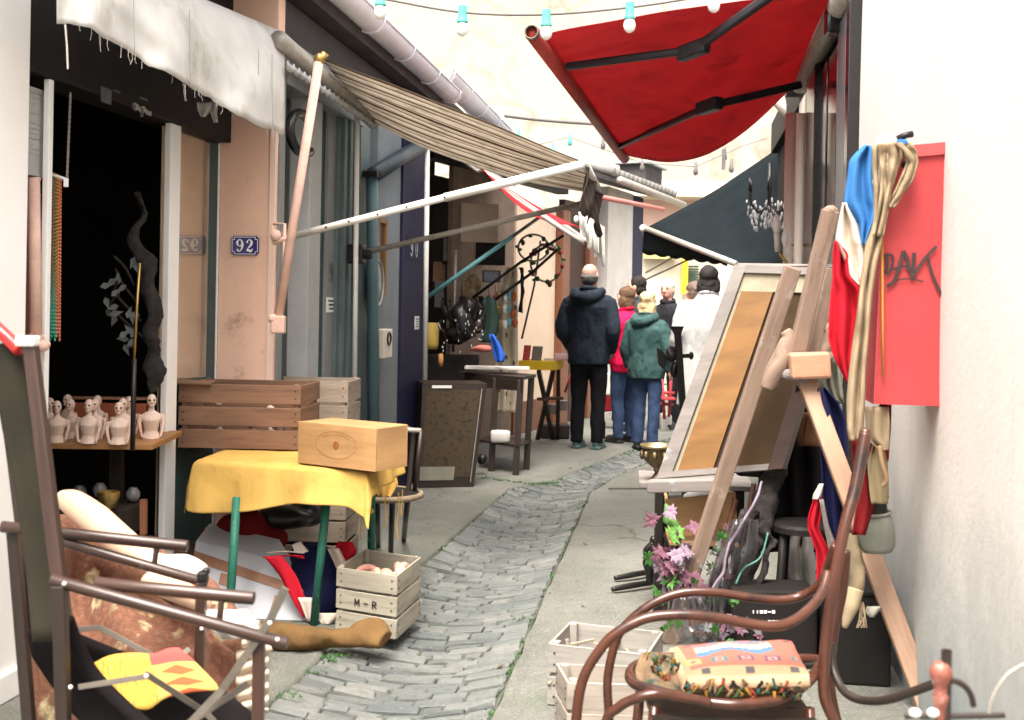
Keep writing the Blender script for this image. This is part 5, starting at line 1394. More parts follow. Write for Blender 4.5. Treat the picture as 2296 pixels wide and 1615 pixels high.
# lower hanging cloths and straps behind the easel leg
hc = thing('hanging_cloth', 'cream and dark red cloth strips hanging below the red cabinet', 'cloth', P(1940, 950, 3.8))
cloth_rows([(912, 1940, 1992), (950, 1942, 1994), (985, 1945, 1993), (1000, 1962, 1993), (1010, 1970, 1992)], 3.80, 10, 16, .015, 1.4).build('cream_piece', M['hem'], hc, smooth=True, solid=.004)
cloth_rows([(905, 1975, 1998), (960, 1940, 1997), (1000, 1930, 1994), (1030, 1925, 1992), (1036, 1945, 1990)], 3.86, 10, 16, .015, 1.2).build('red_piece', M['dark_red'], hc, smooth=True, solid=.004)
cloth_rows([(985, 1910, 1935), (1060, 1912, 1965), (1140, 1920, 1958), (1200, 1910, 1940)], 3.9, 8, 16, .015, 1.2).build('dark_piece', M['dark_red'], hc, smooth=True, solid=.004)
cloth_rows([(980, 1962, 1976), (1040, 1945, 1990), (1100, 1950, 1992), (1130, 1955, 1990)], 3.84, 8, 14, .012, 1.2).build('khaki_piece', plain('khaki_cloth', (.27, .21, .12), .95, .2, 8, .2), hc, smooth=True, solid=.004)
MB().tube(cr([P(1972, 1000, 3.78), P(1978, 1040, 3.77), P(1988, 1075, 3.77), P(1980, 1090, 3.78)], 6), .008, 8).build('leather_strap', plain('strap_leather', (.25, .16, .09), .6), hc, smooth=True)
nv = thing('navy_flag_cloth', 'long navy cloth with red and white edge hanging behind the easel', 'flag', P(1870, 1000, 4.5))
cloth_rows([(870, 1835, 1850), (905, 1830, 1880), (950, 1836, 1898), (1050, 1842, 1898), (1150, 1845, 1898), (1220, 1858, 1896), (1260, 1878, 1890)], 4.45, 12, 24, .03, 1.6).build('navy_field', M['navy_cloth'], nv, smooth=True, solid=.004)
cloth_rows([(1110, 1828, 1842), (1160, 1812, 1840), (1185, 1812, 1834), (1240, 1832, 1862), (1290, 1832, 1870), (1340, 1824, 1845), (1355, 1822, 1830)], 4.38, 10, 24, .02, 1.4).build('red_field', M['flag_red'], nv, smooth=True, solid=.004)
cloth_rows([(1085, 1838, 1846), (1110, 1824, 1842), (1120, 1822, 1836)], 4.36, 6, 8, .008, 1).build('white_edge', M['flag_white'], nv, smooth=True, solid=.004)
cloth_rows([(1120, 1838, 1846), (1180, 1848, 1858), (1230, 1858, 1878), (1262, 1868, 1884)], 4.34, 6, 14, .008, 1).build('pale_edge', M['frame_grey'], nv, smooth=True, solid=.004)
cloth_rows([(805, 1838, 1880), (860, 1836, 1888), (895, 1850, 1892), (905, 1880, 1892)], 4.55, 12, 14, .03, 3).build('grey_upper', plain('grey_green_cloth', (.22, .22, .17), .9, .3, 14), nv, smooth=True, solid=.004)

# ------------------------------------------------------------------ the easel
ES = thing('easel', 'big worn wooden studio easel with splayed legs by the white wall', 'easel', PZ(1760, 1480, 0))
def pb(nm, x0, y0, Y0, x1, y1, Y1, w_, h_, mat='easel_wood', bev=.005, par=None): return MB().beam(P(x0, y0, Y0), P(x1, y1, Y1), w_, h_, up=(0, -1, 0)).build(nm, M[mat], par or ES, bevel=bev)
pb('mast', 1862, 472, 4.42, 1786, 792, 4.50, .062, .05)
MB().ell(P(1862, 474, 4.42), .030, .026, .024).build('mast_tip', M['easel_wood'], ES, smooth=True)
ft = PZ(1500, 1442, 0)
MB().beam(P(1778, 600, 4.58), ft, .066, .04, up=(0, -1, 0)).build('front_leg', M['easel_wood'], ES, bevel=.005)
pb('back_slat', 1864, 604, 4.62, 1822, 800, 4.58, .055, .04)
fr_ = PZ(2084, 1600, 0)
MB().beam(P(1806, 845, 4.5), fr_, .072, .035, up=(0, -1, 0)).build('front_leg', M['easel_pale'], ES, bevel=.005)
pb('rear_leg', 1800, 860, 4.72, 1728, 1110, 5.0, .055, .05, 'driftwood')
MB().beam(P(1728, 1110, 5.0), PZ(1650, 1330, 0), .055, .05, up=(0, -1, 0)).build('rear_leg_foot', M['driftwood'], ES, bevel=.005)
q = MB().obox(P(1815, 820, 4.44), (.078, 0, .004), (0, .03, 0), (-.006, 0, .052)); q.jitter(.004, 12); q.build('joint_block', M['block_wood'], ES, bevel=.012)
q = MB().obox(P(1782, 843, 4.48), (.05, 0, -.01), (0, .04, 0), (.006, 0, .02)); q.build('joint_strap', M['frame_grey'], ES, bevel=.015)
for nm, pts, rd in (('scroll_bracket', [(1760, 742), (1768, 760), (1756, 800), (1735, 840), (1718, 872)], [.02, .032, .045, .040, .026]), ('scroll_bracket', [(1850, 735), (1860, 742), (1858, 765), (1850, 790), (1860, 806)], [.018, .028, .030, .022, .026])):
    MB().tube(cr([P(x, y, 4.5) for x, y in pts], 6), rd, 12, flat=.8, fdir=(0, 1, 0)).jitter(.006, 14).build(nm, M['easel_wood'], ES, smooth=True)
pb('cross_bar', 1655, 1052, 4.86, 1745, 1058, 4.9, .055, .04, 'driftwood')
# framed picture resting on it
YP = 4.95
PI = thing('framed_picture', 'large framed picture turned on the easel with gold band and whitewashed frame', 'picture', P(1540, 1070, YP))
TL, TR, BR, BL = P(1652, 597, 4.98), P(1896, 606, 4.72), P(1760, 1052, 4.72), P(1478, 1074, 4.98)
def inq(u, v_, off=0.0):
    p = (TL * (1 - u) + TR * u) * (1 - v_) + (BL * (1 - u) + BR * u) * v_
    n_ = (TR - TL).cross(BL - TL).normalized()
    if n_.y > 0: n_ = -n_
    return p + n_ * off
def strip(nm, u0, u1, v0, v1, o0, o1, mat, bev=.004):
    mb = MB(); pts = [inq(u0, v0, o1), inq(u1, v0, o1), inq(u1, v1, o1), inq(u0, v1, o1)]
    mb.prism(pts, inq(u0, v0, o0) - inq(u0, v0, o1)); return mb.build(nm, mat, PI, bevel=bev)
strip('frame_stile', 0, .115, 0, 1, -.02, .03, M['frame_grey'])
strip('frame_rail', .116, .885, 0, .035, -.02, .03, M['frame_grey'])
strip('frame_rail', .116, .885, .97, 1, -.02, .03, M['frame_grey'])
strip('frame_stile', .886, 1, 0, 1, -.02, .03, M['brown_wood'])
strip('mount', .116, .885, .036, .12, -.01, .015, plain('old_cream_mount', (.30, .265, .19), .8, .25, 12, .2))
strip('mount', .116, .15, .121, .969, -.01, .014, plain('old_cream_mount', (.30, .265, .19)))
strip('gold_band', .151, .44, .121, .969, -.01, .022, M['gold_frame'])
strip('shadow_band', .441, .50, .121, .969, -.01, .008, plain('dark_shadow', (.035, .022, .016), .6))  # shadow beside the gold band painted as a dark strip
strip('canvas', .501, .884, .121, .969, -.01, .004, plain('umber_canvas', (.05, .028, .012), .7, .5, 3, .3))
pb('picture_ledge', 1455, 1090, 4.93, 1612, 1086, 4.8, .05, .07, 'frame_grey')
q = MB().prism([P(1652, 596, 4.98), P(1890, 600, 4.70), P(1900, 604, 4.72), P(1668, 606, 4.95)], V((0, 0, .012))); q.build('top_edge', M['frame_grey'], PI)

# side table with the bronze urn
stb = thing('side_table', 'small pale-topped table with black legs behind the easel', 'table', PZ(1520, 1300, 0))
zt2 = P(1500, 1082, 5.25).z
q = MB().obox(V((P(1560, 1080, 5.35).x, 5.40, zt2 - .012)), (.26, -.03, 0), (.02, .2, 0), (0, 0, .012)); q.build('top', M['frame_grey'], stb, bevel=.003)
for x, Y in ((1478, 5.22), (1655, 5.2), (1490, 5.56), (1660, 5.55)):
    p = P(x, 1100, Y); MB().beam(V((p.x, p.y, zt2 - .025)), V((p.x, p.y, 0)), .035).build('leg', M['black_wood'], stb, bevel=.003)
q = MB().tube([P(1364, 1096, 5.2), P(1466, 1096, 5.2)], .004, 5); q.build('thin_rod', M['black_metal'], label='thin black rod sticking out from under the side table', cat='rod')
uc = P(1474, 1062, 5.3); uc.z = zt2 + .002
ur = thing('bronze_urn', 'ornate bronze bowl on a small foot at the edge of side table', 'urn', uc)
MB().lathe([(.0, .0), (.028, .0), (.030, .012), (.022, .022), (.012, .035), (.020, .045), (.016, .055), (.035, .068), (.060, .09), (.072, .12), (.074, .15)], uc, 28).jitter(.005, 60).build('bowl', M['bronze'], ur, smooth=True)
MB().lathe([(.072, .150), (.083, .156), (.083, .166), (.072, .166), (.066, .12), (.05, .09), (0, .08)], uc, 28).build('rim', plain('bronze_rim', (.38, .30, .17), .35, .3, 20, .1, .8), ur, smooth=True)
for k in range(10):
    t = k * .628; MB().ell(uc + V((.072 * math.cos(t), .072 * math.sin(t), .118)), .014, .014, .024, n=8).build('leaf_ornament', M['bronze'], ur, smooth=True)
# things under the easel
yb = thing('yellow_box', 'pale yellow wooden box full of paper under the side table', 'box', P(1560, 1200, 5.0))
q = MB().prism([P(1492, 1120, 5.0), P(1640, 1104, 4.95), P(1645, 1190, 4.95), P(1500, 1204, 5.0)], V((.02, .012, 0))); q.build('front_board', M['pine'], yb, bevel=.003)
q = MB().prism([P(1492, 1120, 5.0), P(1500, 1204, 5.0), P(1500, 1204, 5.0) + V((.03, .3, 0)), P(1492, 1120, 5.0) + V((.03, .3, 0))], V((.012, 0, 0))); q.build('end_board', M['pine'], yb, bevel=.003)
q = MB().prism([P(1640, 1104, 4.96), P(1645, 1190, 4.96), P(1645, 1190, 4.96) + V((.03, .3, 0)), P(1640, 1104, 4.96) + V((.03, .3, 0))], V((-.012, 0, 0))); q.build('end_board', M['pine'], yb, bevel=.003)
b = MB().ell(P(1580, 1115, 5.1), .10, .08, .03).jitter(.03, 20); b.build('paper', M['white_cloth'], yb, smooth=True)
q = MB().obox(P(1572, 1200, 5.08) - UP * .014, (.15, -.008, 0), (.01, .14, 0), (0, 0, .006)); q.build('bottom', M['pine'], yb)
q = MB()
zs_ = P(1572, 1206, 5.08).z - .01
st2 = thing('low_stool', 'low dark stool carrying the yellow wooden box', 'stool', V((P(1572, 1206, 5.08).x, 5.08, 0)))
c_ = V((P(1572, 1206, 5.08).x, 5.10, zs_ - .01)); MB().obox(c_, (.15, 0, 0), (0, .13, 0), (0, 0, .01)).build('seat', M['dark_wood'], st2, bevel=.004)
for sx in (-1, 1):
    for sy in (-1, 1): MB().beam(c_ + V((sx * .13, sy * .11, -.01)), V((c_.x + sx * .14, c_.y + sy * .12, 0)), .025).build('leg', M['dark_wood'], st2)
# flowers: mauve cloth flowers in leaves
def flowers(nm, label, cen, spread, npet, mats, size):
    t_ = thing(nm, label, 'flowers', cen); random.seed(len(label))
    for mname, cnt in mats:
        for k in range(cnt):
            mb = MB(); c = cen + V((random.gauss(0, spread[0]), random.gauss(0, spread[1]), random.gauss(0, spread[2])))
            ax = V((random.uniform(-1, 1), random.uniform(-1.4, -.2), random.uniform(-.3, 1))).normalized()
            for j in range(npet):
                a = j * 6.283 / npet + random.uniform(-.2, .2); e1 = ax.orthogonal().normalized(); e2 = ax.cross(e1)
                dr = (e1 * math.cos(a) + e2 * math.sin(a)); sd = ax.cross(dr) * size * .25; L = size * random.uniform(.6, 1.35)
                m_ = c + dr * L * .6 + ax * size * .25
                mb.grid([[c, c + dr * L * .5 + sd + ax * .1 * size, c + dr * L + ax * size * .1], [c, m_, c + dr * L * 1.05 + ax * size * .05], [c, c + dr * L * .5 - sd + ax * .1 * size, c + dr * L + ax * size * .1]])
            mb.build('flower' if 'petal' in mname else 'leaf', M[mname], t_, smooth=True)
    return t_
flowers('cloth_flowers', 'bunch of mauve and lilac cloth flowers by the easel foot', P(1510, 1265, 4.72), (.05, .04, .075), 9, (('petal', 16), ('petal_pale', 14), ('leaf_lime', 3), ('leaf', 6)), .042)
flowers('cloth_flowers', 'scattered dark purple cloth flowers between the easel legs', P(1610, 1305, 4.75), (.05, .05, .10), 5, (('petal', 16), ('grey_leaf', 20), ('leaf', 8)), .022)
q = MB(); c = P(1502, 1175, 4.8)
q.grid([[P(1490, 1130, 4.85), P(1486, 1170, 4.8), P(1528, 1200, 4.8)], [P(1492, 1130, 4.85), P(1502, 1172, 4.77), P(1530, 1202, 4.8)], [P(1494, 1128, 4.85), P(1520, 1170, 4.8), P(1532, 1200, 4.8)]])
q.build('big_leaf', M['leaf_lime'], smooth=True, solid=.002, label='big bright green leaf in front of the yellow box', cat='leaf')
# driftwood: dark twisted root with lilac edges
dw = thing('driftwood', 'dark twisted driftwood root leaning under the easel', 'driftwood', PZ(1690, 1400, 0))
b = MB(); b.tube(cr([P(1755, 1000, 4.9), P(1745, 1060, 4.85), P(1715, 1110, 4.8), P(1700, 1170, 4.75), P(1690, 1230, 4.7), P(1668, 1300, 4.7), P(1650, 1380, 4.7), P(1640, 1430, 4.7)], 7), [.035, .045, .05, .058, .055, .04, .036, .034], 14, flat=.7)
b.tube(cr([P(1680, 1150, 4.72), P(1650, 1200, 4.66), P(1628, 1250, 4.62), P(1600, 1310, 4.62), P(1585, 1350, 4.62)], 6), [.035, .022, .016, .011, .008], 10)
b.tube(cr([P(1705, 1180, 4.7), P(1740, 1210, 4.66), P(1715, 1270, 4.62), P(1690, 1320, 4.62)], 6), [.03, .016, .012, .01], 10)
b.jitter(.03, 7).jitter(.018, 22).jitter(.006, 60); b.build('root', M['driftwood'], dw, smooth=True)
MB().tube(cr([P(1708, 1080, 4.66), P(1690, 1130, 4.62), P(1662, 1175, 4.6), P(1635, 1225, 4.56), P(1620, 1280, 4.55), P(1596, 1325, 4.55)], 7), .006, 8).jitter(.008, 16).build('lilac_edge', plain('lilac_bark', (.22, .17, .22), .7, .3, 20), dw, smooth=True)
MB().tube(cr([P(1722, 1195, 4.6), P(1705, 1250, 4.58), P(1668, 1275, 4.57), P(1650, 1310, 4.56)], 6), .004, 8).build('green_edge', plain('green_bark', (.08, .20, .16), .7, .3, 20), dw, smooth=True)
# fire dogs
for i, (y, x0) in enumerate(((1297, 1378), (1322, 1372))):
    fd = thing('fire_dog', ('upper black iron fire dog lying on the pavement beside the flowers', 'lower black iron fire dog lying on the pavement beside the flowers')[i], 'fire dog', P(1420, y, 5.2), 'fire dogs')
    MB().tube(cr([PZ(x0, y, .02), PZ(x0 + 40, y - 8, .03), PZ(1462, y - 16, .03)], 6), [.012, .016, .014], 8).build('bar', M['black_metal'], fd, smooth=True)
    c = PZ(1456, y - 14, .03); MB().tube(cr([c, c + V((.0, 0, .06)), c + V((-.02, 0, .11)), c + V((.02, 0, .15))], 5), [.018, .022, .016, .02], 10).build('upright', M['black_metal'], fd, smooth=True)
    MB().ell(c + V((.02, 0, .17)), .022).build('knob', M['black_metal'], fd, smooth=True)
# black stool, paper, brown bag
bs_ = thing('black_stool', 'round black stool with straight legs under the easel', 'stool', PZ(1800, 1380, 0))
sp_ = P(1800, 1182, 4.75)
MB().lathe([(0, .02), (.12, .02), (.13, .008), (.13, -.015), (0, -.02)], sp_, 24).build('seat', M['black_wood'], bs_, smooth=False)
for t in (.4, 2.0, 3.6, 5.2): MB().tube([sp_ + V((.1 * math.cos(t), .1 * math.sin(t), 0)), V((sp_.x + .14 * math.cos(t), sp_.y + .14 * math.sin(t), 0))], .016, 8).build('leg', M['black_wood'], bs_, smooth=True)
b = MB().obox(P(1800, 1265, 5.1), (.09, 0, 0), (0, .05, 0), (0, 0, .17)); b = cloth_rows([(1175, 1780, 1822), (1230, 1755, 1832), (1290, 1758, 1834), (1330, 1772, 1830)], 5.05, 14, 20, .05, 2.3); b.build('crumpled_paper', M['white_cloth'], smooth=True, solid=.01, label='crumpled white paper heap behind the black stool', cat='paper')
b = cloth_rows([(925, 1800, 1836), (960, 1796, 1838), (1000, 1792, 1834)], 5.0, 8, 8, .02, 1); b.build('brown_leather_bag', plain('brown_leather', (.18, .085, .04), .5, .3, 8), smooth=True, solid=.03, label='brown leather bag behind the pale easel leg', cat='bag')
tk = thing('travel_chest', 'black travel chest with worn white lettering behind the bentwood chair', 'chest', PZ(1700, 1480, 0))
MB().obox(P(1725, 1400, 4.6), (.17, 0, 0), (0, .10, 0), (0, 0, .16)).build('body', M['black_wood'], tk, bevel=.01)
q = MB(); random.seed(2)
for k in range(11):
    for r_ in range(2):
        if random.random() < .75: q.obox(P(1680 + k * 9, 1372 + r_ * 22, 4.5) + V((0, -.002, 0)), (random.choice((.002, .006)), 0, 0), (0, .001, 0), (0, 0, random.choice((.002, .006))))
q.build('worn_print', M['white_enamel'], tk)
# dark coats and boxes packed behind the easel
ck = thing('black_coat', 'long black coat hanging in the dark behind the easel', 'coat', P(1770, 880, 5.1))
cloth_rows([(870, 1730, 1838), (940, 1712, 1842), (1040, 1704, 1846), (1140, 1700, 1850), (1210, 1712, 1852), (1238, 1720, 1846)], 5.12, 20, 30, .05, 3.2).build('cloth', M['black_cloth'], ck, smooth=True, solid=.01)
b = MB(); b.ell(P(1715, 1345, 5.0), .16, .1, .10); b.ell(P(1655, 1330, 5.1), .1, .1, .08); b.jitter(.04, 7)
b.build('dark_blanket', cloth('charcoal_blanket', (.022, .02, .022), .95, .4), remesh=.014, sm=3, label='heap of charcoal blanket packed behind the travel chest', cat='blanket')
for i_, (x, y, Y, mt, lab) in enumerate(((1640, 1395, 4.72, 'frame_grey', 'crushed grey paper wrap beside the travel chest'), (1575, 1400, 4.62, 'crate_brown', 'scrap of brown paper at the easel foot'), (1860, 1330, 4.7, 'white_cloth', 'scrap of white paper behind the bentwood post'))):
    cloth_rows([(y - 26, x - 24, x + 20), (y, x - 30, x + 30), (y + 26, x - 22, x + 26)], Y, 9, 9, .03, 1.7, i_ * .3).build('paper_scrap', M[mt], smooth=True, solid=.003, label=lab, cat='paper')
for x0, y0, x1, y1, Y, lab in ((1650, 1120, 1590, 1330, 4.95, 'thin brown stick leaning behind the yellow box'), (1690, 1085, 1655, 1300, 5.0, 'thin dark stick leaning behind the driftwood')):
    MB().tube([P(x0, y0, Y), P(x1, y1, Y - .1)], .012, 8).build('stick', M['brown_post'], smooth=True, label=lab, cat='stick')
wm_ = glass('clear_film', (.86, .85, .88), .08, .45)
for i_, (rows_, Y, lab) in enumerate((([(1165, 1640, 1700), (1230, 1612, 1700), (1300, 1588, 1672), (1370, 1590, 1650), (1420, 1585, 1630)], 4.58, 'crumpled clear wrapping round the dark flowers by the easel'), ([(1340, 1510, 1580), (1390, 1500, 1600), (1440, 1520, 1610)], 4.5, 'torn clear wrapping lying at the easel foot'))):
    cloth_rows(rows_, Y, 16, 26, .03, 3.4, i_ * .37, 1.6).build('clear_wrapping', wm_, solid=.001, label=lab, cat='wrapping')
flowers('cloth_flowers', 'small faded flowers lying before the travel chest', P(1640, 1415, 4.5), (.07, .03, .03), 8, (('petal', 7), ('petal_pale', 5), ('leaf', 7), ('grey_leaf', 8)), .026)
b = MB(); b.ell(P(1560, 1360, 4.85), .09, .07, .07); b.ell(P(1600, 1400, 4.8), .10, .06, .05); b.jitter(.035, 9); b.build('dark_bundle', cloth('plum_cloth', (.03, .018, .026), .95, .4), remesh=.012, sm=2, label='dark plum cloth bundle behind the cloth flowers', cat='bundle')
# dark chest near the wall and things on it
dc = thing('dark_chest', 'dark square chest standing against the foot of the white wall', 'chest', PZ(1935, 1530, 0))
cpt = P(1932, 1455, 4.35); cpt.z = .17
MB().obox(cpt + V((0, .12, 0)), NL * .12, AL * .16, UP * .17).build('body', M['black_wood'], dc, bevel=.008)
MB().obox(cpt + V((0, .12, .178)), NL * .126, AL * .166, UP * .008).build('lid', M['black_wood'], dc, bevel=.004)
jg = thing('milk_can', 'grey green metal can with two pale hoops behind the easel leg', 'can', P(1955, 1250, 3.95))
ax = V((-.12, 0, .99)).normalized(); jc = P(1968, 1236, 4.02)
MB().lathe([(0, .0), (.05, .0), (.062, .02), (.066, .07), (.060, .115), (.050, .13)], jc, 24, ax).jitter(.003, 10).build('body', plain('grey_green_zinc', (.24, .25, .21), .5, .3, 10, .15, .3), jg, smooth=True)
MB().lathe([(.048, .13), (.046, .19), (.040, .19), (.042, .13)], jc, 24, ax).build('neck', M['black_metal'], jg, smooth=True)
for h_, r_ in ((.135, .056), (.19, .052)): MB().tube([jc + ax * h_ + ax.orthogonal().normalized() * (r_ * math.cos(t)) + ax.cross(ax.orthogonal().normalized()) * (r_ * math.sin(t)) for t in [k * .26 for k in range(24)]], .006, 8, closed=True).build('hoop', M['crate_white'], jg, smooth=True)
b = MB(); b.tube(cr([P(1905, 1200, 4.05), P(1918, 1260, 4.02), P(1922, 1310, 4.0), P(1910, 1360, 4.0), P(1895, 1400, 4.0)], 6), [.03, .045, .045, .036, .012], 12, flat=.6); b.jitter(.012, 18).jitter(.004, 60)
hd = thing('hide', 'tan leather hide with pale pointed tip hanging beside the chest', 'hide', P(1910, 1300, 4.0)); b.build('hide', plain('tan_hide', (.20, .155, .095), .85, .3, 12, .4), hd, smooth=True)
MB().tube(cr([P(1918, 1320, 3.97), P(1908, 1360, 3.96), P(1893, 1408, 3.96)], 6), [.03, .028, .008], 10).build('pale_tip', plain('pale_horn', (.33, .26, .165), .6, .2, 10), hd, smooth=True)
q = MB(); random.seed(13)
for k in range(12): q.tube(cr([P(1930 + random.uniform(-6, 6), 1350, 3.97), P(1934 + random.uniform(-10, 10), 1380, 3.96), P(1930 + random.uniform(-14, 14), 1408, 3.96)], 4), .0014, 4)
q.build('fringe', M['hem'], hd)
cloth_rows([(1360, 1945, 1978), (1372, 1940, 1970), (1384, 1950, 1958)], 3.98, 6, 6, .01, 1).build('grey_rag', M['frame_grey'] if False else cloth('grey_rag', (.30, .29, .24)), smooth=True, solid=.004, label='small grey rag hanging above the dark chest', cat='rag')
# pale crates at the bottom right, below the chair
o = PZ(1226, 1582, 0) + UP * .004
ux = V((.95, -.30, 0)).normalized() * .36
uy = V((-ux.y, ux.x, 0)).normalized() * .30
slat_crate('wooden_crate', 'whitish crate with kindling on the pavement beside the bentwood chair', 'slatted wooden crates', o, ux, uy, V((0, 0, .215)), 2, M['crate_white'], gap=.014)
o_b = P(1270, 1640, 3.70); o_b.z = .004
slat_crate('wooden_crate', 'darker low crate in front of the whitish one under the bentwood chair', 'slatted wooden crates', o_b, V((.34, -.01, 0)), V((-.03, .20, 0)), V((0, 0, .19)), 2, wood('crate_dull_wood', (.30, .26, .22), (.16, .13, .11), .8, 24, 2, .5), gap=.014)
q = MB(); random.seed(31)
for k in range(22):
    a, b_ = random.uniform(.1, .9), random.uniform(.1, .9); c = o + ux * a + uy * b_ + UP * random.uniform(.10, .19); d_ = V((random.uniform(-1, 1), random.uniform(-1, 1), random.uniform(-.2, .3))).normalized() * random.uniform(.04, .1)
    q.beam(c - d_, c + d_, .012, .008)
q.build('kindling', M['crate_grey'], label='sticks and scraps filling the whitish crate', cat='kindling', kind='stuff')
lf = MB(); random.seed(33)
for x, y in ((1300, 1468), (1310, 1472), (1430, 1478), (1500, 1395), (1520, 1400), (1490, 1410), (1640, 1340), (1645, 1350), (1560, 1300), (1310, 1475), (1620, 1200), (1615, 1205)):
    c = P(x, y, 4.4)
    for k in range(5):
        a = random.random() * 6.28; d_ = V((math.cos(a), random.uniform(-.5, .5), math.sin(a))) * .022; s_ = V((-math.sin(a), .4, math.cos(a))) * .010
        lf.grid([[c, c + d_ * .5 + s_, c + d_], [c, c + d_ * .5 - s_, c + d_]])
lf.build('loose_leaves', M['leaf'], smooth=True, label='loose green leaves scattered among the things under the easel', cat='leaves', kind='stuff')

# chandelier hanging by the black front
cl = thing('chandelier', 'black and crystal chandelier hanging beside the cream drainpipe', 'chandelier', P(1725, 470, 8.6))
cc_ = P(1725, 440, 8.6)
for k in range(6):
    t = k * 1.047 + .3; d_ = V((math.cos(t), math.sin(t) * .8, 0))
    MB().tube(cr([cc_ - UP * .05, cc_ + d_ * .08 - UP * .12, cc_ + d_ * .15 - UP * .06, cc_ + d_ * .165 + UP * .03], 6), .007, 6).build('branch', M['black_metal'], cl, smooth=True)
    MB().tube([cc_ + d_ * .165 + UP * .03, cc_ + d_ * .165 + UP * .13], .009, 6).build('candle', M['black_metal'], cl, smooth=True)
    q = MB(); random.seed(k)
    for j in range(22):
        c = cc_ + d_ * random.uniform(.03, .17) + V((random.uniform(-.03, .03), random.uniform(-.03, .03), -.03 - random.uniform(0, .22))); q.ell(c, .008, .008, random.uniform(.012, .026), n=6)
    q.build('crystals', M['crystal'], cl)
MB().tube([cc_ - UP * .2, cc_ + UP * .25], .014, 8).build('stem', M['black_metal'], cl, smooth=True)
wlm = thing('wall_lamp', 'brass lamp fitting with candle bulbs below the chandelier', 'lamp', P(1745, 560, 8.0))
for x, y in ((1741, 505), (1762, 535), (1768, 562)):
    MB().lathe([(0, -.02), (.022, 0), (.032, .04), (.026, .08), (.012, .115), (0, .12)], P(x, y + 15, 7.9), 12).build('bulb', M['bulb'], wlm, smooth=True)
    MB().tube([P(x, y + 18, 7.9), P(x + 2, y + 60, 7.9)], .02, 8).build('candle_tube', M['cream_paint'], wlm, smooth=True)
q = MB(); q.tube(cr([P(1744, 566, 7.9), P(1770, 590, 7.88), P(1790, 560, 7.86), P(1786, 545, 7.86)], 5), .012, 6); q.build('brass_arm', M['brass'], wlm, smooth=True)
MB().lathe([(0, 0), (.05, .01), (.055, .02), (.02, .03)], P(1792, 555, 7.7), 16).build('dish', M['brass'], wlm, smooth=True)
# ------------------------------------------------------------------ left foreground: folding armchair
FC = thing('folding_armchair', 'brown wooden folding armchair with olive canvas back in the left foreground', 'chair', PZ(330, 1900, 0))
YN, YFR = 2.40, 2.80
def rod(nm, x0, y0, Y0, x1, y1, Y1, r, mat='brown_wood', n=14): return MB().tube([P(x0, y0, Y0), P(x0 * .5 + x1 * .5, y0 * .5 + y1 * .5, (Y0 + Y1) / 2), P(x1, y1, Y1)], r, n).build(nm, M[mat], FC, smooth=True, bevel=.002)
rod('side_rail', 115, 1300, YN, 645, 1444, YN - .02, .0130)
rod('side_rail', 133, 1213, YFR, 465, 1307, YFR, .0125)
rod('armrest', 214, 1308, YN + .02, 570, 1342, YN, .0140)
rod('armrest', 4, 1181, YFR, 421, 1225, YFR, .0145)
for x0, y0, x1, y1, Y in ((497, 1345, 491, 1400, YN), (351, 1228, 345, 1275, YFR)): rod('armrest_prop', x0, y0, Y, x1, y1, Y, .007)
def sq(nm, x0, y0, Y0, x1, y1, Y1, w_, h_, mat='brown_wood'): return MB().beam(P(x0, y0, Y0), P(x1, y1, Y1), w_, h_, up=(0, -1, 0)).build(nm, M[mat], FC, bevel=.003)
sq('front_leg', 581, 1440, YN, 574, 1980, YN, .024, .026)
sq('front_leg', 452, 1305, YFR, 440, 1800, YFR, .024, .026)
sq('rear_leg', 134, 1312, YN, 152, 1980, YN, .027, .028, 'dark_wood')
sq('rear_leg', 30, 1190, YFR + .02, 80, 1800, YFR, .027, .028, 'dark_wood')
sq('back_upright', 66, 752, YN + .16, 150, 1440, YN + .06, .028, .03)
sq('back_upright', -2, 800, YFR + .12, 78, 1440, YFR + .05, .016, .03, 'dark_wood')
cloth_rows([(770, -30, 50, YN + .20), (800, -25, 55, YN + .20), (1000, 12, 85, YN + .18), (1100, 34, 104, YN + .16), (1300, 60, 125, YN + .14), (1440, 72, 146, YN + .10)], None, 10, 20, .004, 1).build('back_canvas', M['olive'], FC, smooth=True, solid=.004)
MB().tube(cr([P(-30, 715, YN + .2), P(10, 752, YN + .19), P(45, 786, YN + .17)], 6), .015, 12).build('red_top_roll', M['red_gloss'], FC, smooth=True)
MB().obox(P(62, 765, YN + .15), (.022, 0, 0), (0, .02, 0), (0, 0, .012)).build('top_cap', M['white_metal'], FC, bevel=.006)
cloth_rows([(1410, 60, 150, YN + .2), (1470, 70, 300, YN + .22), (1530, 110, 480, YN + .25), (1600, 160, 570, YN + .25), (1680, 250, 560, YN + .22), (1720, 300, 500, YN + .2)], None, 16, 20, .01, 1).build('seat_sling', M['black_cloth'], FC, smooth=True, solid=.004)
MB().tube(cr([P(150, 1390, YN + .04), P(168, 1440, YN + .06), P(205, 1510, YN + .08), P(270, 1580, YN + .08), P(340, 1640, YN + .06)], 6), .016, 10).build('sling_edge', M['black_cloth'], FC, smooth=True)
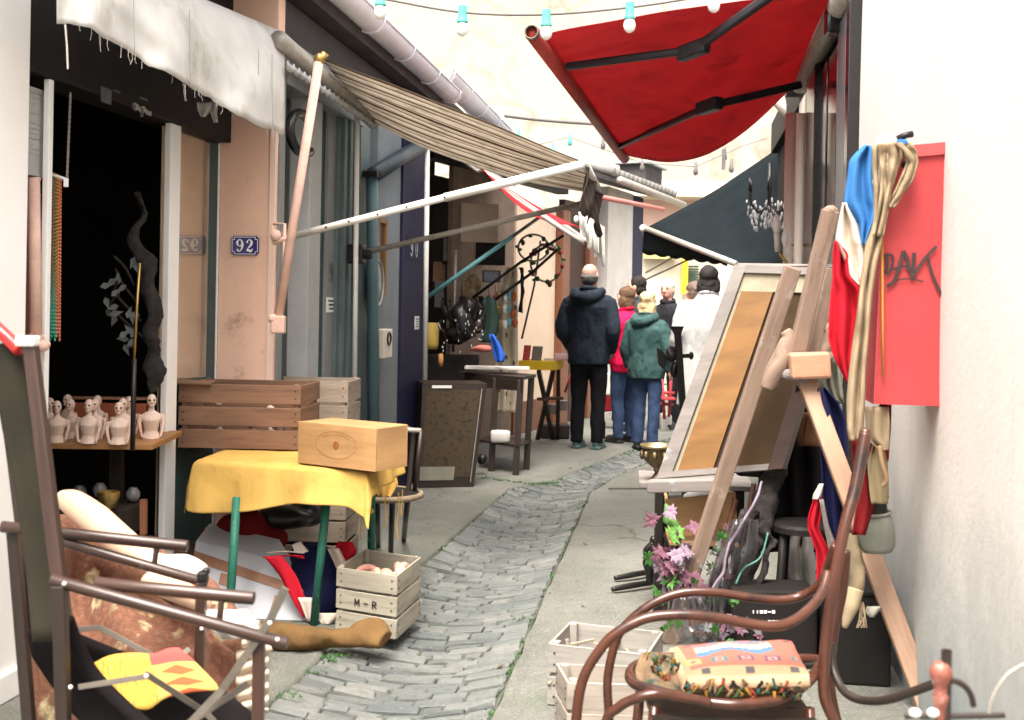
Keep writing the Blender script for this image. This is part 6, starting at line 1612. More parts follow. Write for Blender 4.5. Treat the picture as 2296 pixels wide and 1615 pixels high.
for pts, wd in (([(176, 1541, YN), (335, 1516, YN)], .009), ([(325, 1510, YN), (461, 1598, YN + .1), (500, 1640, YN + .1)], .010), ([(158, 1414, YFR), (223, 1407, YFR)], .010), ([(223, 1407, YFR), (340, 1470, YFR - .05), (360, 1490, YFR - .08)], .010),
                ([(640, 1318, YN - .05), (605, 1392, YN - .03), (500, 1545, YN), (410, 1640, YN)], .013), ([(556, 1534, YN + .02), (455, 1600, YN + .03), (400, 1640, YN + .03)], .012), ([(425, 1455, YFR - .05), (370, 1500, YFR - .1)], .010)):
    q = MB()
    for i in range(len(pts) - 1): q.beam(P(*pts[i]), P(*pts[i + 1]), wd * 1.3, .004, up=(0, -1, .2))
    q.build('metal_stay', M['dull_metal'], FC, bevel=.001)
q = MB()
for x, y, Y in ((144, 1309, YN - .016), (622, 1434, YN - .03), (158, 1541, YN - .02), (452, 1410, YFR - .016), (605, 1397, YN - .05), (328, 1516, YN - .012)): q.ell(P(x, y, Y), .0045)
q.build('bolt_heads', M['white_metal'], FC)
MB().obox(P(455, 1292, YFR - .01), (.012, 0, 0), (0, .014, 0), (0, 0, .012)).build('bracket', M['black_metal'], FC, bevel=.004)
MB().ell(P(462, 1281, YFR - .01), .010).build('wing_nut', M['black_metal'], FC, smooth=True)
# printed cloth on the seat: yellow field, red leaf marks, green border
def m_print():
    t = NT('printed_yellow_cloth'); u, v_, _ = t.sep(t.coord('UV'))
    co = t.coord()
    wv = t.n('ShaderNodeTexWave'); wv.inputs['Scale'].default_value = 9; wv.inputs['Distortion'].default_value = 9; wv.inputs['Detail'].default_value = 2; wv.inputs['Detail Scale'].default_value = 1.4
    t.l(t.coord('UV', (1, 2, 1)), wv.inputs['Vector'])
    cc = t.ramp(wv.outputs['Fac'], [(0, (.50, .27, .03)), (.32, (.55, .37, .07)), (.55, (.24, .27, .05)), (.72, (.50, .18, .02)), (.9, (.55, .34, .05))])
    a = t.math('FRACT', t.math('MULTIPLY', v_, 30)); tri = t.math('ABSOLUTE', t.math('SUBTRACT', a, .5))
    k = t.math('ABSOLUTE', t.math('SUBTRACT', u, .170)); mk = t.math('LESS_THAN', t.math('ADD', t.math('MULTIPLY', tri, 1.0), t.math('MULTIPLY', k, 10)), .42)
    band = t.math('GREATER_THAN', u, .115)
    cc = t.mix(cc, (.56, .38, .09), band); cc = t.mix(cc, (.55, .10, .03), t.math('MULTIPLY', mk, band))
    end = t.math('MULTIPLY', band, t.math('LESS_THAN', v_, .03)); cc = t.mix(cc, (.62, .07, .06), end)
    end2 = t.math('MULTIPLY', band, t.math('GREATER_THAN', v_, .175)); cc = t.mix(cc, (.62, .10, .07), end2)
    t.base(cc); t.set(Roughness=.85); t.bump(t.noise(co, 300, 2), .2, .002); return t.m
rows = [[(203, 1492), (246, 1470), (300, 1464), (346, 1466), (375, 1455), (402, 1452)], [(222, 1512), (258, 1495), (310, 1488), (350, 1486), (388, 1478), (432, 1478)], [(232, 1540), (270, 1528), (320, 1522), (360, 1512), (402, 1508), (462, 1508)], [(240, 1562), (285, 1572), (330, 1566), (368, 1548), (420, 1536), (492, 1540)], [(262, 1577), (300, 1588), (335, 1590), (370, 1566), (430, 1552), (490, 1548)]]
g = []
for r_ in rows:
    c = cr([V((x, y, 0)) for x, y in r_], 5); g.append([P(p.x, p.y, YN + .17 - .05 * (p.y - 1500) / 100) for p in c])
MB().grid(g).build('printed_cloth', m_print(), smooth=True, solid=.004, subd=1, label='yellow printed cloth with red leaf marks on the folding armchair seat', cat='cloth')

# rust tapestry armchair behind with the mannequin leg
def m_tap():
    t = NT('rust_tapestry'); co = t.coord()
    cc = t.ramp(t.noise(co, 60, 5, .7), [(.35, (.11, .042, .022)), (.55, (.17, .07, .04)), (.7, (.26, .13, .07))])
    pt = t.ramp(t.noise(t.coord('Object', (1, 1, .6)), 11, 4, .55), [(.58, (0, 0, 0)), (.63, (1, 1, 1))])
    cc = t.mix(cc, t.ramp(t.noise(co, 30, 3), [(.4, (.16, .13, .06)), (.6, (.48, .36, .22))]), pt)
    t.base(cc); t.set(Roughness=.9); t.bump(t.noise(co, 160, 4), .12, .002); return t.m
M['tapestry'] = m_tap()
AC = thing('upholstered_armchair', 'rust floral tapestry armchair with pale ruffled edge by the shop door', 'armchair', PZ(360, 1600, 0))
acx = P(330, 1450, 3.35)
b = MB()
b.tube(cr([P(112, 1200, 3.42), P(150, 1195, 3.5), P(215, 1225, 3.55), P(300, 1262, 3.5), P(380, 1300, 3.4), P(445, 1340, 3.25), P(505, 1400, 3.1)], 5), [.05, .06, .07, .07, .07, .065, .05], 14)
for i, (x0, y0, Y0) in enumerate(((118, 1215, 3.42), (150, 1210, 3.5), (215, 1240, 3.55), (300, 1275, 3.5), (380, 1315, 3.4), (445, 1355, 3.25), (500, 1410, 3.12))):
    p = P(x0, y0, Y0); b.tube([p, V((p.x, p.y, .12))], .065, 10)
b.obox(V((acx.x - .02, 3.32, .30)), (.22, 0, 0), (0, .18, 0), (0, 0, .17))
b.build('body', M['tapestry'], AC, remesh=.014, sm=4)
q = cloth_rows([(1330, 150, 330, 3.2), (1400, 155, 440, 3.12), (1480, 200, 540, 3.02), (1560, 300, 560, 2.98), (1640, 300, 560, 2.98)], None, 18, 20, .03, 1.5); q.build('front_panel', M['tapestry'], AC, smooth=True, solid=.02)
g = []
for i in range(40):
    v_ = i / 39; y = 1392 + 200 * v_
    xr = 566 + 36 * min(v_ * 3, 1)
    g.append([P((530 if v_ > .35 else 545 - 15 * v_) + (xr - 530) * k / 9, y, 2.97 + .012 * math.sin(i * 1.1 + k * .5) + .01 * noise.noise(V((k * .7, i * .5, 2)))) for k in range(10)])
MB().grid(g).build('pale_ruffle', cloth('cream_ruffle', (.66, .54, .42), .9, .2, .1), AC, smooth=True, solid=.006)
q = cloth_rows([(1368, 455, 555, 3.0), (1385, 450, 572, 2.97), (1410, 470, 585, 2.95), (1432, 500, 580, 2.95)], None, 14, 10, .02, 2); q.build('white_ruffle', M['white_cloth'], AC, smooth=True, solid=.006)
for x, Y in ((180, 3.3), (520, 3.05)):
    p = P(x, 1600, Y); MB().tube([V((p.x, p.y, .14)), V((p.x, p.y, 0))], .022, 10).build('foot', M['dark_wood'], AC, smooth=True)
ML = thing('mannequin_limb', 'flesh coloured mannequin leg lying bent over the tapestry armchair', 'mannequin', P(250, 1200, 3.2))
b = MB()
b.tube(cr([P(146, 1120, 3.36), P(168, 1130, 3.34), P(215, 1165, 3.28), P(262, 1205, 3.2), P(318, 1246, 3.14), P(352, 1268, 3.1)], 8), [.030, .040, .045, .042, .034, .027], 18)
b.ell(P(146, 1120, 3.36), .030)
b.build('thigh', M['flesh'], ML, remesh=.007, sm=4)
b = MB(); b.tube(cr([P(330, 1254, 3.13), P(365, 1272, 3.08), P(410, 1276, 3.04), P(440, 1282, 3.02)], 8), [.026, .036, .040, .032], 18); b.ell(P(444, 1283, 3.02), .03)
b.build('shin', M['flesh_white'], ML, remesh=.007, sm=4)
b = MB(); b.tube(cr([P(330, 1300, 3.0), P(370, 1315, 2.95), P(410, 1330, 2.92), P(455, 1352, 2.9)], 8), [.022, .03, .03, .024], 16); b.ell(P(455, 1352, 2.9), .024)
b.build('mannequin_limb', M['flesh'], remesh=.007, sm=3, label='second flesh coloured mannequin limb under the folding chair rail', cat='mannequin')

# ------------------------------------------------------------------ right foreground: bentwood rocking chair
RK = thing('bentwood_chair', 'brown bentwood rocking chair with curling arms in the right foreground', 'chair', PZ(1600, 1950, 0))
def bent(nm, pts, r, closed=False, mat='bentwood', n=14): return MB().tube(cr([P(*p) for p in pts], 8, closed), r, n, closed=closed).build(nm, M[mat], RK, smooth=True)
NY, FY = 2.72, 3.12
bent('near_arm', [(1284, 1720, NY), (1290, 1640, NY), (1299, 1556, NY), (1317, 1501, NY), (1350, 1451, NY), (1375, 1425, NY), (1418, 1399, NY), (1465, 1383, NY), (1537, 1379, NY), (1609, 1386, NY), (1681, 1399, NY), (1735, 1404, NY), (1778, 1393, NY + .02), (1818, 1362, NY + .06), (1843, 1328, NY + .1), (1856, 1285, NY + .14)], .0125)
bent('far_arm', [(1368, 1640, FY), (1364, 1584, FY), (1363, 1519, FY), (1378, 1447, FY), (1397, 1409, FY), (1440, 1369, FY), (1490, 1341, FY), (1541, 1328, FY), (1609, 1329, FY), (1681, 1340, FY), (1753, 1345, FY), (1800, 1335, FY), (1840, 1308, FY - .04), (1858, 1266, FY - .1), (1874, 1222, FY - .14)], .0125)
bent('back_post', [(1940, 972, 3.0), (1928, 1040, 2.98), (1915, 1105, 2.96), (1898, 1165, 2.94), (1880, 1249, 2.92), (1862, 1357, 2.9), (1850, 1465, 2.88), (1848, 1555, 2.86), (1868, 1612, 2.84), (1900, 1680, 2.82)], [.0165, .0165, .016, .0155, .015, .015, .015, .015, .014, .014])
MB().ell(P(1940, 972, 3.0), .0165).build('post_tip', M['bentwood'], RK, smooth=True)
bent('back_post', [(1897, 1235, 3.05), (1890, 1320, 3.05), (1868, 1430, 3.05), (1862, 1540, 3.05), (1885, 1650, 3.05)], .013)
bent('seat_ring', [(1412, 1512, 2.9), (1432, 1490, 3.04), (1500, 1478, 3.12), (1620, 1474, 3.14), (1760, 1478, 3.1), (1836, 1480, 3.0), (1834, 1500, 2.92), (1808, 1532, 2.82), (1753, 1566, 2.75), (1670, 1580, 2.72), (1591, 1575, 2.73), (1483, 1553, 2.78), (1425, 1535, 2.84)], .0135, True)
bent('lower_loop', [(1350, 1690, 2.74), (1361, 1612, 2.73), (1385, 1588, 2.72), (1411, 1572, 2.71), (1465, 1557, 2.7), (1530, 1564, 2.71), (1591, 1576, 2.715)], .012)
bent('under_ring', [(1500, 1640, 2.85), (1530, 1615, 2.85), (1570, 1598, 2.85), (1625, 1600, 2.85), (1665, 1628, 2.85), (1680, 1660, 2.85)], .008, mat='black_metal')
bent('under_ring', [(1705, 1640, 2.85), (1730, 1608, 2.85), (1770, 1592, 2.85), (1810, 1606, 2.85), (1830, 1650, 2.85)], .008, mat='black_metal')
bent('rocker_arm', [(1864, 1440, 2.92), (1868, 1500, 2.9), (1885, 1540, 2.86), (1905, 1560, 2.82), (1940, 1571, 2.78), (1990, 1569, 2.72), (2050, 1550, 2.65), (2098, 1532, 2.6)], .0105, mat='dark_wood')
MB().obox(P(1620, 1548, 2.93) - UP * .02, (.2, 0, 0), (0, .16, 0), (0, 0, .006)).build('seat_board', M['dark_wood'], RK)
sp0 = P(1620, 1600, 2.92)
for sx, sy in ((-.19, -.13), (.19, -.13), (-.19, .14), (.19, .14)):
    MB().tube([V((sp0.x + sx, 2.93 + sy, .44)), V((sp0.x + sx * 1.15, 2.93 + sy * 1.15, .03))], .014, 10).build('leg', M['bentwood'], RK, smooth=True)
def m_kilim():
    t = NT('kilim'); u, v_, _ = t.sep(t.coord('UV'))
    def band(x, a, b): return t.math('MULTIPLY', t.math('GREATER_THAN', x, a), t.math('LESS_THAN', x, b))
    base = (.36, .095, .065)
    uf = t.math('FRACT', t.math('MULTIPLY', u, 15)); um = t.math('ABSOLUTE', t.math('SUBTRACT', uf, .5))
    cc = t.mix(base, (.28, .20, .115), t.math('MAXIMUM', t.math('LESS_THAN', v_, .035), t.math('LESS_THAN', u, .02)))
    def diamond(vc, r, freq=15):
        a = t.math('ABSOLUTE', t.math('SUBTRACT', t.math('FRACT', t.math('MULTIPLY', u, freq)), .5)); b_ = t.math('MULTIPLY', t.math('ABSOLUTE', t.math('SUBTRACT', v_, vc)), freq)
        return t.math('LESS_THAN', t.math('MAXIMUM', a, b_), r)
    cell = t.math('FLOOR', t.math('MULTIPLY', u, 15)); wn = t.n('ShaderNodeTexWhiteNoise', noise_dimensions='1D'); t.l(cell, wn.inputs['W'])
    cc = t.mix(cc, t.ramp(wn.outputs['Value'], [(0, (.03, .12, .13)), (.4, (.45, .22, .08)), (.7, (.10, .05, .09)), (.9, (.3, .35, .3))], 'CONSTANT'), diamond(.082, .30))
    cc = t.mix(cc, (.45, .18, .12), diamond(.082, .17)); cc = t.mix(cc, (.05, .05, .07), diamond(.082, .08))
    # stepped motif rows in blue and cream
    st = t.math('MULTIPLY', t.math('FLOOR', t.math('MULTIPLY', t.math('ABSOLUTE', t.math('SUBTRACT', t.math('FRACT', t.math('MULTIPLY', u, 7.5)), .5)), 8)), .011)
    z_ = t.math('SUBTRACT', v_, st)
    inn = t.math('MULTIPLY', t.math('GREATER_THAN', u, .05), t.math('LESS_THAN', u, .245))
    cc = t.mix(cc, (.055, .13, .22), t.math('MULTIPLY', inn, band(z_, .115, .145))); cc = t.mix(cc, (.55, .36, .24), t.math('MULTIPLY', inn, band(z_, .145, .185))); cc = t.mix(cc, (.07, .14, .22), t.math('MULTIPLY', inn, band(z_, .20, .222)))
    cc = t.mix(cc, (.10, .05, .05), t.math('MULTIPLY', diamond(.235, .12, 12), t.math('GREATER_THAN', v_, .22)))
    dm = t.math('MULTIPLY', diamond(.018, .10, 9), t.math('LESS_THAN', v_, .035)); cc = t.mix(cc, (.06, .05, .05), dm)
    t.base(cc); t.set(Roughness=.95); t.bump(t.noise(t.coord('UV', (1, 4, 1)), 160, 3), .5, .004); return t.m
KC = thing('kilim_cushion', 'coral kilim cushion with blue steps and cream border on the bentwood chair', 'cushion', P(1660, 1500, 2.9))
g = []
kq = [P(1541, 1517, 2.76), P(1814, 1512, 2.74), P(1775, 1438, 3.0), P(1505, 1452, 3.02)]
for j in range(24):
    v_ = j / 23; line = []
    for i in range(40):
        u = i / 39
        p = (kq[0] * (1 - u) + kq[1] * u) * (1 - v_) + (kq[3] * (1 - u) + kq[2] * u) * v_
        puff = (max(4 * u * (1 - u), 0) ** .4) * (max(4 * v_ * (1 - v_), 0) ** .4)
        p = p + UP * (.022 * puff + .004 * noise.noise(V((u * 5, v_ * 4, 2))))
        line.append(p)
    g.append(line)
MB().grid(g).build('kilim_top', m_kilim(), KC, smooth=True)
g2 = [[p for p in g[0]], [p - UP * .022 + V((0, -.012, 0)) for p in g[0]], [p - UP * .04 + V((0, .01, 0)) for p in g[0]]]
MB().grid(g2).build('front_edge', plain('cushion_edge', (.40, .26, .16), .9, .3, 20, .3), KC, smooth=True, solid=.004)
g2 = [[r_[0] for r_ in g], [r_[0] - UP * .03 + V((-.012, 0, 0)) for r_ in g], [r_[0] - UP * .045 for r_ in g]]
MB().grid(g2).build('side_edge', plain('cushion_edge', (.40, .26, .16)), KC, smooth=True, solid=.004)
ts = [(.18, .035, .02), (.22, .12, .02), (.015, .06, .055), (.015, .015, .015), (.15, .095, .05), (.04, .07, .025), (.16, .08, .045)]
random.seed(17)
for k in range(90):
    if k < 40: x, y, Y = random.uniform(1452, 1530), random.uniform(1455, 1528), 2.86
    else: x, y, Y = random.uniform(1535, 1800), random.uniform(1525, 1560), 2.74
    c = P(x, y, Y); m_ = plain('tassel_%d' % (k % 7), ts[k % 7], .95, .3, 40, .3)
    d_ = V((random.uniform(-.012, .012), random.uniform(-.006, .0), -.016))
    MB().tube([c, c + V((random.uniform(-.008, .008), -.006, random.uniform(-.004, .008))), c + d_ * .6 + V((random.uniform(-.008, .008), -.004, 0)), c + d_ + V((random.uniform(-.012, .012), 0, 0))], [.003, .004, .0035, .002], 6).jitter(.004, 90, k).build('tassel', m_, KC, smooth=True)
cloth_rows([(1465, 1440, 1510, 2.97), (1500, 1425, 1530, 2.9), (1535, 1428, 1545, 2.83), (1555, 1480, 1560, 2.78)], None, 12, 12, .02, 2).build('woven_seat', plain('woven_seat_cover', (.17, .11, .065), .95, .5, 26, .5, spots=((.04, .06, .045), 16, .5)), RK, smooth=True, solid=.008)
q = cloth_rows([(1545, 1560, 1800, 2.80), (1575, 1580, 1790, 2.82)], None, 20, 8, .012, 4); q.build('woven_edge', plain('woven_seat_cover', (.34, .24, .15)), RK, smooth=True, solid=.008)

# iron candle stand at the right edge
CSd = thing('iron_stand', 'rusty iron stand with round knob and wire arms at the right edge', 'stand', P(2120, 1615, 1.75))
def ir(nm, pts, r, mat='bentwood'): return MB().tube(cr([P(*p) for p in pts], 8), r, 10).build(nm, M[mat], CSd, smooth=True)
rust = plain('rusty_knob', (.26, .085, .06), .4, .5, 22, .3, .1, spots=((.55, .40, .38), 20, .56))
kc = P(2110, 1508, 1.75)
MB().lathe([(0, .018), (.011, .015), (.017, .004), (.017, -.006), (.011, -.018), (.010, -.03), (.013, -.036), (.010, -.05), (.008, -.07), (.010, -.3), (.012, -.45)], kc, 18).build('knob_post', rust, CSd, smooth=True)
ir('curved_arm', [(2110, 1531, 1.75), (2138, 1527, 1.75), (2162, 1538, 1.75), (2177, 1558, 1.75), (2183, 1584, 1.75)], .0048, 'dark_wood')
ir('cross_bar', [(2030, 1606, 1.75), (2120, 1606, 1.75), (2252, 1604, 1.75)], .0045, 'dark_wood')
ir('wire_arm', [(2217, 1604, 1.75), (2222, 1575, 1.75), (2236, 1545, 1.75), (2260, 1512, 1.75), (2300, 1488, 1.75)], .0028, 'grey_metal')
for x in (2052, 2092): MB().ell(P(x, 1599, 1.73), .009, .009, .007).build('pale_bead', M['white_enamel'], CSd, smooth=True)
p = P(2120, 1606, 1.75); MB().lathe([(.008, .9), (.008, .03), (.10, .01), (.10, 0), (0, 0)], V((p.x, p.y, 0)), 16).build('foot', M['dark_wood'], CSd, smooth=True)
# ------------------------------------------------------------------ stall goods past the yellow table
cb = thing('leaning_panel', 'brown fabric fronted cabinet with dark frame beside the dark table', 'cabinet', PZ(1000, 1092, 0))
A0, A1 = PZ(937, 1094, 0), PZ(1062, 1092, 0)
ht_ = P(942, 860, A0.y).z
dx = (A1 - A0); bk = V((-dx.y, dx.x, 0)).normalized() * .38
lean = V((.05, .1, 0))
def cbq(u, v_, off=0): return A0 + dx * u + (UP * ht_ + V((.02 + .07 * u, .02, 0))) * v_ - V((-dx.y, dx.x, 0)).normalized() * off
def cbox(nm, u0, u1, v0, v1, off, mat, bev=.004): return MB().prism([cbq(u0, v0, off), cbq(u1, v0, off), cbq(u1, v1, off), cbq(u0, v1, off)], V((-dx.y, dx.x, 0)).normalized() * (off + .36)).build(nm, mat, cb, bevel=bev)
cbox('body', 0, 1, 0, 1, 0, M['dark_wood'], .015)
cbox('fabric_front', .06, .90, .10, .94, .004, plain('speckled_brown_fabric', (.075, .055, .034), .95, .3, 30, .5, spots=((.03, .024, .017), 30, .5)), .002)
cbox('grey_board', .02, .62, .07, .20, .008, plain('grey_card', (.22, .21, .17), .8, .2, 8), .002)
cbox('bright_trim', .15, .45, .955, .98, .012, M['white_metal'], .002)
cbox('right_trim', .92, .935, .05, .95, .006, M['grey_metal'], .001)
dtb = thing('dark_table', 'tall dark wooden table with a lower shelf on the stall pavement', 'table', PZ(1148, 1065, 0))
L0 = PZ(1148, 1066, 0); zt3 = P(1160, 852, L0.y).z
tl0 = P(1024, 838, 10.0); tr0 = P(1172, 858, 9.45); tl0.z = tr0.z = zt3
bkv = V((.12, .42, 0))
MB().prism([tl0, tr0, tr0 + bkv, tl0 + bkv], UP * .025).build('top', M['dark_wood'], dtb, bevel=.004)
MB().prism([tl0 - UP * .002, tr0 - UP * .002, tr0 + bkv * .04 - UP * .002, tl0 + bkv * .04 - UP * .002], -UP * .09).build('apron', M['dark_wood'], dtb, bevel=.003)
for p in (tr0 - (tr0 - tl0) * .04 + bkv * .06, tr0 - (tr0 - tl0) * .40 + bkv * .06, tl0 + bkv * .9 + V((.03, 0, 0)), tr0 + bkv * .9 - V((.03, 0, 0))):
    MB().beam(p, V((p.x - .03, p.y, 0)), .055).build('leg', M['dark_wood'], dtb, bevel=.004)
zs3 = P(1110, 998, 9.6).z
MB().prism([V((p.x, p.y, zs3)) for p in (tl0 + (tr0 - tl0) * .35, tr0 - V((.03, 0, 0)), tr0 + bkv - V((.03, 0, 0)), tl0 + (tr0 - tl0) * .35 + bkv)], UP * .02).build('shelf', M['dark_wood'], dtb)
b = MB().obox(P(1122, 978, 9.65), (.085, 0, 0), (0, .08, 0), (0, 0, .05)).jitter(.02, 9); b.build('white_bundle', M['white_cloth'], bevel=.02, smooth=True, label='bundle of white cloth on the dark table shelf', cat='cloth')
b = MB().ell(P(1080, 1030, 9.5), .04, .04, .05).jitter(.01, 9); b.build('dark_pot', M['black_metal'], smooth=True, label='small dark pot under the dark table', cat='pot')
b = MB().obox(P(1115, 825, 9.9) , (.28, .0, 0), (0, .1, 0), (0, 0, .012)); b.build('papers', M['white_cloth'], bevel=.004, label='thin pile of white papers on the dark table', cat='papers')
# black chandeliers heap, head, cloths, curtain, boards
bh = thing('black_chandelier', 'black iron chandelier with glinting drops above the dark table', 'chandelier', P(1040, 740, 10.3)); random.seed(41)
cc_ = P(1038, 720, 10.2)
for k in range(14):
    t = k * .449; d_ = V((math.cos(t), math.sin(t) * .7, random.uniform(-.6, .9)))
    MB().tube(cr([cc_ + V((0, 0, .06)), cc_ + d_ * .12 - UP * .05, cc_ + d_ * .2, cc_ + d_ * .2 + UP * .08], 6), .014, 6).build('branch', M['black_metal'], bh, smooth=True)
b = MB(); b.ell(cc_, .13, .1, .17); b.ell(cc_ + V((-.08, 0, -.12)), .1, .08, .1); b.ell(cc_ + V((.06, 0, .13)), .09, .08, .09); b.jitter(.06, 10); b.build('body', M['black_metal'], bh, smooth=True)
q = MB()
for k in range(34): q.ell(cc_ + V((random.uniform(-.22, .2), random.uniform(-.2, -.1), random.uniform(-.28, .1))), .005, .005, .012, n=6)
q.build('drops', M['crystal'], bh)
hd = thing('statue_head', 'dull gilt carved head in the shade of the stall', 'statue', P(1060, 640, 11))
b = MB(); b.ell(P(1062, 636, 11.0), .085, .09, .10); b.ell(P(1055, 660, 10.95), .06, .06, .05); b.ell(P(1040, 648, 10.95), .03, .06, .08); b.jitter(.015, 14); b.build('head', plain('dull_gilt', (.24, .17, .10), .6, .4, 18, .3), hd, remesh=.012, sm=2)
MB().obox(P(1058, 675, 11.0), (.12, 0, 0), (0, .08, 0), (0, 0, .05)).build('shoulders', M['black_wood'], hd, bevel=.02)
cloth_rows([(750, 1098, 1106), (775, 1104, 1122), (800, 1108, 1133), (812, 1114, 1128)], 9.7, 8, 10, .03, 1).build('blue_cloth', cloth('bright_blue_cloth', (.03, .12, .55), .8, .3), smooth=True, solid=.01, label='bright blue cloth hanging over the back of the dark table', cat='cloth')
b = MB().ell(P(1080, 782, 9.75), .085, .06, .045).jitter(.03, 12); b.build('pink_cloth', cloth('coral_cloth', (.50, .16, .13), .9, .2), smooth=True, label='crumpled coral cloth on the dark table beside the blue one', cat='cloth')
b = cloth_rows([(668, 1085, 1108), (710, 1080, 1120), (745, 1082, 1116), (768, 1075, 1102)], 10.4, 8, 10, .03, 1); b.build('green_cloth', cloth('dark_green_cloth', (.05, .085, .075), .9, .3), smooth=True, solid=.01, label='dark green cloth hanging beside the black chandelier', cat='cloth')
def m_dots():
    t = NT('dotted_curtain'); co = t.coord('UV', (16, 9, 1)); vo = t.n('ShaderNodeTexVoronoi'); vo.inputs['Scale'].default_value = 1; vo.inputs['Randomness'].default_value = .7; t.l(co, vo.inputs['Vector'])
    cc = t.ramp(vo.outputs['Distance'], [(.22, (.10, .07, .05)), (.30, (.62, .53, .40))]); t.base(cc); t.set(Roughness=.9); return t.m
cloth_rows([(600, 1135, 1160, 11.3), (700, 1112, 1160, 11.2), (860, 1110, 1160, 11.1), (925, 1112, 1156, 11.05)], None, 14, 24, .03, 2).build('dotted_curtain', m_dots(), smooth=True, solid=.01, label='beige curtain with dark dots beside the cream door', cat='curtain')
MB().obox(P(1068, 500, 11.2), (.22, .06, 0), (0, .02, 0), (0, 0, .19)).build('marbled_board', plain('marbled_board', (.66, .52, .42), .7, .25, 4, .1, spots=((.25, .16, .12), 5, .58)), bevel=.006, label='beige marbled board hung high at the back of the stall', cat='board')
MB().obox(P(1084, 568, 11.5), (.22, .06, 0), (0, .02, 0), (0, 0, .12)).build('dark_board', M['black_wood'], bevel=.006, label='black board hung below the marbled board', cat='board')
MB().obox(P(985, 660, 11.2), (.045, .02, 0), (0, .01, 0), (0, 0, .13)).build('grey_plaque', M['grey_paint'], bevel=.004, label='grey plaque beside the thin white pole in the stall', cat='plaque')
MB().obox(P(985, 610, 11.3), (.06, .02, 0), (0, .01, 0), (0, 0, .10)).build('tan_picture', plain('tan_picture', (.34, .18, .11), .7, .3, 6), bevel=.004, label='tan picture above the grey plaque in the stall', cat='picture')
q = MB().lathe([(0, 0), (.06, 0), (.07, .05), (.07, .22), (.05, .24), (0, .24)], P(966, 783, 10.3), 18); q.build('yellow_jar', plain('yellow_glaze', (.60, .42, .10), .4, .2, 8), smooth=True, label='yellow jar at the foot of the thin white pole', cat='jar')
q = MB().lathe([(0, 0), (.018, 0), (.025, .05), (.02, .11), (0, .115)], P(988, 822, 10.0), 14); q.build('orange_vase', plain('orange_glaze', (.55, .26, .09), .4, .2, 8), smooth=True, label='small orange vase in the dark stall beside the yellow jar', cat='vase')
MB().obox(P(1000, 845, 10.5), (.30, 0, 0), (0, .2, 0), (0, 0, .20)).build('dark_box', M['black_wood'], bevel=.01, label='black box behind the brown fabric cabinet', cat='box')
# small goods hung and heaped in the stall
random.seed(55)
tk_ = [('leaf', 'green'), ('red_paint', 'red'), ('brass', 'brass'), ('white_enamel', 'white'), ('teal_bright', 'teal'), ('orange', 'orange')]
for i_ in range(18):
    mt, cn = tk_[i_ % 6]; x, y = 1098 + (i_ % 6) * 11 + random.uniform(-3, 3), 655 + (i_ // 6) * 32 + random.uniform(-8, 8)
    q = MB(); c = P(x, y, 10.75); q.tube([c + UP * .09, c], .003, 4); q.lathe([(0, .0), (.022, -.01), (.028, -.04), (.015, -.065), (.018, -.08), (0, -.085)], c, 8)
    q.build('trinket', M[mt], smooth=True, label='tiny %s trinket hung in row %d of the dangling trinkets before the dotted curtain' % (cn, i_ // 6 + 1), cat='trinket', group='trinkets dangling before the dotted curtain')
for x, y, w_, h_, c_, lab in ((1035, 612, .07, .10, (.42, .36, .28), 'pale framed card hung left of the gilt head'), (1102, 620, .09, .06, (.30, .34, .42), 'grey blue card hung right of the gilt head'), (1006, 560, .06, .14, (.34, .30, .25), 'narrow tan panel hung beside the short grey pole')):
    fr_o = thing('hung_card', lab, 'picture', P(x, y, 11.3)); MB().obox(P(x, y, 11.3), (w_, .02, 0), (0, .012, 0), (0, 0, h_)).build('frame', M['brown_wood'], fr_o, bevel=.003); MB().obox(P(x, y, 11.28), (w_ * .8, .016, 0), (0, .006, 0), (0, 0, h_ * .82)).build('card', plain('card_%d' % x, c_, .8, .4, 14), fr_o)
# yellow tray table
ty = thing('tray_table', 'yellow tray on crossed dark legs in front of the cream door', 'table', PZ(1225, 985, 0))
TY = 11.3
y0_, y1_, y2_ = P(1162, 828, TY), P(1236, 831, TY - .1), P(1264, 826, TY + .25)
q = MB().prism([y0_, y1_, y2_, y0_ + (y2_ - y1_)], UP * .085); q.build('tray', M['yellow_paint'], ty, bevel=.005)
for x0, x1, Y in ((1208, 1240, 11.25), (1240, 1205, 11.35), (1252, 1250, 11.5)): MB().beam(P(x0, 832, Y), PZ(x1, 985, 0), .04).build('leg', M['dark_wood'], ty)
MB().beam(P(1205, 895, 11.3), P(1262, 893, 11.4), .03).build('stretcher', M['brown_wood'], ty)
for x, w_, h_, mt, lab in ((1180, .035, .115, 'red_paint', 'red book standing in the yellow tray'), (1203, .05, .11, 'frame_grey', 'grey magazine standing in the yellow tray'), (1232, .06, .05, 'white_cloth', 'white papers lying in the yellow tray')):
    MB().obox(P(x, 808, TY + .1) + UP * (h_ - .11 + .03), (w_, 0, 0), (0, .04, 0), (.012, 0, h_)).build('book' if h_ > .06 else 'papers', M[mt], bevel=.004, label=lab, cat='book' if h_ > .06 else 'papers')
b = MB().obox(P(1258, 800, TY + .1), (.07, 0, 0), (0, .06, 0), (0, 0, .035)).jitter(.015, 9); b.build('pink_bundle', cloth('pale_pink_cloth', (.62, .40, .42)), bevel=.01, smooth=True, label='pale pink bundle at the right end of the yellow tray', cat='bundle')
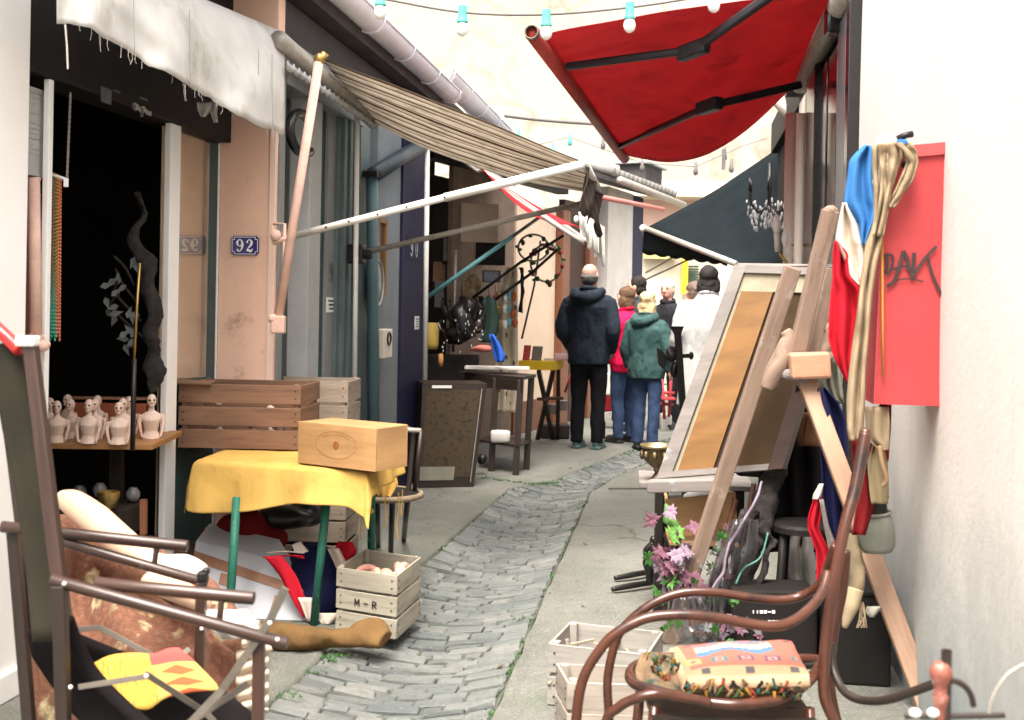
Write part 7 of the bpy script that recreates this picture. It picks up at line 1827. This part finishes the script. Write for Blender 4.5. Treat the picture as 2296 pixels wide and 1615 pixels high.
# wire wreath with flowers
wr = thing('wire_wreath', 'wire ring wreath with little red and green flowers on cream door', 'wreath', P(1215, 580, 11.2))
for cx_, cy_, rx_, ry_ in ((1196, 556, 34, 30), (1226, 590, 36, 42)):
    MB().tube([P(cx_ + rx_ * math.cos(t), cy_ + ry_ * math.sin(t), 11.2) for t in [k * .21 for k in range(30)]], .011, 6, closed=True).build('ring', M['grey_metal'], wr, smooth=True)
random.seed(8)
for mt, n in (('leaf', 16), ('red_paint', 14), ('dark_wood', 12)):
    q = MB()
    for k in range(n):
        t = random.random() * 6.28; i_ = random.random() < .6; cx_, cy_, rx_, ry_ = ((1226, 590, 36, 42) if i_ else (1196, 556, 34, 30))
        q.ell(P(cx_ + rx_ * math.cos(t) + random.uniform(-5, 5), cy_ + ry_ * math.sin(t) + random.uniform(-5, 9), 11.15), .022, .018, random.uniform(.014, .03), n=6)
    q.build('flower' if mt == 'red_paint' else 'leaves', M[mt], wr, smooth=True)
MB().tube([P(1170, 760, 11.3), P(1198, 640, 11.25), P(1212, 540, 11.25)], .01, 6).build('cane', M['brown_wood'], smooth=True, label='thin cane leaning on the cream door behind the wreath', cat='cane')
MB().tube(cr([P(1168, 600, 11.2), P(1172, 640, 11.2), P(1166, 700, 11.2)], 4), .02, 6).jitter(.02, 20).build('dark_garland', M['black_metal'], smooth=True, label='dark garland hanging at the left edge of the cream door', cat='garland')
# dark crates, tins and bags round the crowd's feet
for i, (x, y, w_, h_, d_, lab) in enumerate(((1245, 985, .26, .16, .2, 'long dark crate on the pavement behind the bald man'), (1205, 955, .20, .26, .2, 'dark padded case under the yellow tray'), (1345, 985, .10, .2, .12, 'dark bag standing beside the bald man'))):
    p = PZ(x, y, 0); MB().obox(V((p.x, p.y + d_ / 2, h_ / 2)), (w_ * .6, 0, 0), (0, d_ / 2, 0), (0, 0, h_ / 2)).build(('dark_crate', 'dark_case', 'dark_bag')[i], M['black_wood'] if i else M['dark_wood'], bevel=.02, label=lab, cat=('crate', 'case', 'bag')[i])
for x, y, lab in ((1240, 928, 'pale tin on the long dark crate, left one'), (1262, 920, 'pale tin on the long dark crate, right one')):
    MB().lathe([(0, 0), (.045, 0), (.045, .1), (0, .1)], P(x, y, 11.9), 14).build('tin', M['frame_grey'], smooth=False, label=lab, cat='tin')
MB().tube([P(1267, 880, 11.8), P(1282, 870 - 35, 11.8)], .014, 6).build('red_stick', M['red_paint'], smooth=True, label='thin red stick sticking up beside the bald man', cat='stick')
for x, y, w_, h_, mt, lab, nm in ((1370, 860, .10, .12, 'white_cloth', 'white and blue parcels stacked behind the bald man', 'parcel'), (1365, 905, .09, .09, 'dark_red', 'dark red parcel below the white parcels', 'parcel'), (1385, 900, .10, .07, 'flag_blue', 'blue bundle beside the dark red parcel', 'bundle'), (1400, 935, .14, .06, 'navy_paint', 'dark blue case on the ground behind the jeans', 'case')):
    MB().obox(P(x, y, 13.2), (w_, 0, 0), (0, .08, 0), (0, 0, h_)).jitter(.015, 8).build(nm, M[mt], bevel=.015, label=lab, cat=nm)
st3 = thing('red_folding_chair', 'red folding chair half hidden behind the green jacket', 'chair', P(1495, 900, 13))
for pts in ([(1480, 880), (1512, 882)], [(1506, 820), (1500, 935)], [(1484, 850), (1490, 940)], [(1478, 905), (1510, 908)]): MB().tube([P(x, y, 13.0) for x, y in pts], .018, 8).build('tube_frame', M['red_paint'], st3, smooth=True)
MB().obox(P(1496, 893, 13.0), (.08, 0, 0), (0, .14, 0), (0, 0, .012)).build('seat', M['red_paint'], st3, bevel=.004)
b = MB().obox(P(1492, 950, 13.3), (.07, 0, 0), (0, .1, 0), (0, 0, .12)).jitter(.03, 7); b.build('white_sack', M['white_cloth'], bevel=.03, smooth=True, label='white sack under the red folding chair', cat='sack')
# dark iron stand before the white coat
iso = thing('iron_cross_stand', 'black iron stand with arrow shaped arms before the white coat', 'stand', P(1525, 940, 8.4))
MB().beam(P(1519, 742, 8.4), P(1533, 945, 8.4), .05, .04).build('post', M['black_metal'], iso, bevel=.006)
MB().prism([P(1503, 732, 8.4), P(1534, 732, 8.4), P(1526, 752, 8.4), P(1514, 752, 8.4)], V((0, .05, 0))).build('flared_top', M['black_metal'], iso, bevel=.005)
MB().prism([P(1474, 780, 8.4), P(1484, 786, 8.4), P(1497, 802, 8.4), P(1490, 830, 8.4), P(1478, 818, 8.4)], V((0, .05, 0))).build('leaf_arm', M['black_metal'], iso, bevel=.006)
MB().beam(P(1490, 800, 8.4), P(1548, 798, 8.4), .03).build('cross_arm', M['black_metal'], iso, bevel=.005)
MB().ell(P(1550, 798, 8.4), .018, .018, .03).build('arm_tip', M['black_metal'], iso, smooth=True)
b = MB(); b.ell(P(1505, 795, 8.42), .045, .04, .06); b.ell(P(1512, 830, 8.42), .03, .03, .06); b.jitter(.015, 16); b.build('scroll', M['black_metal'], iso, smooth=True)
p = P(1533, 945, 8.4); MB().tube([p, V((p.x + .02, p.y, 0))], .025, 8).build('lower_post', M['black_metal'], iso)
MB().lathe([(0, .03), (.05, .03), (.16, .01), (.16, 0), (0, 0)], V((p.x + .02, p.y, 0)), 18).build('foot', M['black_metal'], iso)

# ------------------------------------------------------------------ people
def person(label, pos, rz, h, hair, jacket, trousers, shoes=(.03, .03, .03), coat=False, arms='down', bald=False, hairlen=0, curly=False, lean=0.0, stout=1.0, hood=False, group='people in the alley', skin=(.60, .34, .25), bag=None):
    t = thing('person', label, 'person', pos, group, rz, local=True)
    s = h / 1.75; k = lambda x, y, z: V((x * s, y * s + lean * max(z - .9, 0) * s, z * s))
    sk = plain('skin_%d' % int(skin[0] * 100), skin, .5, .08, 14, .05)
    st = stout
    # body: one continuous surface
    b = MB()
    hd_c = k(0, -.015, 1.635)
    b.ell(hd_c, .074 * s, .093 * s, .115 * s, n=18); b.ell(k(0, -.045, 1.585), .052 * s, .055 * s, .06 * s, n=14); b.ell(k(0, .02, 1.67), .072 * s, .082 * s, .078 * s, n=14)
    b.tube([k(0, .012, 1.40), k(0, .0, 1.58)], [.062 * s, .052 * s], 12)
    b.ell(k(0, -.112, 1.615), .013 * s, .022 * s, .026 * s, n=8); b.tube([k(0, -.098, 1.655), k(0, -.116, 1.61)], [.009 * s, .014 * s], 8)
    for sx in (-1, 1): b.ell(k(sx * .076, .005, 1.63), .013 * s, .025 * s, .034 * s, n=8)
    b.loft([(k(0, 0, z_), rx * s, ry * s) for z_, rx, ry in ((.86, .14, .10), (1.0, .14, .10), (1.2, .15, .10), (1.36, .16, .10), (1.44, .08, .07))], 16)
    ap = {}
    for sx in (-1, 1):
        sh = k(sx * .168 * st, .0, 1.385)
        if arms == 'pockets': el, wr_ = k(sx * .245 * st, .06, 1.12), k(sx * .19 * st, -.09, .94)
        elif arms == 'folded': el, wr_ = k(sx * .25 * st, -.03, 1.13), k(sx * .05, -.20, 1.10)
        else: el, wr_ = k(sx * .245 * st, .025, 1.13), k(sx * .245 * st, -.05, .90)
        ap[sx] = (sh, el, wr_)
        b.tube([sh, el, wr_], [.05 * s, .04 * s, .028 * s], 10)
        dn = (wr_ - el).normalized(); hc_ = wr_ + dn * .045 * s
        b.ell(hc_, .030 * s, .036 * s, .045 * s, n=10)
        side = V((0, 1, 0))
        for f in range(4):
            o_ = hc_ + side * (f - 1.5) * .017 * s + dn * .03 * s
            b.tube([o_, o_ + dn * (.035 - .004 * abs(f - 1.5)) * s, o_ + dn * (.06 - .006 * abs(f - 1.5)) * s + V((-sx * .018 * s, 0, 0))], [.0085 * s, .0075 * s, .006 * s], 6)
        b.tube([hc_ - side * .03 * s, hc_ - side * .045 * s + dn * .03 * s, hc_ - side * .04 * s + dn * .055 * s], [.010 * s, .009 * s, .007 * s], 6)
        b.tube([k(sx * .085, 0, .90), k(sx * .095, -.01, .48), k(sx * .1, .02, .07)], [.075 * s, .052 * s, .036 * s], 10)
        b.ell(k(sx * .1, -.05, .045), .034 * s, .10 * s, .035 * s, n=10)
    bo = b.build('body', sk, t, remesh=.008 * s, sm=1)
    # face
    q = MB()
    for sx in (-1, 1): q.ell(k(sx * .031, -.098, 1.648), .012 * s, .007 * s, .0065 * s, n=8)
    q.build('eyes', M['eye_dark'], bo, smooth=True)
    q = MB()
    for sx in (-1, 1): q.tube([k(sx * .016, -.107, 1.668), k(sx * .032, -.106, 1.673), k(sx * .05, -.093, 1.668)], .0045 * s, 5)
    q.build('eyebrows', plain('brow_%s' % label[:6], tuple(x * .6 for x in hair), .9), bo, smooth=True)
    MB().tube([k(-.024, -.099, 1.566), k(0, -.104, 1.567), k(.024, -.099, 1.566)], .0045 * s, 6).build('mouth', plain('lip', (.36, .13, .10), .5), bo, smooth=True)
    # trousers
    if trousers:
        b = MB()
        b.loft([(k(0, .005, z_), rx * s * st, ry * s * st) for z_, rx, ry in ((.76, .12, .105), (.84, .168, .125), (.92, .172, .125), (1.0, .158, .115), (1.04, .15, .11))], 18)
        for sx in (-1, 1): b.tube(cr([k(sx * .088, .005, .86), k(sx * .095, -.012, .66), k(sx * .098, -.012, .48), k(sx * .1, .012, .26), k(sx * .1, .015, .06)], 3), [.098 * s, .088 * s, .072 * s, .066 * s, .062 * s], 12)
        b.jitter(.012, 9, len(label)); b.build('trousers', cloth('trousers_%s' % str(trousers), trousers, .9, .25, 0, 300, 9, None, .03), t, remesh=.011 * s, sm=2)
    # jacket or coat
    b = MB(); z0 = .50 if coat else .80
    rings = ((z0, .235 if coat else .195, .175 if coat else .145), (.90, .205, .15), (1.05, .20, .145), (1.2, .212, .15), (1.34, .215, .145), (1.42, .165, .12), (1.475, .10, .095), (1.51, .075, .08))
    b.loft([(k(0, .005 + (.02 if z_ > 1.3 else 0), z_), rx * s * st, ry * s * (st if z_ < 1.3 else 1)) for z_, rx, ry in rings], 20)
    for sx in (-1, 1):
        sh, el, wr_ = ap[sx]
        b.tube(cr([sh, sh * .5 + el * .5 + V((sx * .012, 0, 0)) * s, el, el * .45 + wr_ * .55, wr_], 3), [.088 * s, .080 * s, .070 * s, .060 * s, .052 * s], 12)
    b.ell(ap[-1][0] - V((-.012, 0, .02)) * s, .092 * s); b.ell(ap[1][0] - V((.012, 0, .02)) * s, .092 * s)
    b.jitter(.022, 5.5, len(label) * .7).jitter(.010, 14, 3)
    jo = b.build('coat' if coat else 'jacket', cloth('garment_%s' % str(jacket), jacket, .7, .2, 0, 300, 6, None, .018 if coat else .04), t, remesh=.010 * s, sm=1)
    b = MB().tube([k(.075 * math.cos(a), .012 + .08 * math.sin(a), 1.505 + .02 * math.sin(a)) for a in [j * .3307 for j in range(19)]], .022 * s, 8, closed=True)
    b.build('collar', cloth('garment_%s' % str(jacket), jacket), jo, smooth=True)
    if hood:
        b = MB(); b.tube(cr([k(-.14, .03, 1.50), k(-.10, .12, 1.45), k(0, .16, 1.42), k(.10, .12, 1.45), k(.14, .03, 1.50)], 5), [.035 * s, .055 * s, .065 * s, .055 * s, .035 * s], 12); b.jitter(.02, 10); b.build('hood', cloth('garment_%s' % str(jacket), jacket), jo, remesh=.011, sm=2)
    # hair
    b = MB()
    if bald:
        b.tube([k(.074 * math.cos(a), .018 + .085 * math.sin(a), 1.625) for a in [-.05 + j * .27 for j in range(13)]], .014 * s, 8); b.ell(k(0, .022, 1.612), .081 * s, .094 * s, .072 * s, n=16)
        b.jitter(.010, 34)
    else:
        b.ell(k(0, .018, 1.675), .088 * s, .100 * s, .094 * s, n=18); b.ell(k(0, .05, 1.60), .078 * s, .062 * s, .075 * s, n=14)
        if hairlen:
            b.ell(k(0, .055, 1.545), .085 * s, .055 * s, .07 * s, n=14)
            for sx in (-1, 1): b.ell(k(sx * .075, .02, 1.58), .03 * s, .06 * s, .08 * s, n=12)
        b.jitter(.022 if curly else .010, 16 if curly else 22, 2).jitter(.010 if curly else .004, 50)
    b.build('hair', plain('hair_%s' % label[:8], hair, .6, .45, 60, .6, fine=180, bd=.01), t, remesh=.008 * s, sm=1)
    sm = plain('shoe_%s' % str(shoes), shoes, .4, .25, 12)
    for sx in (-1, 1):
        b = MB(); b.ell(k(sx * .1, -.06, .045), .046 * s, .125 * s, .046 * s, n=14); b.ell(k(sx * .1, .02, .06), .043 * s, .055 * s, .06 * s, n=12); b.obox(k(sx * .1, -.05, .012), (.043 * s, 0, 0), (0, .12 * s, 0), (0, 0, .012 * s)); b.build('shoe', sm, t, remesh=.009, sm=1)
    return t
bx_ = PZ(1312, 1006, 0)
person('balding man in a navy hooded jacket with hands in pockets, back to us', (bx_.x + .02, bx_.y, 0), R(180 - 22), 1.84, (.10, .09, .085), (.018, .024, .035), (.010, .010, .012), (.06, .10, .10), arms='pockets', bald=True, stout=1.04, hood=True, skin=(.44, .26, .20))
def at(x, Y, y=None): p = P(x, 683, Y); return (p.x, p.y, 0)
person('brown haired woman in a bright red jacket behind the bald man', at(1403, 11.9), R(180 + 40), 1.62, (.10, .055, .03), (.62, .01, .07), (.05, .08, .16), hairlen=1, stout=1.0)
person('dark haired man looking right behind the woman in red', at(1428, 13.0), R(180 + 60), 1.76, (.02, .016, .014), (.03, .04, .05), (.03, .035, .05))
person('blonde woman in a green padded jacket and blue jeans', at(1453, 11.4), R(180 - 40), 1.56, (.50, .36, .20), (.035, .075, .072), (.038, .06, .125), (.02, .02, .02), hairlen=1, curly=True, stout=1.1, hood=True)
person('grey haired older man in a black coat facing the camera', at(1496, 13.4), R(-28), 1.74, (.50, .48, .46), (.02, .02, .024), (.02, .02, .025), stout=.95, skin=(.64, .36, .28))
person('person with short grey brown hair behind the white coat', at(1553, 13.8), R(180 + 15), 1.73, (.13, .09, .07), (.40, .20, .16), (.05, .05, .06), curly=True)
person('dark haired person in a long white raincoat seen from behind', at(1588, 10.5), R(180 - 12), 1.80, (.012, .010, .010), (.42, .42, .41), (.10, .10, .11), coat=True, hairlen=1, stout=1.12)
